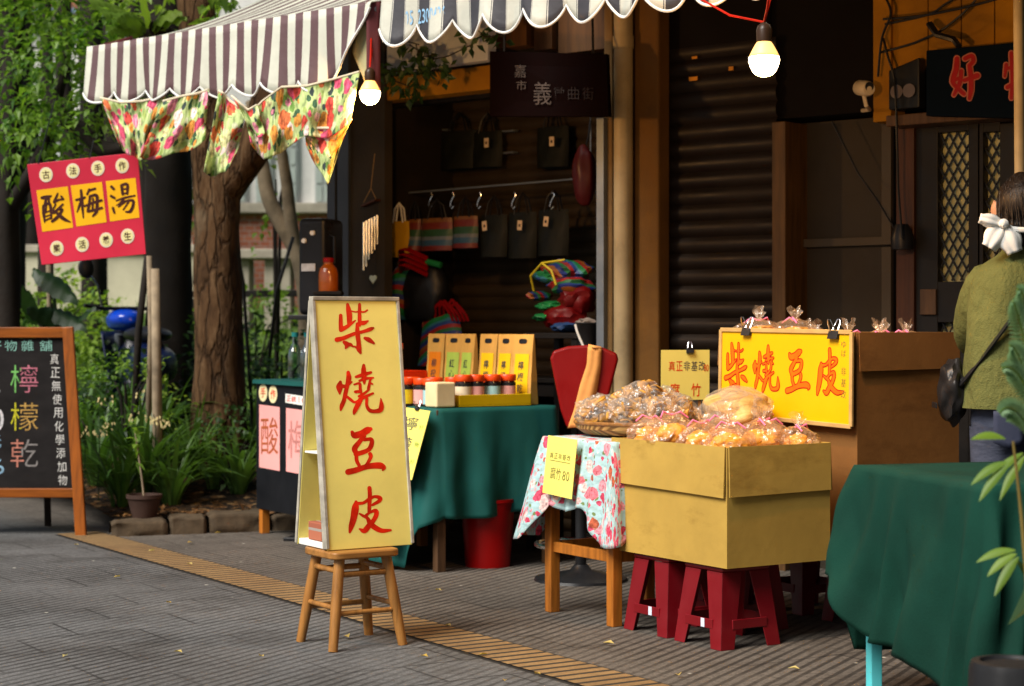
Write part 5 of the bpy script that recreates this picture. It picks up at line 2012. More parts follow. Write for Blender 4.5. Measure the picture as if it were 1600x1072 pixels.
# ------------------------------------------------------------------ right table with the green cloth
RT0 = Vector((1.06, 5.75, 0))
ea, eb = Vector((.27, -.963, 0)), Vector((.963, .27, 0))
THR = math.atan2(.27, .963)
t3 = thing('cyan_table', 'cyan legged table under the green cloth at the right edge', 'table', RT0, THR)
TH3 = .700
M_cyan = MAT('cyan_paint', (.16, .55, .58), .45, .12, 6, .05)
# local x = eb, y = -ea; table runs towards us, so y is negative
make_table(t3, 0, 1.25, -.80, 0, TH3 - .006, M_cyan, .038, .045)


def drop3(x, y, nx, ny):
    if nx < -.2:
        return .33 + .17 * sm(-y, .0, .17) + .09 * sm(-y, .2, .8) + .008 * math.sin(y * 17)
    return .57 + .012 * math.sin(x * 9)


def flare3(x, y, nx, ny):
    if nx < -.2:
        return .012 + .085 * sm(y, -.22, 0)
    return .03


g = cloth(0, 1.25, -.80, 0, TH3, drop3, flare3, 5.6, .050, 12, .010, 30, 420, .14, 1.6)
cl = part('green_tablecloth', g, MAT('green_tablecloth_weave', (.0085, .036, .025), .85, .25, 2.5, .25, 160, spec=.12, dirt=.3), None, 2, solid=.003)
cl.location = RT0
cl.rotation_euler = (0, 0, THR)
tag(cl, 'long dark green cloth draped over the empty table at the right edge', 'tablecloth')


# ------------------------------------------------------------------ the person at the right
def skin_person():
    px0 = Vector((1.80, 6.50, 0))
    s = 1.0
    J = {'pel': (0, 0, .90, .125), 'wa': (0, 0, 1.02, .12), 'ch': (0, .01, 1.22, .11), 'sh': (0, 0, 1.33, .07), 'nk': (0, .01, 1.42, .052), 'hd0': (0, .03, 1.50, .075), 'hd1': (0, .03, 1.58, .085), 'hd2': (0, .02, 1.645, .045),
         'ls': (-.125, .01, 1.30, .045), 'le': (-.165, .15, 1.09, .038), 'lw': (-.10, .34, 1.04, .028), 'lh': (-.06, .40, 1.04, .032),
         'rs': (.125, .01, 1.30, .045), 're': (.165, .15, 1.09, .038), 'rw': (.10, .34, 1.04, .028), 'rh': (.06, .40, 1.04, .032),
         'lhp': (-.085, 0, .86, .098), 'lk': (-.095, .02, .47, .060), 'la': (-.10, -.02, .09, .042), 'lt': (-.11, .12, .035, .038),
         'rhp': (.085, 0, .86, .098), 'rk': (.095, .02, .47, .060), 'ra': (.10, -.02, .09, .042), 'rt': (.11, .12, .035, .038)}
    E_ = [('pel', 'wa'), ('wa', 'ch'), ('ch', 'sh'), ('sh', 'nk'), ('nk', 'hd0'), ('hd0', 'hd1'), ('hd1', 'hd2'), ('sh', 'ls'), ('ls', 'le'), ('le', 'lw'), ('lw', 'lh'), ('sh', 'rs'), ('rs', 're'), ('re', 'rw'), ('rw', 'rh'), ('pel', 'lhp'), ('lhp', 'lk'), ('lk', 'la'), ('la', 'lt'), ('pel', 'rhp'), ('rhp', 'rk'), ('rk', 'ra'), ('ra', 'rt')]
    # fingers: five short chains from each hand
    for sd, sx in (('l', -1), ('r', 1)):
        hx, hy, hz, _ = J[sd + 'h']
        for fi in range(4):
            ox = (fi - 1.5) * .017
            ln = (.030, .036, .034, .026)[fi]
            J[f'{sd}f{fi}a'] = (hx + ox * .9, hy + .035, hz + .008, .0095)
            J[f'{sd}f{fi}b'] = (hx + ox * 1.1, hy + .035 + ln, hz - .004, .0085)
            J[f'{sd}f{fi}c'] = (hx + ox * 1.1, hy + .045 + ln * 1.3, hz - .030, .0075)
            E_ += [(sd + 'h', f'{sd}f{fi}a'), (f'{sd}f{fi}a', f'{sd}f{fi}b'), (f'{sd}f{fi}b', f'{sd}f{fi}c')]
        J[sd + 't0'] = (hx - sx * .034, hy + .012, hz, .011)
        J[sd + 't1'] = (hx - sx * .048, hy + .045, hz - .012, .009)
        E_ += [(sd + 'h', sd + 't0'), (sd + 't0', sd + 't1')]
    names = list(J)
    me = bpy.data.meshes.new('person')
    me.from_pydata([J[k][:3] for k in names], [(names.index(a), names.index(b)) for a, b in E_], [])
    o = bpy.data.objects.new('person', me)
    COL.objects.link(o)
    md = o.modifiers.new('skin', 'SKIN')
    md.use_smooth_shade = True
    sv_ = me.skin_vertices[0].data
    for i, k in enumerate(names):
        sv_[i].radius = (J[k][3], J[k][3])
        sv_[i].use_root = (k == 'pel')
    m2 = o.modifiers.new('sub', 'SUBSURF')
    m2.levels = m2.render_levels = 2
    me.materials.append(MAT('skin', (.46, .26, .17), .5, .12, 8, .1))
    o.location = px0
    o.rotation_euler = (0, 0, -.10)
    WM[o.name] = Matrix.Translation(px0) @ Matrix.Rotation(-.10, 4, 'Z')
    return o


PS = skin_person()
tag(PS, 'person seen from behind in an olive top and blue jeans with a white scarf knot', 'person')


def loft(g, rings, n=36, wr=0.0, seed=0, cap=False):
    """rings: (cx, cy, z, rx, ry)"""
    vs, fs = [], []
    for j, (cx, cy, z, rx, ry) in enumerate(rings):
        for i in range(n):
            t = 2 * math.pi * i / n
            w = 1 + wr * (noise.noise(Vector((math.cos(t) * 2.2, math.sin(t) * 2.2, z * 7 + seed))) + .5 * math.sin(t * 5 + z * 14))
            e = .82
            ct, st = math.cos(t), math.sin(t)
            vs.append((cx + rx * w * abs(ct) ** e * (1 if ct > 0 else -1), cy + ry * w * abs(st) ** e * (1 if st > 0 else -1), z))
    for j in range(len(rings) - 1):
        for i in range(n):
            fs.append((j * n + i, j * n + (i + 1) % n, (j + 1) * n + (i + 1) % n, (j + 1) * n + i))
    if cap:
        fs.append(tuple((len(rings) - 1) * n + i for i in range(n)))
    g.add(vs, fs)
    return g


g = G()
loft(g, [(0, .0, .845, .232, .165), (0, 0, .90, .228, .165), (0, 0, 1.0, .215, .158), (0, .0, 1.12, .205, .150), (0, .0, 1.22, .200, .145), (0, .0, 1.29, .190, .130), (0, .0, 1.335, .165, .108), (0, .003, 1.368, .115, .085), (0, .008, 1.39, .078, .072), (0, .012, 1.425, .068, .066), (0, .012, 1.43, .062, .060)], 44, .052, 3)
for sx in (-1, 1):
    # sleeve down to the elbow and forearm
    P_ = [Vector((sx * .09, .01, 1.31)), Vector((sx * .135, .03, 1.27)), Vector((sx * .165, .085, 1.17)), Vector((sx * .168, .15, 1.09)), Vector((sx * .135, .25, 1.06)), Vector((sx * .108, .32, 1.045))]
    g.tube(P_, [.085, .082, .073, .064, .056, .050], 18, 0, .10)
mo = N('olive_cotton')
f = mo.noise(5, mo.co(), 5, .6)
mo.bump(mo.math('ADD', mo.noise(7, mo.co(scale=(1, 1, .6)), 4, .6), mo.math('MULTIPLY', mo.noise(220, mo.co()), .1)), .9, .05)
part('shirt', g, mo.out(mo.ramp(f, [(.3, (.085, .090, .024)), (.7, (.125, .128, .036))]), .85, 0, .2), PS, 2, sub=1)
g = G()
loft(g, [(0, .0, .93, .175, .135), (0, 0, .86, .185, .140), (0, 0, .80, .188, .142), (0, 0, .76, .186, .140)], 36, .02, 5)
for sx in (-1, 1):
    loft(g, [(sx * .092, 0, .78, .102, .125), (sx * .095, .01, .62, .092, .105), (sx * .097, .02, .47, .078, .088), (sx * .10, 0, .25, .072, .08), (sx * .10, -.01, .07, .07, .078)], 28, .03, 7 + sx)
mj = N('blue_denim')
f = mj.noise(6, mj.co(), 5, .6)
mj.bump(mj.noise(9, mj.co(scale=(1, 1, 2)), 4), .5, .02)
J_ = part('jeans', g, mj.out(mj.ramp(f, [(.3, (.026, .031, .052)), (.7, (.065, .073, .105))]), .85, 0, .2), PS, 2)
for sx in (-1, 1):
    g = G()
    g.grid(lambda a, b_: (sx * .085 + .10 * (a - .5), -.150 - .004 * math.sin(a * 3.14), .84 - .11 * b_ - .02 * (1 - abs(2 * a - 1)) * b_), 6, 6)
    part('back_pocket', g, MAT('blue_denim_dark', (.036, .041, .066), .85, .2, 8, .2), J_, 2, solid=.004)
for sx in (-1, 1):
    g = G()
    g.blob((sx * .105, .05, .04), (.052, .13, .045), .1, 1.5, 4, 3)
    part('shoe', g, M_black, PS, 1)
g = G()
g.blob((0, .018, 1.555), (.098, .108, .115), .07, 2.2, 9, 4)
g.blob((0, -.012, 1.465), (.085, .075, .085), .12, 2.2, 10, 3)
mh = N('dark_hair')
f = mh.noise(3, mh.co(scale=(40, 40, 4)), 4)
mh.bump(f, .6, .01)
# loose strands over the hair mass
rh = random.Random(12)
for i in range(150):
    a_ = rh.uniform(math.pi * .95, math.pi * 2.05)
    z0 = rh.uniform(.02, .11)
    rr = .100 * math.sqrt(max(.05, 1 - (z0 / .118) ** 2))
    p0 = Vector((rr * math.cos(a_) * .97, .018 + rr * 1.07 * math.sin(a_), 1.555 + z0))
    p1 = Vector((.104 * math.cos(a_ + .1), .018 + .113 * math.sin(a_ + .1), 1.53 + rh.uniform(-.02, .03)))
    p2 = Vector((.088 * math.cos(a_ + .15), -.005 + .088 * math.sin(a_ + .15), 1.435 + rh.uniform(-.02, .03)))
    p2 += rv(rh) * .010
    g.tube([p0 * (1 - t_) ** 2 + p1 * (2 * t_ * (1 - t_)) + p2 * t_ * t_ for t_ in [e / 6 for e in range(7)]], [.0016, .0018, .0018, .0018, .0016, .0012, .0006], 4)
part('hair', g, mh.out(mh.ramp(f, [(.3, (.006, .004, .003)), (.7, (.022, .014, .009))]), .4), PS, 1)
g = G()
for sx in (-1,):
    g.blob((sx * .098, .05, 1.54), (.014, .026, .035), .15, 2, 2, 3)
part('ear', g, MAT('skin', (.46, .26, .17)), PS, 1)
mwh = MAT('white_cotton', (.74, .73, .70), .8, .08, 9, .4, 30)
g = G()
ring_ = [(.112 * math.cos(a), .018 + .118 * math.sin(a), 1.492 + .030 * math.sin(a)) for a in [math.pi * (1.02 + .96 * i / 24) for i in range(25)]]
g.tube([Vector(p) for p in ring_], .010, 8)
part('scarf_band', g, mwh, PS, 1)
for ang, L_s, w in ((R(238), .095, .040), (R(292), .105, .042), (R(165), .085, .025)):
    g = G()
    ax = Vector((math.cos(ang), -.12, math.sin(ang)))
    sd = Vector((-math.sin(ang), 0, math.cos(ang)))
    o0 = Vector((-.092, -.085, 1.482))
    g.grid(lambda a, b_: o0 + ax * (L_s * a) + sd * (w * (b_ - .5) * 2 * math.sin(min(1, a * 1.05 + .08) * math.pi * .80) ** .8) + Vector((0, -.016 * math.sin(math.pi * b_) * math.sin(a * 2.6) - .004 * math.sin(b_ * 12), 0)), 12, 10)
    part('scarf_loop', g, mwh, PS, 2, solid=.004)
g = G()
g.blob((-.092, -.098, 1.485), (.017, .016, .017), .2, 3, 1, 3)
part('scarf_knot', g, mwh, PS, 1)
# shoulder bag
bgp = wmat(PS)
sb = thing('shoulder_bag', 'black shoulder bag at the hip of the person in olive', 'bag', bgp @ Vector((-.245, .06, .80)), -.10)
g = G()
g.blob((0, 0, .10), (.05, .11, .115), .22, 2.4, 6, 4)
part('body', g, MAT('black_leather', (.014, .013, .013), .4, .3, 8, .3, 60), sb, 1, world=False)
g = G()
pts = []
for i in range(15):
    k_ = i / 14
    a = Vector((.085, -.07, 1.40)).lerp(Vector((-.235, -.02, .92)), k_)
    a.y -= .122 * math.sin(math.pi * min(1, k_ * .95 + .04)) ** .7
    pts.append(bgp @ a)
pts2 = [p for p in pts]
for p, q in zip(pts2, pts2[1:]):
    g.bar(p, q, .006, .022, (0, 1, .3))
part('strap', g, M_black, sb, world=True)
g = G()
g.bar((-.06, -.04, .05), (-.06, .07, .05), .006, .02)
part('flap', g, MAT('black_leather', (.014, .013, .013)), sb, bev=.002)

# ------------------------------------------------------------------ bulbs on red wires
def bulb(label, px, py, Y, rad, power, cage, anchors):
    c = at(px, py, Y)
    b = thing('light_bulb', label, 'light bulb', c, 0, 'bare bulbs lighting the stalls')
    g = G()
    prof = [(.001, -.82), (.30, -.79), (.55, -.68), (.75, -.48), (.90, -.18), (.98, .10), (1.0, .28), (.98, .45), (.90, .65), (.72, 1.0), (.56, 1.28), (.46, 1.42)]
    g.lathe([(r_ * rad, z * rad) for r_, z in prof[:8]], n=32)
    part('glass', g, EMIT('bulb_glow_' + str(int(power)), (1.0, .76, .42), 13.0), b, 2)
    g = G()
    g.lathe([(r_ * rad, z * rad) for r_, z in prof[7:]], n=32)
    part('neck', g, EMIT('bulb_neck', (1.0, .50, .14), 1.1), b, 2)
    g = G()
    g.lathe([(.47 * rad, 1.42 * rad), (.50 * rad, 1.45 * rad), (.52 * rad, 2.2 * rad), (.40 * rad, 2.5 * rad), (.12 * rad, 2.7 * rad), (.001, 2.72 * rad)], n=20)
    part('socket', g, MAT('brown_bakelite', (.035, .018, .010), .35, .2, 20, 0), b, 1)
    g = G()
    top = c + Vector((0, 0, 2.7 * rad))
    for a in anchors:
        e = Vector(a)
        mid = (top + e) / 2 - Vector((0, 0, .02))
        g.tube([top, mid, e], .004, 6)
    part('wire', g, MAT('red_wire', (.42, .035, .015), .4, .1, 20, 0), b, 1, world=True)
    l = bpy.data.lights.new('bulb_light', 'POINT')
    l.energy = power
    l.color = (1.0, .50, .15)
    l.shadow_soft_size = .03
    lo_ = bpy.data.objects.new('bulb_light', l)
    COL.objects.link(lo_)
    lo_.parent = b
    lo_.location = (0, 0, -rad * 1.35)
    return b


bulb('large glowing bulb hanging on red wires above the cartons', 1194, 100, 6.25, .052, 30, True, [at(1090, -4, 6.55), at(1215, -60, 6.2), at(1204, -30, 6.15)])
bulb('glowing bulb at the end of the plum striped awning beside the floral curtain', 578, 150, 8.42, .048, 19, False, [at(580, 60, 8.45), at(586, 20, 8.5)])

# ------------------------------------------------------------------ floral curtains under the first awning
M_curt = floral('bright_flower_curtain', (.44, .52, .22), [(.62, .07, .05), (.70, .24, .34), (.64, .26, .05), (.74, .55, .52), (.60, .08, .16), (.62, .60, .30), (.58, .14, .05)], [(.05, .11, .055), (.15, .27, .06), (.34, .42, .12), (.045, .06, .06), (.55, .56, .36)], 14, .60, .44, .55)


def curtain(label, top, bot, folds, amp, d=-1.27, nu=40, nv=24, hem=True):
    o = thing('floral_curtain', label, 'curtain', fwp(top[0][0], top[0][1], d), 0, 'flowered cloths pegged under the plum striped awning')
    def fn(a, b_):
        p, q = lerpl(top, a), lerpl(bot, a)
        px, py = p[0] + (q[0] - p[0]) * b_, p[1] + (q[1] - p[1]) * b_
        py += 3 * math.sin(a * 9) * b_
        dd = d - amp * (.3 + .7 * b_) * math.sin(folds * 2 * math.pi * a + 2.5 * b_ + .8 * math.sin(4 * b_)) - .01 * math.sin(9 * b_ + 5 * a)
        return fwp(px, py, dd)
    Wd = (fwp(*top[0], d) - fwp(*top[-1], d)).length + amp * folds * 2
    Hd = (fwp(*top[len(top) // 2], d) - fwp(*bot[len(bot) // 2], d)).length
    g = G()
    g.grid(fn, nu, nv, 0, lambda a, b_: (a * Wd + top[0][0] * .01, b_ * Hd))
    part('cloth', g, M_curt, o, 2, world=True, solid=.002)
    g = G()
    g.tube([fn(i / nu, -.0) for i in range(nu + 1)], .006, 6)
    part('hem', g, MAT('cream_hem', (.62, .55, .42), .7, .1, 20, 0), o, 1, world=True)
    return o


curtain('flowered cloth hanging at the outer left corner of the plum awning', [(157, 153), (190, 160), (222, 158), (258, 150)], [(184, 222), (200, 242), (218, 252), (226, 240)], 2.5, .022)
curtain('flowered cloth gathered diagonally, second from the outer corner of the plum awning', [(255, 158), (285, 150), (308, 146), (326, 140)], [(218, 246), (250, 247), (292, 238), (321, 216)], 2.2, .03, -1.30)
curtain('narrow flowered cloth tied in a twist in the middle of the plum awning', [(342, 142), (350, 146), (360, 158), (384, 174)], [(318, 268), (336, 276), (352, 270), (372, 232)], 1.4, .03, -1.28)
curtain('broad flowered cloth with a hanging point beside the left bulb', [(384, 186), (410, 158), (440, 136), (480, 134), (520, 124), (562, 112)], [(392, 226), (412, 246), (440, 240), (478, 214), (512, 214), (548, 190)], 3.2, .03, -1.28, 60, 26)
curtain('pointed tail of flowered cloth hanging below the broad one near the bulb', [(476, 200), (500, 200), (525, 200), (549, 186)], [(478, 226), (496, 262), (512, 290), (530, 230)], 1.6, .02, -1.25)
curtain('short flowered loop of cloth between the twist and the broad curtain', [(362, 150), (376, 162), (388, 172), (402, 164)], [(385, 190), (392, 204), (402, 216), (414, 206)], 1.2, .02, -1.32, 20, 12)

# ------------------------------------------------------------------ signs on the shopfront
o = thing('maroon_sign', 'dark maroon shop sign with faint white characters under the charcoal awning', 'sign', fwp(858, 180, -.32), 0)
cs_ = [fwp(765, 80, -.32), fwp(951, 76, -.32), fwp(951, 182, -.32), fwp(765, 182, -.32)]
cs_[1].y = cs_[0].y * .35 + cs_[1].y * .65
Mi = wmat(o).inverted()
q = [Mi @ c for c in cs_]
g = G()
back = Vector((.1, .16, 0)).normalized() * .03
g.add(q + [v + back for v in q], [(3, 2, 1, 0), (4, 5, 6, 7), (0, 1, 5, 4), (1, 2, 6, 5), (2, 3, 7, 6), (3, 0, 4, 7)])
part('board', g, MAT('maroon_lacquer', (.0035, .0008, .0008), .9, .3, 4, .05, spec=.02), o, bev=.003)
nn = (q[1] - q[0]).cross(q[3] - q[0]).normalized()
if nn.y > 0:
    nn = -nn
pt_ = lambda u, v, off=.003: (q[0] * (1 - u) + q[1] * u) * (1 - v) + (q[3] * (1 - u) + q[2] * u) * v + nn * off
Wd, Hd = (q[1] - q[0]).length, (q[3] - q[0]).length
g = G()
for ch, u, v, w, h in (('嘉', .27, .30, .10, .2), ('義', .46, .64, .15, .36), ('市', .28, .52, .09, .15)):
    put_char(g, ch, lambda a, b_: pt_(a / Wd, -b_ / Hd), u * Wd, -v * Hd, w * Wd, h * Hd, .0)
part('lettering', g, MAT('faded_white_paint', (.040, .031, .027), .7, .5, 30, 0), o)
g = G()
for i, ch in enumerate('微曲街'):
    put_char(g, ch, lambda a, b_: pt_(a / Wd, -b_ / Hd), (.60 + .12 * i) * Wd, -.64 * Hd, .09 * Wd, .2 * Hd, -.008)
part('lettering', g, MAT('worn_dark_lettering', (.009, .005, .005), .7, .5, 30, 0), o)
g = G()
for u in (.12, .88):
    g = G()
    g.tube([pt_(u, 0, -.01), pt_(u, -.6, -.01)], .006, 6)
    part('hanger', g, M_black, o, 1)

o = thing('blue_sign', 'dark navy shop sign with large red brush characters at the upper right', 'sign', fwp(1530, 180, -.12), TF)
qa, qb, qc, qd = fl(1447, 79, -.12), fl(1640, 62, -.12), fl(1640, 186, -.12), fl(1447, 181, -.12)
g = G()
of = wmat(o).inverted() @ wmat(B)
q = [of @ p for p in (qa, qb, qc, qd)]
g.add(q + [v + Vector((0, .04, 0)) for v in q], [(3, 2, 1, 0), (4, 5, 6, 7), (0, 1, 5, 4), (1, 2, 6, 5), (2, 3, 7, 6), (3, 0, 4, 7)])
part('board', g, MAT('navy_board', (.004, .007, .012), .9, .25, 3, .05, spec=.03), o, bev=.003)
for grow, lift, m, nm in ((16, 0.0, MAT('pale_red_outline', (.34, .12, .085), .6, .1, 30, 0), 'lettering_outline'), (-1, .0028, MAT('deep_red_lettering', (.26, .007, .007), .5, .15, 30, 0), 'lettering')):
    g = G()
    for i, st in enumerate(HAOWU):
        stroke(g, st, lambda x, y, l: of @ fl(1460 + x / 8.24, 60 + y / 8.24, -.122 - lift - l), grow, i * .00012)
    part(nm, g, m, o)

# security camera
c = fl(1350, 138, -.12)
cw_ = fw(*c)
o = thing('security_camera', 'small white security camera on a wall bracket', 'camera', cw_, .2)
g = G()
g.lathe([(.001, -.055), (.030, -.055), (.034, -.045), (.034, .04), (.026, .06), (.001, .062)], n=24)
g.xf(Matrix.Rotation(R(100), 4, 'X'))
part('body', g, MAT('cream_plastic', (.50, .42, .30), .45, .1, 8, 0), o, 1)
g = G()
g.lathe([(.001, 0), (.020, 0), (.020, .004), (.001, .004)], n=20)
g.xf(Matrix.Translation((0, -.058, .0)) @ Matrix.Rotation(R(100), 4, 'X'))
part('lens', g, M_black, o, 1)
g = G()
g.tube([(0, .0, -.03), (.01, .0, -.075), (.05, .06, -.085), (.05, .14, -.08)], .009, 8)
part('bracket', g, MAT('cream_plastic', (.50, .42, .30)), o, 1)
# dark speaker on the ledge
o = thing('speaker', 'dark speaker box mounted beside the navy shop sign', 'speaker', fwp(1412, 170, -.03), TF)
g = G()
t0_, t1_, z0_, z1_ = fp(1392, 1440, 92, 170, -.03)
w = t1_ - t0_
h = z1_ - z0_
g.prism([(-w / 2, 0), (w / 2, 0), (w / 2, h), (-w / 2 * .4, h * .86), (-w / 2, h * .8)], .06)
part('cabinet', g, M_black, o, bev=.006)
g = G()
for x in (-.4, .25):
    g.lathe([(.02, 0), (.028, .004), (.03, .008), (.0, .008)], (0, 0, 0), 20)
g.v = [Matrix.Translation((.03 if i >= 80 else -.03, -.002, h * .35)) @ Matrix.Rotation(R(90), 4, 'X') @ p for i, p in enumerate(g.v)]
part('cone', g, MAT('grey_cone', (.14, .12, .12), .35, .1, 20, 0), o, 1)

# overhead cables
cabs = [('sagging black cable strung across the ochre boards', [(1380, 30), (1445, 24), (1530, 6), (1620, -20)]), ('black cable crossing the ochre boards down to the left', [(1383, 38), (1450, 23), (1475, 8), (1500, -8)]), ('black cable running behind the security camera to the boards', [(1372, 120), (1378, 60), (1392, 20), (1380, -10)]), ('loose black cable hooked below the ochre boards', [(1376, 82), (1420, 70), (1450, 58), (1470, 48), (1500, 25), (1525, 0)]), ('black cable hanging down the reddish door post', [(1380, 60), (1388, 90), (1398, 130), (1402, 230), (1404, 300), (1410, 372)])]
for lab, P_ in cabs:
    g = G()
    PP = [fwp(x, y, -.05 - .02 * math.sin(i)) for i, (x, y) in enumerate(P_)]
    # smooth
    S_ = []
    for i in range(len(PP) - 1):
        a, b_, c_, d_ = PP[max(i - 1, 0)], PP[i], PP[i + 1], PP[min(i + 2, len(PP) - 1)]
        for k_ in range(6):
            t_ = k_ / 6
            S_.append(.5 * ((2 * b_) + (c_ - a) * t_ + (2 * a - 5 * b_ + 4 * c_ - d_) * t_ * t_ + (3 * b_ - a - 3 * c_ + d_) * t_ ** 3))
    S_.append(PP[-1])
    g.tube(S_, .0055, 6)
    tag(part('cable', g, M_black, None, 1), lab, 'cable', 'black cables on the shopfront')
g = G()
g.tube([fwp(1300, 190, .2), fwp(1340, 270, .2), fwp(1372, 315, .15), fwp(1404, 368, .05)], .004, 6)
tag(part('cable', g, M_black, None, 1), 'slack black cable slanting across the grey panel door', 'cable', 'black cables on the shopfront')
g = G()
g.lathe([(.001, -.05), (.045, -.05), (.05, 0), (.03, .06), (.001, .06)], fwp(1409, 372, .03), 12)
tag(part('junction_box', g, M_black, None, 1), 'black junction lump on the reddish door post', 'junction box')
# black cable bundle along the top of the navy sign
g = G()
g.tube([fwp(1452, 38, -.06), fwp(1464, 55, -.1), fwp(1490, 62, -.1), fwp(1498, 72, -.12)], .014, 8, 0, .4)
tag(part('cable', g, M_black, None, 1), 'thick tangled cable bundle above the navy sign', 'cable', 'black cables on the shopfront')
# ------------------------------------------------------------------ goods hanging in the dark shop
DR = .35
r0, r1 = fl(606, 304, DR), fl(930, 300, DR)
o = thing('hanging_rail', 'thin metal rail across the dark shop opening', 'rail', fw(r0.x, DR, r0.z), TF)
g = G()
g.tube([(0, 0, 0), (r1.x - r0.x, 0, .02)], .006, 8)
part('rod', g, M_steel, o, 1)
for x in (.03, r1.x - r0.x - .03):
    g = G()
    g.tube([(x, 0, 0), (x, .0, 2.9 - r0.z)], .004, 6)
    part('hanger', g, M_steel, o, 1)
for i, px in enumerate((619, 672, 706, 748, 802, 862)):
    c = fl(px, 314, DR - .012)
    g = G()
    g.tube([(0, 0, .035), (.012, -.004, .045), (.02, 0, .03), (.008, -.004, .01), (-.004, -.004, -.01), (-.01, 0, -.03), (.004, -.004, -.042), (.014, 0, -.03)], .0055, 8)
    h = part('hook', g, M_chrome, None, 1)
    h.location = fw(c.x, c.y, c.z)
    h.rotation_euler = (0, 0, TF)
    tag(h, ['shiny hook holding the yellow paper bag', 'shiny hook above the left striped bag', 'shiny hook between the two striped bags', 'shiny hook above the first price tag', 'shiny hook above the second price tag', 'shiny hook above the price tag nearest the steel shutter guide'][i], 'hook', 'hooks on the shop rail')
RB = [(.10, (.16, .02, .014)), (.22, (.035, .09, .15)), (.30, (.12, .14, .15)), (.45, (.028, .08, .032)), (.60, (.16, .022, .012)), (.72, (.19, .07, .014)), (.86, (.022, .045, .12)), (1, (.045, .09, .036))]
def object_stripes(name, period, bands, rot, rough=.5):
    g = N(name)
    x = g.n('SeparateXYZ', Vector=g.co(rot=rot)).outputs[2]
    x = g.math('ADD', x, g.math('MULTIPLY', g.noise(4, g.co(), 2), .03))
    st, p0 = [], 0.0
    for e, c in bands:
        st.append((p0, c))
        p0 = e
    c = g.ramp(g.math('FRACT', g.math('ADD', g.math('DIVIDE', x, period), 20.0)), st, 'CONSTANT')
    g.bump(g.noise(14, g.co(), 3), .4, .01)
    return g.out(c, rough, 0, .3)


BRT = [(.14, (.26, .014, .012)), (.26, (.02, .05, .20)), (.34, (.03, .16, .20)), (.50, (.012, .17, .045)), (.62, (.24, .012, .012)), (.74, (.26, .08, .012)), (.88, (.015, .03, .16)), (1, (.02, .12, .04))]
M_bundle = object_stripes('rainbow_bundle', .16, BRT, (.5, .3, 0))
M_bundle2 = object_stripes('rainbow_bundle_steep', .14, BRT, (1.0, -.4, .3))
M_nylon = stripes('striped_nylon', .26, RB, 1, .45, .2)


def tote(name, label, px0, px1, py0, py1, d, m, group, handle=M_black, depth=.05, tagm=None):
    a, b_, z0, z1 = fp(px0, px1, py0, py1, d)
    w, h = b_ - a, z1 - z0
    o = thing(name, label, 'bag', fw((a + b_) / 2, d, z0), TF, group)
    g = G()
    def s_(sg):
        return lambda x, y: (w * (x - .5) * (1 + .05 * math.sin(3 * y)), sg * depth * (math.sin(math.pi * x) ** .5) * (1 - .6 * y) + .004 * noise.noise(Vector((x * 5, y * 5, sg))), h * y)
    for sg in (-1, 1):
        g.grid(s_(sg), 14, 12, 0, lambda x, y: (w * x, h * y))
    part('body', g, m, o, 2)
    g = G()
    for sg in (-1, 1):
        g.tube([(-w * .25, sg * depth * .35, h * .96), (-w * .16, sg * .012, h + .07), (0, 0, h + .105), (w * .16, sg * .012, h + .07), (w * .25, sg * depth * .35, h * .96)], .005, 6)
    part('handle', g, handle, o, 1)
    return o


tote('striped_bag', 'narrow rainbow striped bag beside the yellow paper bag in the dark shop', 637, 658, 343, 392, DR - .02, M_nylon, 'striped nylon bags for sale')
tote('striped_bag', 'wide rainbow striped bag hanging in the middle of the shop rail', 660, 706, 341, 392, DR - .05, M_nylon, 'striped nylon bags for sale')
tote('striped_bag', 'rainbow striped bag at the right end of the hanging striped bags', 709, 746, 338, 388, DR - .03, M_nylon, 'striped nylon bags for sale')
M_darkbag = MAT('dark_green_nylon', (.010, .011, .008), .6, .4, 6, .2)
tg = MAT('cream_price_tag', (.70, .55, .38), .7, .08, 20, 0)
for i, (x0, x1, y0, y1, lab, tx_, ty_) in enumerate(((752, 792, 336, 402, 'dark bag with a cream tag right of the striped bags on the rail', 757, 353), (796, 838, 332, 404, 'dark bag with a cream tag in the right half of the rail', 812, 352), (842, 888, 328, 400, 'dark bag with a cream tag at the right end of the rail', 853, 346), (610, 668, 205, 268, 'dark bag of the upper row above the yellow paper bag', 653, 219), (690, 745, 205, 265, 'dark bag of the upper row above the striped bags', 0, 0), (740, 784, 206, 262, 'dark bag with a tag in the middle of the upper row', 760, 223), (840, 888, 198, 262, 'dark bag with a tag at the right end of the upper row', 862, 221))):
    b = tote('dark_bag', lab, x0, x1, y0, y1, DR + .02 + (.25 if y0 < 300 else 0), M_darkbag, 'dark bags hanging in the shop')
    if tx_:
        g = G()
        dd = DR - .055 + (.22 if y0 < 300 else 0)
        c = fl(tx_, ty_, dd)
        g.box(-.016, .016, -.001, .001, -.026, .026, Matrix.Rotation(rnd.uniform(-.15, .15), 4, 'Y'))
        g.box(-.006, .006, -.003, -.0015, -.008, .006, None, 1)
        g.tube([(0, 0, .026), (.004, .02, .06)], .0012, 4, 1)
        g.v = [wmat(b).inverted() @ (wmat(B) @ (c + p)) for p in g.v]
        part('price_tag', g, [tg, M_blackink], b)
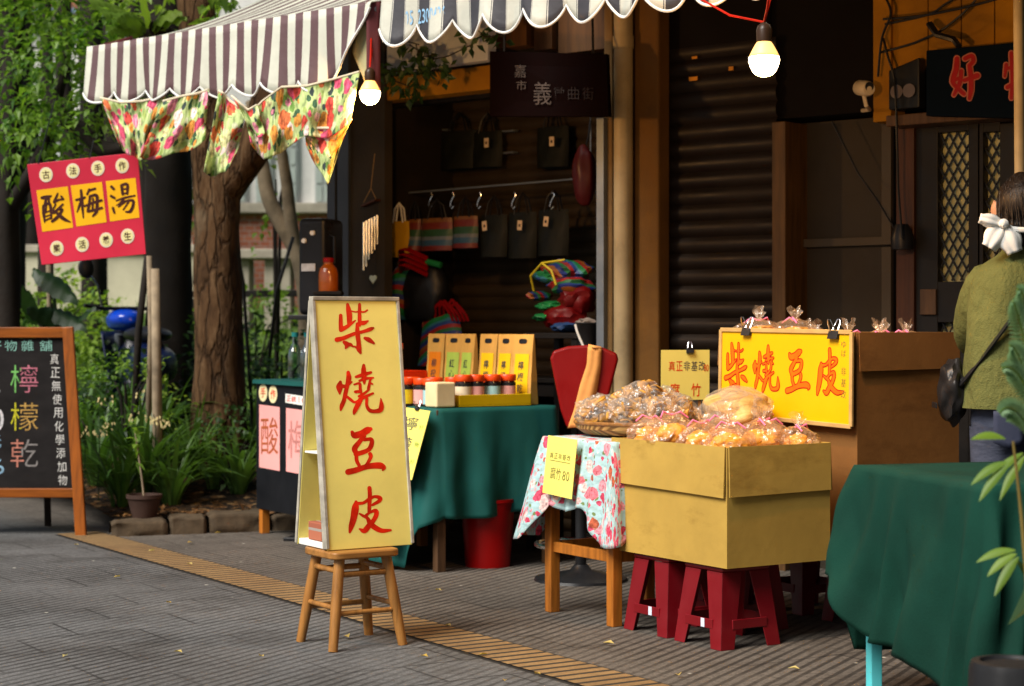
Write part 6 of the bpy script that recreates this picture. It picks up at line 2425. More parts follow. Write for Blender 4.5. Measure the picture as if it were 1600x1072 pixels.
for i, (px, py) in enumerate(((692, 204), (796, 205), (690, 239), (795, 239))):
    g = G()
    g.box(-.05, .05, -.02, .02, -.006, .006)
    g.box(-.05, .05, -.026, -.021, -.004, .004)
    c = fl(px, py, DR + .3)
    q_ = part('metal_clasp', g, M_steel, None, bev=.002)
    q_.location = fw(c.x, c.y, c.z)
    q_.rotation_euler = (0, 0, TF)
    tag(q_, ['upper left metal clasp bar in the dark upper row of bags', 'upper right metal clasp bar in the dark upper row of bags', 'lower left metal clasp bar in the dark upper row of bags', 'lower right metal clasp bar in the dark upper row of bags'][i], 'clasp', 'metal clasps among the upper bags')
tote('yellow_bag', 'mustard yellow paper bag hanging at the left end of the shop rail', 609, 639, 346, 402, DR - .06, MAT('mustard_paper', (.44, .26, .05), .7, .1, 6, .1), None, M_white, .03)

# wind chime on the corner post
c = fl(574, 318, -.06)
o = thing('wind_chime', 'wooden wind chime with six metal tubes and a pale heart on the corner post', 'wind chime', fw(c.x, c.y, c.z), TF)
k_ = (9.95) / F
g = G()
g.prism([(-15 * k_, -.018), (17 * k_, .012), (17 * k_, .024), (-15 * k_, -.004)], .045)
part('bar', g, M_redbrown, o, bev=.003)
g = G()
for x in (-14, 16):
    g.tube([(x * k_, .02, .01), (2 * k_, .02, 24 * k_)], .0018, 5)
g.tube([(2 * k_, .02, 24 * k_), (2 * k_, .05, 80 * k_)], .0018, 5)
part('cord', g, MAT('tan_cord', (.30, .2, .1), .8, .1, 20, 0), o, 1)
for i, (x, y0, y1) in enumerate(((-14, 347, 424), (-8, 345, 418), (-2, 343, 407), (4, 341, 398), (10, 339, 392), (16, 337, 383))):
    g = G()
    g.tube([(x * k_, .02, (318 - y0) * k_), (x * k_, .02, (318 - y1) * k_)], .0062, 8)
    tb_ = part('tube', g, M_chrome, o, 1)
    g = G()
    g.tube([(x * k_, .02, (318 - y0) * k_), (x * k_, .02, -.012 + .012 * x / 16)], .001, 4)
    part('string', g, M_black, tb_)
g = G()
hp = []
for i in range(40):
    t_ = 2 * math.pi * i / 40
    hp.append((.0016 * 16 * math.sin(t_) ** 3, .0016 * (13 * math.cos(t_) - 5 * math.cos(2 * t_) - 2 * math.cos(3 * t_) - math.cos(4 * t_))))
g.prism([(x + 12 * k_, z + (318 - 438) * k_) for x, z in hp], .006)
part('heart', g, MAT('pale_heart', (.50, .60, .55), .5, .05, 10, 0), o)
g = G()
g.tube([(12 * k_, .023, -.01), (12 * k_, .023, (318 - 433) * k_)], .001, 4)
part('string', g, M_black, o)

# a back table with rainbow bags, a heap of bundles and a tin
bk = fw(-.95, .45, 0)
o = thing('back_table', 'dark low table in the shop carrying rainbow bags and a tin', 'table', bk, TF)
make_table(o, -.62, .86, -.22, .22, .86, M_dark)


def bundle(name, label, px0, px1, py0, py1, d, seed, pieces, cat='bag', group=None):
    a, b_, z0, z1 = fp(px0, px1, py0, py1, d)
    w, h = b_ - a, z1 - z0
    o = thing(name, label, cat, fw((a + b_) / 2, d, z0), TF, group)
    pieces(o, w, h, random.Random(seed))
    return o


def soft_bag(o, w, h, r):
    g = G()
    def s_(sg):
        return lambda x, y: (w * (x - .5) * (1 - .35 * y) - .1 * w * y, sg * .09 * (math.sin(math.pi * x) ** .5) * (1 - .7 * y) + .01 * noise.noise(Vector((x * 4, y * 4, sg))), h * .72 * y * (1 - .06 * math.sin(6 * x)))
    for sg in (-1, 1):
        g.grid(s_(sg), 16, 14, 0, lambda x, y: (w * x, .05 + h * y))
    part('body', g, M_bundle, o, 2)
    mr = MAT('bright_red_strap', (.22, .012, .012), .4, .1, 10, .1)
    for i in range(5):
        x = w * (.05 + .07 * i - .12)
        g = G()
        P_ = [Vector((x - .03, -.02 + .01 * i, h * .68)), Vector((x + .0, -.05, h * (.86 + .03 * r.random()))), Vector((x + .05, -.06, h * (.9 + .08 * r.random()))), Vector((x + .11, -.05, h * .76)), Vector((x + .12, -.03, h * .62))]
        S_ = []
        for p, q_ in zip(P_, P_[1:]):
            S_ += [p.lerp(q_, e / 4) for e in range(4)]
        for p, q_ in zip(S_, S_[1:]):
            g.bar(p, q_, .016, .004, (0, 1, .2))
        part('strap', g, mr, o)


bundle('striped_bag', 'rainbow striped bag with red straps standing behind the kraft bags', 655, 738, 465, 572, .32, 3, soft_bag, 'bag', 'striped nylon bags for sale')


def tied_bag(o, w, h, r):
    g = G()
    cols = [M_nylon]
    P_ = [(-.42 * w, 0, .0), (-.42 * w, 0, .2 * h), (-.40 * w, 0, .45 * h), (-.30 * w, 0, .66 * h), (-.1 * w, 0, .82 * h)]
    vs = []
    g.tube(P_, [.05, .075, .08, .065, .045], 16)
    n_ = len(g.f)
    g.uv = [[(0, (i // 16) * .07), (.05, (i // 16) * .07), (.05, (i // 16 + 1) * .07), (0, (i // 16 + 1) * .07)] if len(f) == 4 else [(0, 0)] * len(f) for i, f in enumerate(g.f)]
    part('body', g, M_bundle, o, 2)
    mr = MAT('bright_red_strap', (.22, .012, .012), .4)
    for i in range(4):
        g = G()
        z = h * (.70 + .075 * i)
        S_ = [Vector((-.22 * w + .5 * w * q, -.05 - .085 * math.sin(3.14 * q), z + .045 * math.sin(3.14 * q) - .02 * q)) for q in [e / 12 for e in range(13)]]
        for p_, q_ in zip(S_, S_[1:]):
            g.bar(p_, q_, .008, .036, (0, 1, .2))
        part('strap', g, mr, o)
    g = G()
    g.tube([(.1 * w, -.03, .76 * h), (.3 * w, -.05, .83 * h), (.5 * w, -.03, .78 * h)], .018, 8)
    part('cuff', g, MAT('green_fabric', (.03, .18, .06), .5, .2, 10, .1), o, 1)
    g = G()
    g.blob((.04 * w, .02, .42 * h), (.44 * w, .09, .46 * h), .2, 2, 3, 3)
    part('lining', g, M_black, o, 1)


bundle('tied_bag', 'dark bag with bright red straps and a rainbow side standing behind the tall sign', 617, 695, 392, 500, .30, 5, tied_bag)
g = None


def heap(o, w, h, r):
    cs_ = [('red_fabric', (.11, .005, .008)), ('green_fabric', (.016, .10, .034)), ('blue_fabric', (.025, .055, .14)), ('green_fabric', (.016, .10, .034)), ('red_fabric', (.11, .005, .008))]
    for i, (cx, cz, rx, rz, k_) in enumerate(((.0, .82, .40, .16, 0), (-.12, .74, .36, .10, 1), (.12, .62, .34, .14, 4), (.25, .42, .26, .22, 0), (-.36, .48, .12, .07, 2), (-.1, .34, .22, .07, 1), (-.16, .18, .18, .06, 3), (.1, .18, .30, .17, 4), (.2, .05, .22, .08, 2))):
        g = G()
        g.blob((cx * w, -.01 * i, cz * h), (rx * w, .09, rz * h), .3, 2.2, i, 3)
        part('roll', g, (M_bundle2 if i in (0, 1, 4) else M_bundle if i == 2 else MAT(cs_[k_][0], cs_[k_][1], .5, .3, 10, .2)), o, 1)
    g = G()
    g.tube([(-.36 * w, -.085, .55 * h), (-.34 * w, -.12, .76 * h), (-.1 * w, -.14, .93 * h), (.2 * w, -.1, .97 * h)], .006, 6)
    g.tube([(-.1 * w, -.14, .93 * h), (.08 * w, -.15, .82 * h), (.16 * w, -.15, .62 * h)], .006, 6)
    part('cord', g, MAT('yellow_cord', (.5, .42, .08), .5, .1, 10, 0), o, 1)


bundle('fabric_heap', 'heap of rolled red and green bags tied with yellow cord beside the shutter guide', 838, 930, 404, 516, .12, 9, heap, 'bundle')
o = thing('red_pouch', 'dark red rounded pouch hanging beside the steel shutter guide', 'pouch', fwp(913, 318, .1), TF)
g = G()
g.blob((0, 0, .14), (.065, .06, .15), .1, 1.6, 2, 4)
part('body', g, MAT('deep_red_vinyl', (.045, .003, .004), .5, .2, 4, .05, spec=.3), o, 1)
g = G()
g.tube([(0, 0, .27), (.01, .02, .33), (.0, .05, .42)], .006, 6)
part('loop', g, M_black, o, 1)
o = thing('black_tin', 'black tin with white diagonal bands below the fabric heap', 'tin', fwp(917, 548, .0), TF)
g = G()
g.lathe([(.001, 0), (.052, 0), (.058, .13), (.062, .135), (.058, .14), (.05, .12), (.001, .118)], n=28)
part('body', g, M_black, o, 1)
g = G()
for s_ in (-1,):
    g.tube([(.062 * math.sin(s_ * a), -.062 * math.cos(s_ * a), .01 + .12 * (a + .5) / 1.0) for a in [-.5 + i / 10 for i in range(11)]], .006, 6)
part('band', g, M_white, o, 1)
g = G()
g.blob((0, 0, .14), (.05, .05, .022), .4, 4, 3, 3)
part('filling', g, MAT('grey_paper', (.25, .22, .2), .8), o, 1)
# a small side table hidden behind carries them
o = thing('side_stand', 'dark stand under the fabric heap and the black tin', 'stand', fw(fl(890, 500, .08).x, .08, 0), TF)
g = G()
zt = fl(890, 518, .08).z - .005
g.box(-.19, .16, -.14, .14, zt - .03, zt - .002)
part('top', g, M_dark, o, bev=.003)
for x in (-.16, .13):
    for y in (-.11, .11):
        g = G()
        g.box(x - .018, x + .018, y - .018, y + .018, 0, zt - .031)
        part('leg', g, M_dark, o)
g = G()

# ------------------------------------------------------------------ garden: trunks
def trunk(name, label, parts_, m, cat='tree', n=14, wob=.22):
    root = parts_[0][0][0]
    o = thing(name, label, cat, root, 0)
    for i, (P_, r_) in enumerate(parts_):
        S_, rs = [], []
        P_ = [Vector(p) for p in P_]
        for a in range(len(P_) - 1):
            p0, p1, p2, p3 = P_[max(a - 1, 0)], P_[a], P_[a + 1], P_[min(a + 2, len(P_) - 1)]
            for k_ in range(7):
                t_ = k_ / 7
                S_.append(.5 * ((2 * p1) + (p2 - p0) * t_ + (2 * p0 - 5 * p1 + 4 * p2 - p3) * t_ * t_ + (3 * p1 - p0 - 3 * p2 + p3) * t_ ** 3))
                rs.append(r_[a] * (1 - t_) + r_[a + 1] * t_)
        S_.append(P_[-1])
        rs.append(r_[-1])
        g = G()
        g.tube(S_, rs, n, 0, wob)
        part('trunk' if i == 0 else 'limb', g, m, o, 2, world=True)
    return o


def gz(x, y):
    return bed_z(Vector((x, y, 0)))


mt_ = at(342, 700, 11.5)
main_tree = trunk('garden_tree', 'reddish brown tree with a thick forking trunk beside the plum awning', [
    ([(mt_.x, 11.5, .05), (mt_.x - .01, 11.5, .5), at(343, 560, 11.5), at(340, 420, 11.5), at(338, 300, 11.5), at(333, 235, 11.5), at(322, 140, 11.6), at(300, -40, 11.7)], [.23, .172, .152, .146, .150, .142, .12, .11]),
    ([at(350, 300, 11.5), at(378, 262, 11.45), at(400, 225, 11.4), at(420, 150, 11.4), at(440, 40, 11.5), at(470, -90, 11.6)], [.12, .115, .105, .10, .09, .08])], M_bark)


def crown(o, blobs, n, size, m, seed, droop=.25, up=.5, wid=.36, name='crown'):
    r = random.Random(seed)
    g = G()
    tot = sum(b[1][0] * b[1][1] * b[1][2] for b in blobs)
    for c, rr, in blobs:
        c = Vector(c)
        k = int(n * rr[0] * rr[1] * rr[2] / tot)
        # leaves gather in sprays, which leaves gaps between them
        ns = max(3, k // 14)
        for s_ in range(ns):
            v = rv(r)
            v = v.normalized() * (v.length ** .45)
            sc = c + Vector((v.x * rr[0], v.y * rr[1], v.z * rr[2]))
            sd = (v + Vector((r.uniform(-.6, .6), r.uniform(-.6, .6), r.uniform(-.3, .5)))).normalized()
            for q_ in range(14):
                t_ = q_ / 14
                p = sc + sd * (t_ * size * 5) + rv(r) * size * .9 - Vector((0, 0, t_ * t_ * size * 1.4))
                d = (sd * .6 + rv(r) * .9 + Vector((0, 0, .1)))
                leafat(g, p, d, rv(r) * .6 + Vector((0, 0, 1)), size * r.uniform(.75, 1.3), size * wid * r.uniform(.8, 1.1), .25, droop)
    return part(name, g, m, o, world=True)


crown(main_tree, [(at(330, -150, 11.6), (1.5, 1.2, .7)), ((-1.1, 11.2, 4.3), (1.3, 1.1, .6)), ((-2.6, 11.8, 4.4), (1.2, 1.0, .6))], 2400, .095, M_leafb, 5)
# left leafy tree
lt = trunk('leafy_tree', 'dark slender tree at the left edge with bright glossy leaves', [
    ([at(14, 720, 12.2), at(12, 560, 12.2), at(10, 400, 12.2), at(12, 250, 12.2), at(20, 100, 12.3), at(30, -60, 12.4)], [.12, .095, .085, .08, .07, .06]),
    ([at(12, 330, 12.2), at(60, 250, 12.0), at(90, 160, 11.9), at(110, 60, 11.9)], [.05, .04, .03, .018]),
    ([at(70, 110, 11.8), at(95, 180, 11.6), at(130, 205, 11.5), at(165, 235, 11.4), at(205, 225, 11.3)], [.03, .045, .05, .05, .03])], M_barkd)
crown(lt, [(at(45, 90, 11.6), (.30, .5, .34)), (at(110, 125, 11.5), (.34, .4, .26)), (at(60, 190, 11.4), (.30, .4, .18)), (at(170, 105, 11.5), (.22, .4, .20)), (at(150, 190, 11.6), (.25, .35, .2)), (at(200, 60, 11.8), (.3, .4, .2)), (at(20, 30, 11.8), (.35, .5, .25)), (at(120, 20, 11.9), (.4, .5, .25)), (at(100, 240, 11.8), (.3, .3, .12))], 3000, .062, M_leafb, 11, .3)
# dark trunk behind
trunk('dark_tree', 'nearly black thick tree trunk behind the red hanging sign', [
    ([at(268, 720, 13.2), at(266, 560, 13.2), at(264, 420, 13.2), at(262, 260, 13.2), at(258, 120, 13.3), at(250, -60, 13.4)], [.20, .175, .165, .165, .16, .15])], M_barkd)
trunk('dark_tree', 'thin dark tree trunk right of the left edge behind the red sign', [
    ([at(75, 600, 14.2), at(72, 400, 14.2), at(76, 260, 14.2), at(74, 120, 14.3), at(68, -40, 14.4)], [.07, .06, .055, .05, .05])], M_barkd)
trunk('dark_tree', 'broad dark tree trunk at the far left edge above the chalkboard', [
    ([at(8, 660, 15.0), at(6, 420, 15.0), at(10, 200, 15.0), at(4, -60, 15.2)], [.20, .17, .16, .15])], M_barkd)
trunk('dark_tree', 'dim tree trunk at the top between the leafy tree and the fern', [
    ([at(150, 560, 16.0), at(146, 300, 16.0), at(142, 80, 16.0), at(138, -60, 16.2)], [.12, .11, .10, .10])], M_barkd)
# pale forked tree
trunk('pale_tree', 'pale crooked slender tree forking beside the black machine', [
    ([at(482, 640, 13), at(480, 520, 13), at(478, 465, 13), at(464, 400, 13), at(440, 350, 13), at(421, 310, 13), at(412, 265, 13), at(403, 225, 13), at(392, 160, 13.1)], [.075, .062, .060, .056, .055, .05, .048, .045, .04]),
    ([at(462, 392, 13), at(454, 345, 12.97), at(449, 290, 12.95), at(440, 235, 12.9), at(430, 150, 12.9)], [.045, .045, .042, .038, .03])], M_barkp)
# stakes and rods in the bed
for lab, P_, r_, m in (('weathered pale stake standing upright beside the potted sapling', [at(247, 715, 10.75), at(245, 600, 10.75), at(243, 420, 10.75)], [.032, .029, .026], M_barkp),
                       ('dark leaning stake crossing in front of the dark trunk', [at(206, 610, 11.2), at(216, 520, 11.2), at(230, 400, 11.2)], [.022, .022, .02], M_barkd),
                       ('grey leaning stake right beside the upright pale one', [at(228, 640, 11.0), at(236, 520, 11.0), at(233, 400, 11.0)], [.018, .018, .016], M_barkp),
                       ('long thin dark rod leaning across the lawn to the pale tree', [at(405, 520, 12.6), at(432, 455, 12.6), at(458, 370, 12.6)], [.013, .013, .013], M_black),
                       ('thin dark rod leaning beside the thick brown trunk', [at(398, 540, 12.2), at(380, 440, 12.2), at(366, 372, 12.2)], [.013, .013, .013], M_black),
                       ('thin bamboo cane standing below the red hanging sign', [at(78, 560, 12.6), at(77, 480, 12.6), at(76, 414, 12.6)], [.018, .018, .018], M_barkp)):
    g = G()
    P_ = [Vector(p) for p in P_]
    P_[0].z = min(P_[0].z, gz(P_[0].x, P_[0].y) - .02)
    g.tube(P_, r_, 8, 0, .25)
    tag(part('garden_stake', g, m, None, 2), lab, 'stake')

# ------------------------------------------------------------------ garden: plants
def strap_plant(label, x, y, n, L, w, seed, m, group='strap leaved plants in the bed', z=None, spread=1.0, up=1.0, name='strap_plant'):
    r = random.Random(seed)
    o = thing(name, label, 'plant', (x, y, gz(x, y) if z is None else z), 0, group)
    g = G()
    for i in range(n):
        a = r.uniform(0, 6.283)
        L_ = L * r.uniform(.6, 1.15)
        lean = r.uniform(.2, 1.05) * spread
        d = Vector((math.cos(a), math.sin(a), 0))
        s_ = Vector((-d.y, d.x, 0))
        p0 = d * r.uniform(0, .05)
        pts = []
        K = 8
        for k_ in range(K + 1):
            t_ = k_ / K
            h = L_ * up * (t_ - .5 * lean * t_ ** 2.6 * 1.3)
            pts.append(p0 + d * (L_ * lean * (t_ ** 1.5)) + Vector((0, 0, h)))
        ww = w * r.uniform(.7, 1.2)
        vs = []
        for k_, p in enumerate(pts):
            t_ = k_ / K
            wd = ww * (min(1, .45 + t_ * 2.2)) * (1 - t_ ** 3.2)
            vs += [p - s_ * wd, p + Vector((0, 0, -.25 * wd)), p + s_ * wd]
        fs = []
        for k_ in range(K):
            b_ = k_ * 3
            fs += [(b_, b_ + 1, b_ + 4, b_ + 3), (b_ + 1, b_ + 2, b_ + 5, b_ + 4)]
        g.add(vs, fs)
    return part('leaves', g, m, o, 2)


M_strap = LEAF('strap_leaf', (.030, .075, .014), (.055, .125, .022), (.09, .17, .035), .3, .35)
sp = [(188, 10.55, 34, .46, .016, 'strap leaved plant beside the right leg of the chalkboard'), (225, 10.75, 46, .62, .019, 'tall strap leaved plant in front of the upright pale stake'), (268, 10.62, 30, .46, .017, 'strap leaved plant right of the potted sapling'), (300, 11.15, 34, .50, .017, 'strap leaved plant at the left foot of the thick brown trunk'), (150, 10.95, 34, .52, .017, 'strap leaved plant behind the chalkboard leg'), (372, 10.85, 30, .44, .019, 'strap leaved plant beside the black cabinet'), (335, 10.95, 20, .36, .015, 'small strap leaved plant in front of the thick brown trunk'), (128, 11.6, 34, .55, .017, 'strap leaved plant furthest back behind the chalkboard'), (395, 11.6, 24, .5, .016, 'strap leaved plant in shade between the trunk and the cabinet'), (205, 11.4, 30, .6, .018, 'strap leaved plant behind the leaning stakes'), (250, 11.6, 26, .55, .018, 'strap leaved plant below the dark trunk')]
for i, (px, Y, n_, L_, w_, lab) in enumerate(sp):
    strap_plant(lab, (px - 800) * Y / F, Y, int(n_ * 1.5), L_ * 1.1, w_ * .9, 100 + i, M_strap)


def bush(label, c, rr, n, size, m, seed, name='leafy_bush', stems=4, cat='bush', group='bushes in the garden', wid=.36):
    c = Vector(c)
    o = thing(name, label, cat, (c.x, c.y, gz(c.x, c.y) if c.y > 10 else 0), 0, group)
    g = G()
    for i in range(stems):
        a = i * 2.4
        g.tube([(c.x, c.y, wmat(o).translation.z - .02), (c.x + .3 * rr[0] * math.cos(a), c.y + .3 * rr[1] * math.sin(a), c.z - .2 * rr[2]), (c.x + .6 * rr[0] * math.cos(a), c.y + .6 * rr[1] * math.sin(a), c.z + .4 * rr[2])], [.012, .009, .005], 6)
    part('stems', g, M_barkd, o, 1, world=True)
    crown(o, [(c, rr)], n, size, m, seed, name='leaves', wid=wid)
    return o


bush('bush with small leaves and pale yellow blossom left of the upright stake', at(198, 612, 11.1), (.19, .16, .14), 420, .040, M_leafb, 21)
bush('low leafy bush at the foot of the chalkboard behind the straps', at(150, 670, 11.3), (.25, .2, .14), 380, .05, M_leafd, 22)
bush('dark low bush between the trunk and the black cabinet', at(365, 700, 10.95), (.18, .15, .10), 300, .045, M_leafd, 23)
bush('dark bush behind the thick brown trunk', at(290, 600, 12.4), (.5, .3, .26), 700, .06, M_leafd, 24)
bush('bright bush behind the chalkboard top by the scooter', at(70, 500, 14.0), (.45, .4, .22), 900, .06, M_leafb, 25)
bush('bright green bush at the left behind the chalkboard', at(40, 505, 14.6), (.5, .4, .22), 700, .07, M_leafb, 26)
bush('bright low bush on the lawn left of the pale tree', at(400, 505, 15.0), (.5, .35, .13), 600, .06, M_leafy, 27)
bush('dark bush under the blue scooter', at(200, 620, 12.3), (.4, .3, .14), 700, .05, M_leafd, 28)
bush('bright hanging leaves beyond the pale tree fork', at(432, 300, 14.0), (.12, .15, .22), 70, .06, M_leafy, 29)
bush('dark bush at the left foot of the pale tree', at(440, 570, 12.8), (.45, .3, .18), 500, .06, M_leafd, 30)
# yellow blossoms: small seed heads on stems
o = thing('blossom_stems', 'drooping stems of small pale yellow blossoms in the planting bed', 'flowers', (-2.2, 10.8, gz(-2.2, 10.8)), 0)
g = G()
r = random.Random(5)
for (px, py, n_) in ((152, 676, 14), (168, 664, 10), (240, 655, 18), (252, 660, 14), (214, 650, 10), (164, 622, 6), (222, 612, 5), (130, 672, 8)):
    c = at(px, py, 10.62)
    for i in range(n_):
        v = rv(r)
        p = c + Vector((v.x * .055, v.y * .05, v.z * .03))
        leafat(g, p, (v.x * .4, v.y * .4, -1), (0, 1, 0), .019, .006, .3, .1)
part('blossoms', g, MAT('pale_yellow_blossom', (.62, .54, .30), .6, .2, 30, 0), o, world=True)
g = G()
for (px, py) in ((152, 676), (240, 655), (214, 650), (130, 672)):
    c = at(px, py, 10.63)
    g.tube([(c.x, 10.66, gz(c.x, 10.66)), (c.x + .01, 10.64, c.z - .05), (c.x, c.y, c.z + .03)], .003, 5)
part('stems', g, M_leafd, o, 1, world=True)
# broad leaved plant (taro / banana like) left of the scooter
o = thing('broad_leaf_plant', 'plant with huge dark drooping leaves behind the chalkboard', 'plant', (at(110, 500, 12.6).x, 12.6, gz(-3, 12.6)), 0)
g = G()
def bigleaf(g, p, q, side, w, droop):
    p, q, side = Vector(p), Vector(q), Vector(side)
    def fn(a, b_):
        c = Vector(p).lerp(Vector(q), a) - Vector((0, 0, droop * a * a))
        return c + side * ((b_ - .5) * 2 * w * math.sin(math.pi * min(1, a * .93 + .06)) ** .7) + Vector((0, 0, -.35 * w * abs(2 * b_ - 1) ** 1.5 + .01 * math.sin(a * 30)))
    g.grid(fn, 14, 6)
for (a, b_, w, dr) in (((52, 420), (122, 455), .10, .05), ((110, 500), (42, 470), .10, .04), ((70, 480), (135, 500), .085, .04), ((60, 500), (30, 440), .09, .0), ((95, 520), (150, 470), .07, .03)):
    A_, B_ = at(*a, 12.5), at(*b_, 12.35)
    bigleaf(g, A_, B_, (.25, .6, .55), w, dr)
part('leaves', g, M_leafd, o, 2, world=True)
g = G()
for b_ in ((52, 420), (110, 500), (70, 480), (60, 500)):
    e = at(*b_, 12.5)
    g.tube([(at(110, 500, 12.6).x, 12.6, gz(-3, 12.6)), ((e.x + at(110, 500, 12.6).x) / 2, 12.58, e.z - .12), e], .012, 6)
part('stalks', g, M_leafd, o, 1, world=True)
# bird's nest fern on the trunk above the awning
o = thing('nest_fern', 'bright bird nest fern with broad wavy fronds above the plum awning', 'fern', at(215, 40, 11.3), 0)
g = G()
for (a, b_, c_, w) in (((232, 50), (190, 40), (165, 44), .045), ((232, 48), (205, 12), (176, 26), .05), ((235, 45), (180, 10), (130, -8), .05), ((236, 45), (250, 10), (285, 22), .055), ((236, 45), (225, 0), (215, -30), .055), ((238, 46), (265, -5), (262, -40), .055), ((236, 48), (200, 30), (150, 12), .04), ((238, 46), (262, 22), (292, 30), .04)):
    A_, M2, B_ = at(*a, 11.3), at(*b_, 11.1), at(*c_, 11.0)
    def fn(x, y, A_=A_, M2=M2, B_=B_, w=w):
        c = A_ * (1 - x) ** 2 + M2 * (2 * x * (1 - x)) + B_ * x * x
        wd = w * (math.sin(math.pi * min(1, x * .9 + .08)) ** .6)
        return c + Vector((.15, .55, .75)) * ((y - .5) * 2 * wd) + Vector((0, 0, .012 * math.sin(x * 22 + y * 9) - .5 * wd * abs(2 * y - 1)))
    g.grid(fn, 20, 6)
part('fronds', g, M_leafy, o, 2, world=True)
g = G()
g.blob(at(236, 55, 11.35), (.12, .1, .12), .4, 3, 3, 3)
part('root_ball', g, M_barkd, o, 1, world=True)
# potted sapling
pp = Vector((-2.015, 10.17, .0))
o = thing('potted_sapling', 'thin sapling in a dark clay pot on the bed corner', 'potted plant', (pp.x, pp.y, .085), 0)
g = G()
g.lathe([(.001, 0), (.065, 0), (.09, .10), (.098, .105), (.098, .125), (.086, .125), (.08, .10), (.001, .098)], n=28)
part('pot', g, MAT('dark_clay', (.045, .026, .020), .7, .3, 8, .2), o, 1)
g = G()
g.tube([(0, 0, .09), (-.012, 0, .2), (-.03, 0, .33), (-.05, 0, .46)], [.006, .006, .005, .004], 6)
part('stem', g, M_barkp, o, 1)
g = G()
r = random.Random(77)
for i in range(22):
    leafat(g, Vector((-.045, 0, .30 + .010 * i)), rv(r) + Vector((0, 0, .2)), (0, 0, 1), .075, .016)
part('leaves', g, M_leafb, o)
# creeper of green leaves under the grey fascia
o = thing('creeper', 'sprig of creeper with dark leaves hanging under the charcoal awning', 'plant', fwp(640, 110, -.25), 0)
g = G()
r = random.Random(3)
tw = G()
for (P_, n_) in (([(586, 105), (620, 112), (660, 108), (700, 114)], 70), ([(640, 70), (655, 80), (665, 95), (700, 88), (745, 66)], 22), ([(730, 60), (745, 45), (757, 58), (790, 56)], 26), ([(600, 112), (612, 125), (640, 135), (640, 150)], 40), ([(588, 60), (625, 62), (655, 70)], 10), ([(650, 70), (656, 90), (680, 85)], 14)):
    W_ = [fwp(x, y, -.30) for x, y in P_]
    tw.tube(W_, .0035, 5)
    for i in range(n_):
        q_ = lerpl([tuple(p) for p in P_], r.random())
        p = fwp(q_[0], q_[1], -.3) + rv(r) * .06
        leafat(g, p, rv(r) + Vector((0, 0, -.5)), rv(r), .055, .018)
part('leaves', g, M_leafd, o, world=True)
part('twigs', tw, M_barkd, o, 1, world=True)
# leaf litter scraps on the bed soil
g = G()
r = random.Random(9)
for i in range(620):
    a, b_ = r.uniform(.01, .25), r.random()
    p = bedp(a, b_) + Vector((0, 0, .012))
    leafat(g, p, (r.uniform(-1, 1), r.uniform(-1, 1), r.uniform(-.1, .2)), (0, 0, 1), r.uniform(.03, .065), r.uniform(.009, .016), .5, -.05)
setting('leaf_litter', g, LEAF('dry_leaf', (.12, .05, .018), (.26, .13, .045), (.06, .03, .014), .1), 'stuff')
# fallen leaves on the paving
M_fall = LEAF('yellow_fallen_leaf', (.48, .34, .06), (.40, .24, .05), (.55, .48, .20), .2)
lp = [(116, 854, 'near the chalkboard'), (300, 885, 'on the ochre strip left of the stool'), (188, 904, 'in the open paving below the chalkboard'), (232, 864, 'at the start of the ochre strip'), (345, 835, 'by the kerb in front of the bed'), (405, 1029, 'bottom left, larger'), (105, 1028, 'at the lower left'), (260, 945, 'thin, in the left paving'), (545, 1000, 'beside the stool leg'), (680, 925, 'right of the stool by the teal cloth fold'), (602, 957, 'on the strip right of the stool'), (705, 982, 'on the strip near its middle'), (790, 1067, 'at the very bottom edge'), (658, 1029, 'below the right of the stool'), (747, 1028, 'at the front edge of the strip'), (1060, 1058, 'in front of the maroon stools'), (835, 1057, 'bottom middle on the strip edge'), (285, 1024, 'pale, lower middle left'), (960, 1010, 'near the small table leg'), (1250, 1050, 'in front of the cyan table'), (300, 850, 'beside the black cabinet leg')]
r = random.Random(41)
for i, (px, py, lab) in enumerate(lp):
    p = onz(px, py, 0)
    g = G()
    leafat(g, (0, 0, 0), (1, 0, .12), (0, 0, 1), r.uniform(.024, .048), r.uniform(.008, .013), .5, .1)
    q_ = part('fallen_leaf', g, M_fall, None)
    q_.location = (p.x, p.y, .010)
    q_.rotation_euler = (r.uniform(-.3, .3), 0, r.uniform(0, 6.28))
    tag(q_, 'yellow fallen leaf ' + lab, 'leaf', 'yellow leaves fallen on the paving')

# ------------------------------------------------------------------ blue scooter
s0 = at(196, 500, 13.0)
sz = gz(s0.x, 13.0)
o = thing('scooter', 'blue motor scooter with round mirrors parked behind the garden stakes', 'scooter', (s0.x, 13.0, sz), R(205))
zz = s0.z - sz
mb = MAT('blue_scooter_paint', (.012, .065, .50), .18, .1, 4, 0, spec=.7)
mn = MAT('navy_scooter_paint', (.004, .008, .035), .3, .1, 4, 0, spec=.5)
g = G()
g.blob((.0, -.02, zz + .0), (.125, .20, .085), .10, 1.5, 3, 4)
part('front_cowl', g, mb, o, 1)
g = G()
def shield(a, b_):
    return ((a - .5) * (.28 - .08 * b_), -.14 + .22 * b_ - .10 * math.sin(math.pi * a), zz - .08 - .55 * b_)
g.grid(shield, 12, 12)
part('leg_shield', g, mn, o, 2, solid=.012)
g = G()
g.blob((0, -.21, zz + .005), (.075, .06, .055), .05, 1, 3, 3)
part('headlight', g, MAT('grey_lens', (.10, .11, .13), .1, .1, 10, 0, spec=.8), o, 1)
g = G()
g.tube([(-.30, .06, zz + .10), (-.16, .03, zz + .08), (.16, .03, zz + .08), (.30, .06, zz + .10)], .014, 10)
part('handlebar', g, M_black, o, 1)
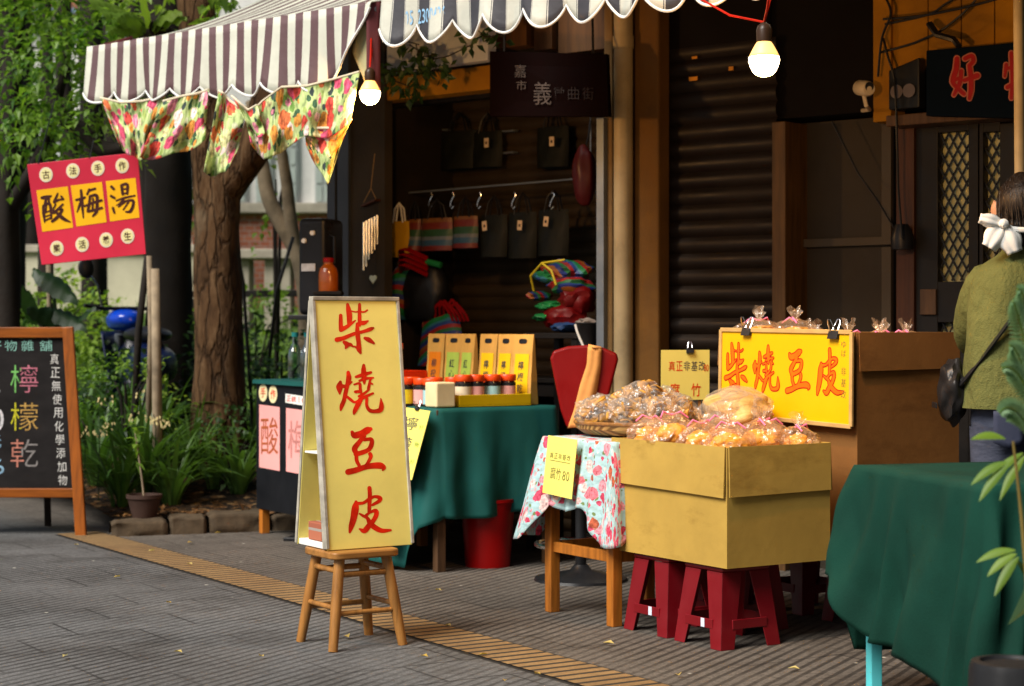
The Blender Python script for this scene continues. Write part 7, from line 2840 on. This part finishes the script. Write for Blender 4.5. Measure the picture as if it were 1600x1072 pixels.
for sx in (-1, 1):
    g = G()
    g.tube([(sx * .17, .03, zz + .09), (sx * .20, .01, zz + .24), (sx * .26, .02, zz + .32)], .007, 8)
    m_ = part('mirror', g, M_chrome, o, 1)
    g = G()
    g.blob((sx * .28, .02, zz + .36), (.055, .018, .075), .03, 1, 3, 3)
    part('mirror_shell', g, M_black, m_, 1)
    g = G()
    g.tube([(sx * .18, .0, zz + .07), (sx * .26, -.05, zz + .06)], .008, 8)
    part('brake_lever', g, M_chrome, o, 1)
g = G()
g.blob((0, .62, zz - .10), (.14, .36, .06), .08, 1.4, 8, 3)
part('seat', g, M_black, o, 1)
g = G()
g.blob((0, .68, zz - .30), (.16, .40, .16), .12, 1.4, 9, 3)
g.box(-.14, .14, .1, .5, zz - .62, zz - .55)
part('rear_body', g, mn, o, 1)
for y in (-.30, .85):
    g = G()
    g.tube([(0, y + .20 * math.cos(2 * math.pi * i / 28), .25 + .20 * math.sin(2 * math.pi * i / 28)) for i in range(29)], .05, 10)
    w_ = part('wheel', g, M_black, o, 1)
    g = G()
    g.tube([(-.03, y, .25), (.03, y, .25)], .13, 20)
    part('rim', g, M_steel, w_, 1)
g = G()
g.tube([(0, -.30, .25), (0, -.20, zz - .1)], .03, 10)
part('fork', g, M_steel, o, 1)

# ------------------------------------------------------------------ far garden: railing, bench, walls, house, woods
o = thing('railing', 'dark horizontal railing crossing the garden behind the trunks', 'railing', (at(380, 460, 15.2).x, 15.2, gz(-2, 15.2)), 0)
g = G()
a, b_ = at(270, 460, 15.2), at(520, 458, 15.2)
g.bar(a, b_, .05, .055)
part('rail', g, M_dark, o, world=True, bev=.004)
for px in (300, 480):
    g = G()
    p = at(px, 461, 15.2)
    g.bar((p.x, 15.2, gz(p.x, 15.2) - .05), (p.x, 15.2, p.z - .03), .05)
    part('post', g, M_dark, o, world=True)
o = thing('stone_bench', 'pale stone bench with a thick top in the sunlit garden', 'bench', (at(425, 440, 17).x, 17, gz(-2.2, 17)), 0)
M_stone = MAT('pale_stone', (.42, .38, .31), .85, .25, 4, .3, 30, dirt=.3)
g = G()
a, b_ = at(352, 390, 17), at(500, 386, 17)
g.box(a.x, b_.x, 16.8, 17.3, a.z - .09, a.z)
part('top', g, M_stone, o, world=True, bev=.012)
for px in (372, 436, 490):
    g = G()
    p = at(px, 400, 17)
    g.box(p.x - .12, p.x + .12, 16.88, 17.2, gz(p.x, 17) - .1, a.z - .095)
    part('leg', g, M_stone, o, world=True, bev=.01)
# low cream wall to the left
o = thing('garden_wall', 'low cream garden wall behind the big dark leaves', 'wall', (at(90, 450, 18.5).x, 18.5, 1.2), 0)
g = G()
a, b_ = at(-60, 395, 18.5), at(330, 395, 18.5)
g.box(a.x, b_.x, 18.5, 18.75, .9, a.z)
part('body', g, MAT('cream_render', (.50, .47, .36), .85, .25, 1.5, .2, 20, dirt=.35), o, world=True)
g = G()
g.box(a.x, b_.x, 18.45, 18.8, a.z + .002, a.z + .08)
part('coping', g, M_stone, o, world=True, bev=.01)
# house
o = thing('white_house', 'bright white house with tall windows and a red brick base beyond the garden', 'house', (at(440, 400, 22).x, 22, 1.2), 0)
g = G()
a, b_ = at(300, 330, 22), at(640, 330, 22)
g.box(a.x, b_.x, 22.0, 22.4, a.z, 7.0)
part('wall', g, M_white, o, world=True)
g = G()
g.box(a.x, b_.x, 21.96, 22.4, .8, a.z - .03)
part('base', g, brickmat(), o, world=True)
g = G()
g.box(a.x, b_.x, 21.85, 22.4, a.z - .029, a.z + .09)
part('sill_course', g, M_stone, o, world=True, bev=.01)
for px in (372, 412, 452, 505):
    g = G()
    p, q_ = at(px - 13, 318, 21.95), at(px + 13, 200, 21.95)
    g.box(p.x, q_.x, 21.94, 21.995, p.z, q_.z)
    w_ = part('window', g, MAT('window_frame_grey', (.50, .52, .50), .5, .1, 5, 0), o, world=True)
    g = G()
    for i in range(2):
        for j in range(4):
            x0_ = p.x + .02 + (q_.x - p.x - .02) * i / 2
            z0_ = p.z + .02 + (q_.z - p.z - .02) * j / 4
            g.box(x0_, x0_ + (q_.x - p.x) / 2 - .03, 21.925, 21.938, z0_, z0_ + (q_.z - p.z) / 4 - .03)
    part('pane', g, MAT('pale_pane', (.45, .50, .46), .1, .1, 5, 0, spec=.8), w_, world=True)
o = thing('pale_house', 'long pale sunlit house glimpsed through the far woods', 'house', (-7, 30, 1.2), 0)
g = G()
g.box(-16, -4.6, 30, 30.4, .9, 6.2)
part('wall', g, M_white, o, world=True)
g = G()
g.add([(-16.3, 29.6, 6.21), (-4.3, 29.6, 6.21), (-4.3, 33, 8.2), (-16.3, 33, 8.2), (-16.3, 29.6, 6.35), (-4.3, 29.6, 6.35), (-4.3, 33, 8.35), (-16.3, 33, 8.35)], [(0, 1, 2, 3), (7, 6, 5, 4), (0, 4, 5, 1), (1, 5, 6, 2), (2, 6, 7, 3), (3, 7, 4, 0)])
part('roof', g, brickmat(), o, world=True)
for x in (-14.2, -12.0, -9.8, -7.6, -5.6):
    g = G()
    g.box(x - .4, x + .4, 29.95, 29.995, 2.6, 4.4)
    part('window', g, MAT('window_frame_grey', (.50, .52, .50)), o, world=True)
# woods far behind as one mass
g = G()
r = random.Random(99)
for i in range(13000):
    x = r.uniform(-13, 1.5)
    y = r.uniform(20.0, 29.0) if x < -3.4 else r.uniform(23.5, 29)
    lim = 1.2 + 6.2 * (.55 + .45 * noise.noise(Vector((x * .55, y * .3, 2)))) + .12 * (y - 20)
    z = r.uniform(1.0, max(2.0, lim))
    if noise.noise(Vector((x * 1.1, y * .5, z * 1.1))) < -.02:
        continue
    leafat(g, (x, y, z), rv(r), rv(r) + Vector((0, -.5, .5)), r.uniform(.16, .30), r.uniform(.05, .09), .3, .2)
setting('far_woods', g, LEAF('woodland_leaf', (.018, .048, .010), (.07, .14, .025), (.16, .25, .04), .45, .5, .5), 'stuff')
for i, (px, Y, r_) in enumerate(((40, 20.5, .16), (105, 19.8, .11), (180, 20.6, .15), (215, 19.6, .10), (320, 20.2, .14))):
    c_ = at(px, 400, Y)
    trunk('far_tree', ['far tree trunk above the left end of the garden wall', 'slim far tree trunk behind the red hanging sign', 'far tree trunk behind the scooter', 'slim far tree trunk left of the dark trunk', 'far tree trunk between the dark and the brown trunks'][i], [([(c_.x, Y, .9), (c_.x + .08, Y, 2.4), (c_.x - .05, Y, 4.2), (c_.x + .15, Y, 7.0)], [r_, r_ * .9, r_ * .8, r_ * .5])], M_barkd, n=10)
g = G()
r = random.Random(17)
for i in range(7000):
    a, b_ = r.uniform(.30, .80), r.random()
    p = bedp(a, b_)
    d = Vector((r.uniform(-.5, .5), r.uniform(-.5, .5), 1))
    s_ = Vector((r.uniform(-1, 1), r.uniform(-1, 1), 0)).normalized() * .012
    h = r.uniform(.08, .2)
    g.add([p - s_, p + s_, p + d * h], [(0, 1, 2)])
setting('lawn_grass', g, LEAF('grass_blade', (.05, .11, .018), (.10, .19, .03), (.16, .24, .05), .4), 'stuff')

# ------------------------------------------------------------------ plants at the right edge, near the camera
def stem_plant(label, base, tip, nodes, m, seed, L=.12, w=.022, name='stem_plant', group=None, pot=True):
    o = thing(name, label, 'plant', (base[0], base[1], 0), 0, group)
    r = random.Random(seed)
    b0, t0 = Vector(base), Vector(tip)
    mid = (b0 + t0) / 2 + Vector((.02, .02, 0))
    g = G()
    pts = [b0 * (1 - k_) ** 2 + mid * (2 * k_ * (1 - k_)) + t0 * k_ * k_ for k_ in [i / 14 for i in range(15)]]
    g.tube(pts, [.007 - .004 * i / 14 for i in range(15)], 7)
    part('stem', g, MAT('tan_stem', (.15, .11, .04), .6, .2, 12, .1), o, 1, world=True)
    g = G()
    for (k_, ang, n_) in nodes:
        c_ = pts[int(k_ * 14)]
        for i in range(n_):
            a = ang + (i - (n_ - 1) / 2) * .38
            d = Vector((math.cos(a), r.uniform(-.35, .15), math.sin(a)))
            LL = L * r.uniform(.8, 1.15)
            def fn(x, y, c_=c_, d=d, LL=LL):
                s_ = d.cross(Vector((0, -.8, .6))).normalized()
                p = c_ + d * (.02 + LL * x) - Vector((0, 0, .35 * LL * x * x))
                wd = w * (math.sin(math.pi * min(1, x * .96 + .03)) ** .8)
                return p + s_ * ((y - .5) * 2 * wd) - Vector((0, -.3, .0)) * (wd * abs(2 * y - 1))
            g.grid(fn, 10, 4)
    part('leaves', g, m, o, 2, world=True)
    return o


b_ = at(1592, 1180, 4.15)
stem_plant('leafy green stem rising in front of the green cloth at the right edge', (b_.x + .03, 4.15, .30), at(1583, 690, 4.15), [(.62, R(200), 3), (.95, R(205), 2), (1.0, R(160), 1), (.9, R(20), 2)], M_leafb, 6, .080, .0105)
stem_plant('second leafy stem with long pale leaves beside the person', (b_.x + .05, 4.25, .30), at(1608, 640, 4.25), [(.9, R(215), 2), (.9, R(20), 2)], M_leafb, 8, .09, .010)
o = thing('fern', 'pale feathery fern fronds at the right edge in front of the olive shirt', 'fern', (1.20, 4.3, .38), 0)
g = G()
r = random.Random(4)
st_ = G()
for (a, m1, e) in (((1640, 760), (1610, 560), (1566, 575)), ((1640, 760), (1600, 500), (1582, 470)), ((1645, 760), (1600, 540), (1578, 540)), ((1640, 740), (1590, 610), (1562, 645)), ((1650, 740), (1640, 430), (1610, 420)), ((1650, 760), (1612, 450), (1590, 452))):
    A_, M2, E2 = at(*a, 4.3), at(*m1, 4.28), at(*e, 4.2)
    pts = [A_ * (1 - k_) ** 2 + M2 * (2 * k_ * (1 - k_)) + E2 * k_ * k_ for k_ in [i / 34 for i in range(35)]]
    st_.tube(pts, .0018, 5)
    for i in range(8, 34):
        d = (pts[i] - pts[i - 1]).normalized()
        s_ = d.cross(Vector((0, -1, .2))).normalized()
        LL = .032 * math.sin(math.pi * (i - 6) / 30) + .004
        for sg in (-1, 1):
            leafat(g, pts[i], s_ * sg + d * .5, (0, -1, .3), LL, .0055, .2, .1)
part('fronds', g, LEAF('fern_leaf', (.12, .22, .10), (.18, .30, .15), (.10, .2, .08), .3), o, world=True)
part('stalks', st_, M_leafb, o, 1, world=True)
o = thing('black_pot', 'upturned ribbed black plastic pot in the lower right corner', 'pot', (at(1580, 1050, 4.2).x, 4.2, 0), 0)
g = G()
n_ = 60
prof = [(.105, 0), (.092, .355), (.088, .372), (.070, .374), (.066, .366), (.001, .366)]
vs = []
for r_, z in prof:
    for k_ in range(n_):
        rr = r_ * (1 + (.018 if (k_ // 3) % 2 and z < .36 else 0))
        vs.append((rr * math.cos(2 * math.pi * k_ / n_), rr * math.sin(2 * math.pi * k_ / n_), z))
g.add(vs, [(i * n_ + k_, i * n_ + (k_ + 1) % n_, (i + 1) * n_ + (k_ + 1) % n_, (i + 1) * n_ + k_) for i in range(len(prof) - 1) for k_ in range(n_)])
part('body', g, MAT('grey_black_plastic', (.012, .012, .013), .55, .2, 8, .1), o, 1)
o = thing('planter', 'long dark planter holding the stems at the right edge', 'planter', (1.30, 4.25, 0), 0)
g = G()
g.box(-.14, .9, -.16, .16, 0, .30)
part('trough', g, M_black, o, bev=.01)
g = G()
g.box(-.13, .89, -.15, .15, .3005, .312)
part('soil', g, M_soil, o)
# unseen dense shrub added right of the frame to keep light off the cartons
bs = thing('unseen_shade_shrub', 'dense tall shrub added unseen beyond the right edge to shade the cartons', 'bush', (1.95, 4.2, .31), 0)
g = G()
for i in range(5):
    g.tube([(1.6 + .15 * i, 4.2, .31), (1.7 + .2 * i, 4.2, 1.2), (1.6 + .3 * i, 4.25, 2.2)], [.02, .016, .008], 7)
part('stems', g, M_barkd, bs, 1, world=True)
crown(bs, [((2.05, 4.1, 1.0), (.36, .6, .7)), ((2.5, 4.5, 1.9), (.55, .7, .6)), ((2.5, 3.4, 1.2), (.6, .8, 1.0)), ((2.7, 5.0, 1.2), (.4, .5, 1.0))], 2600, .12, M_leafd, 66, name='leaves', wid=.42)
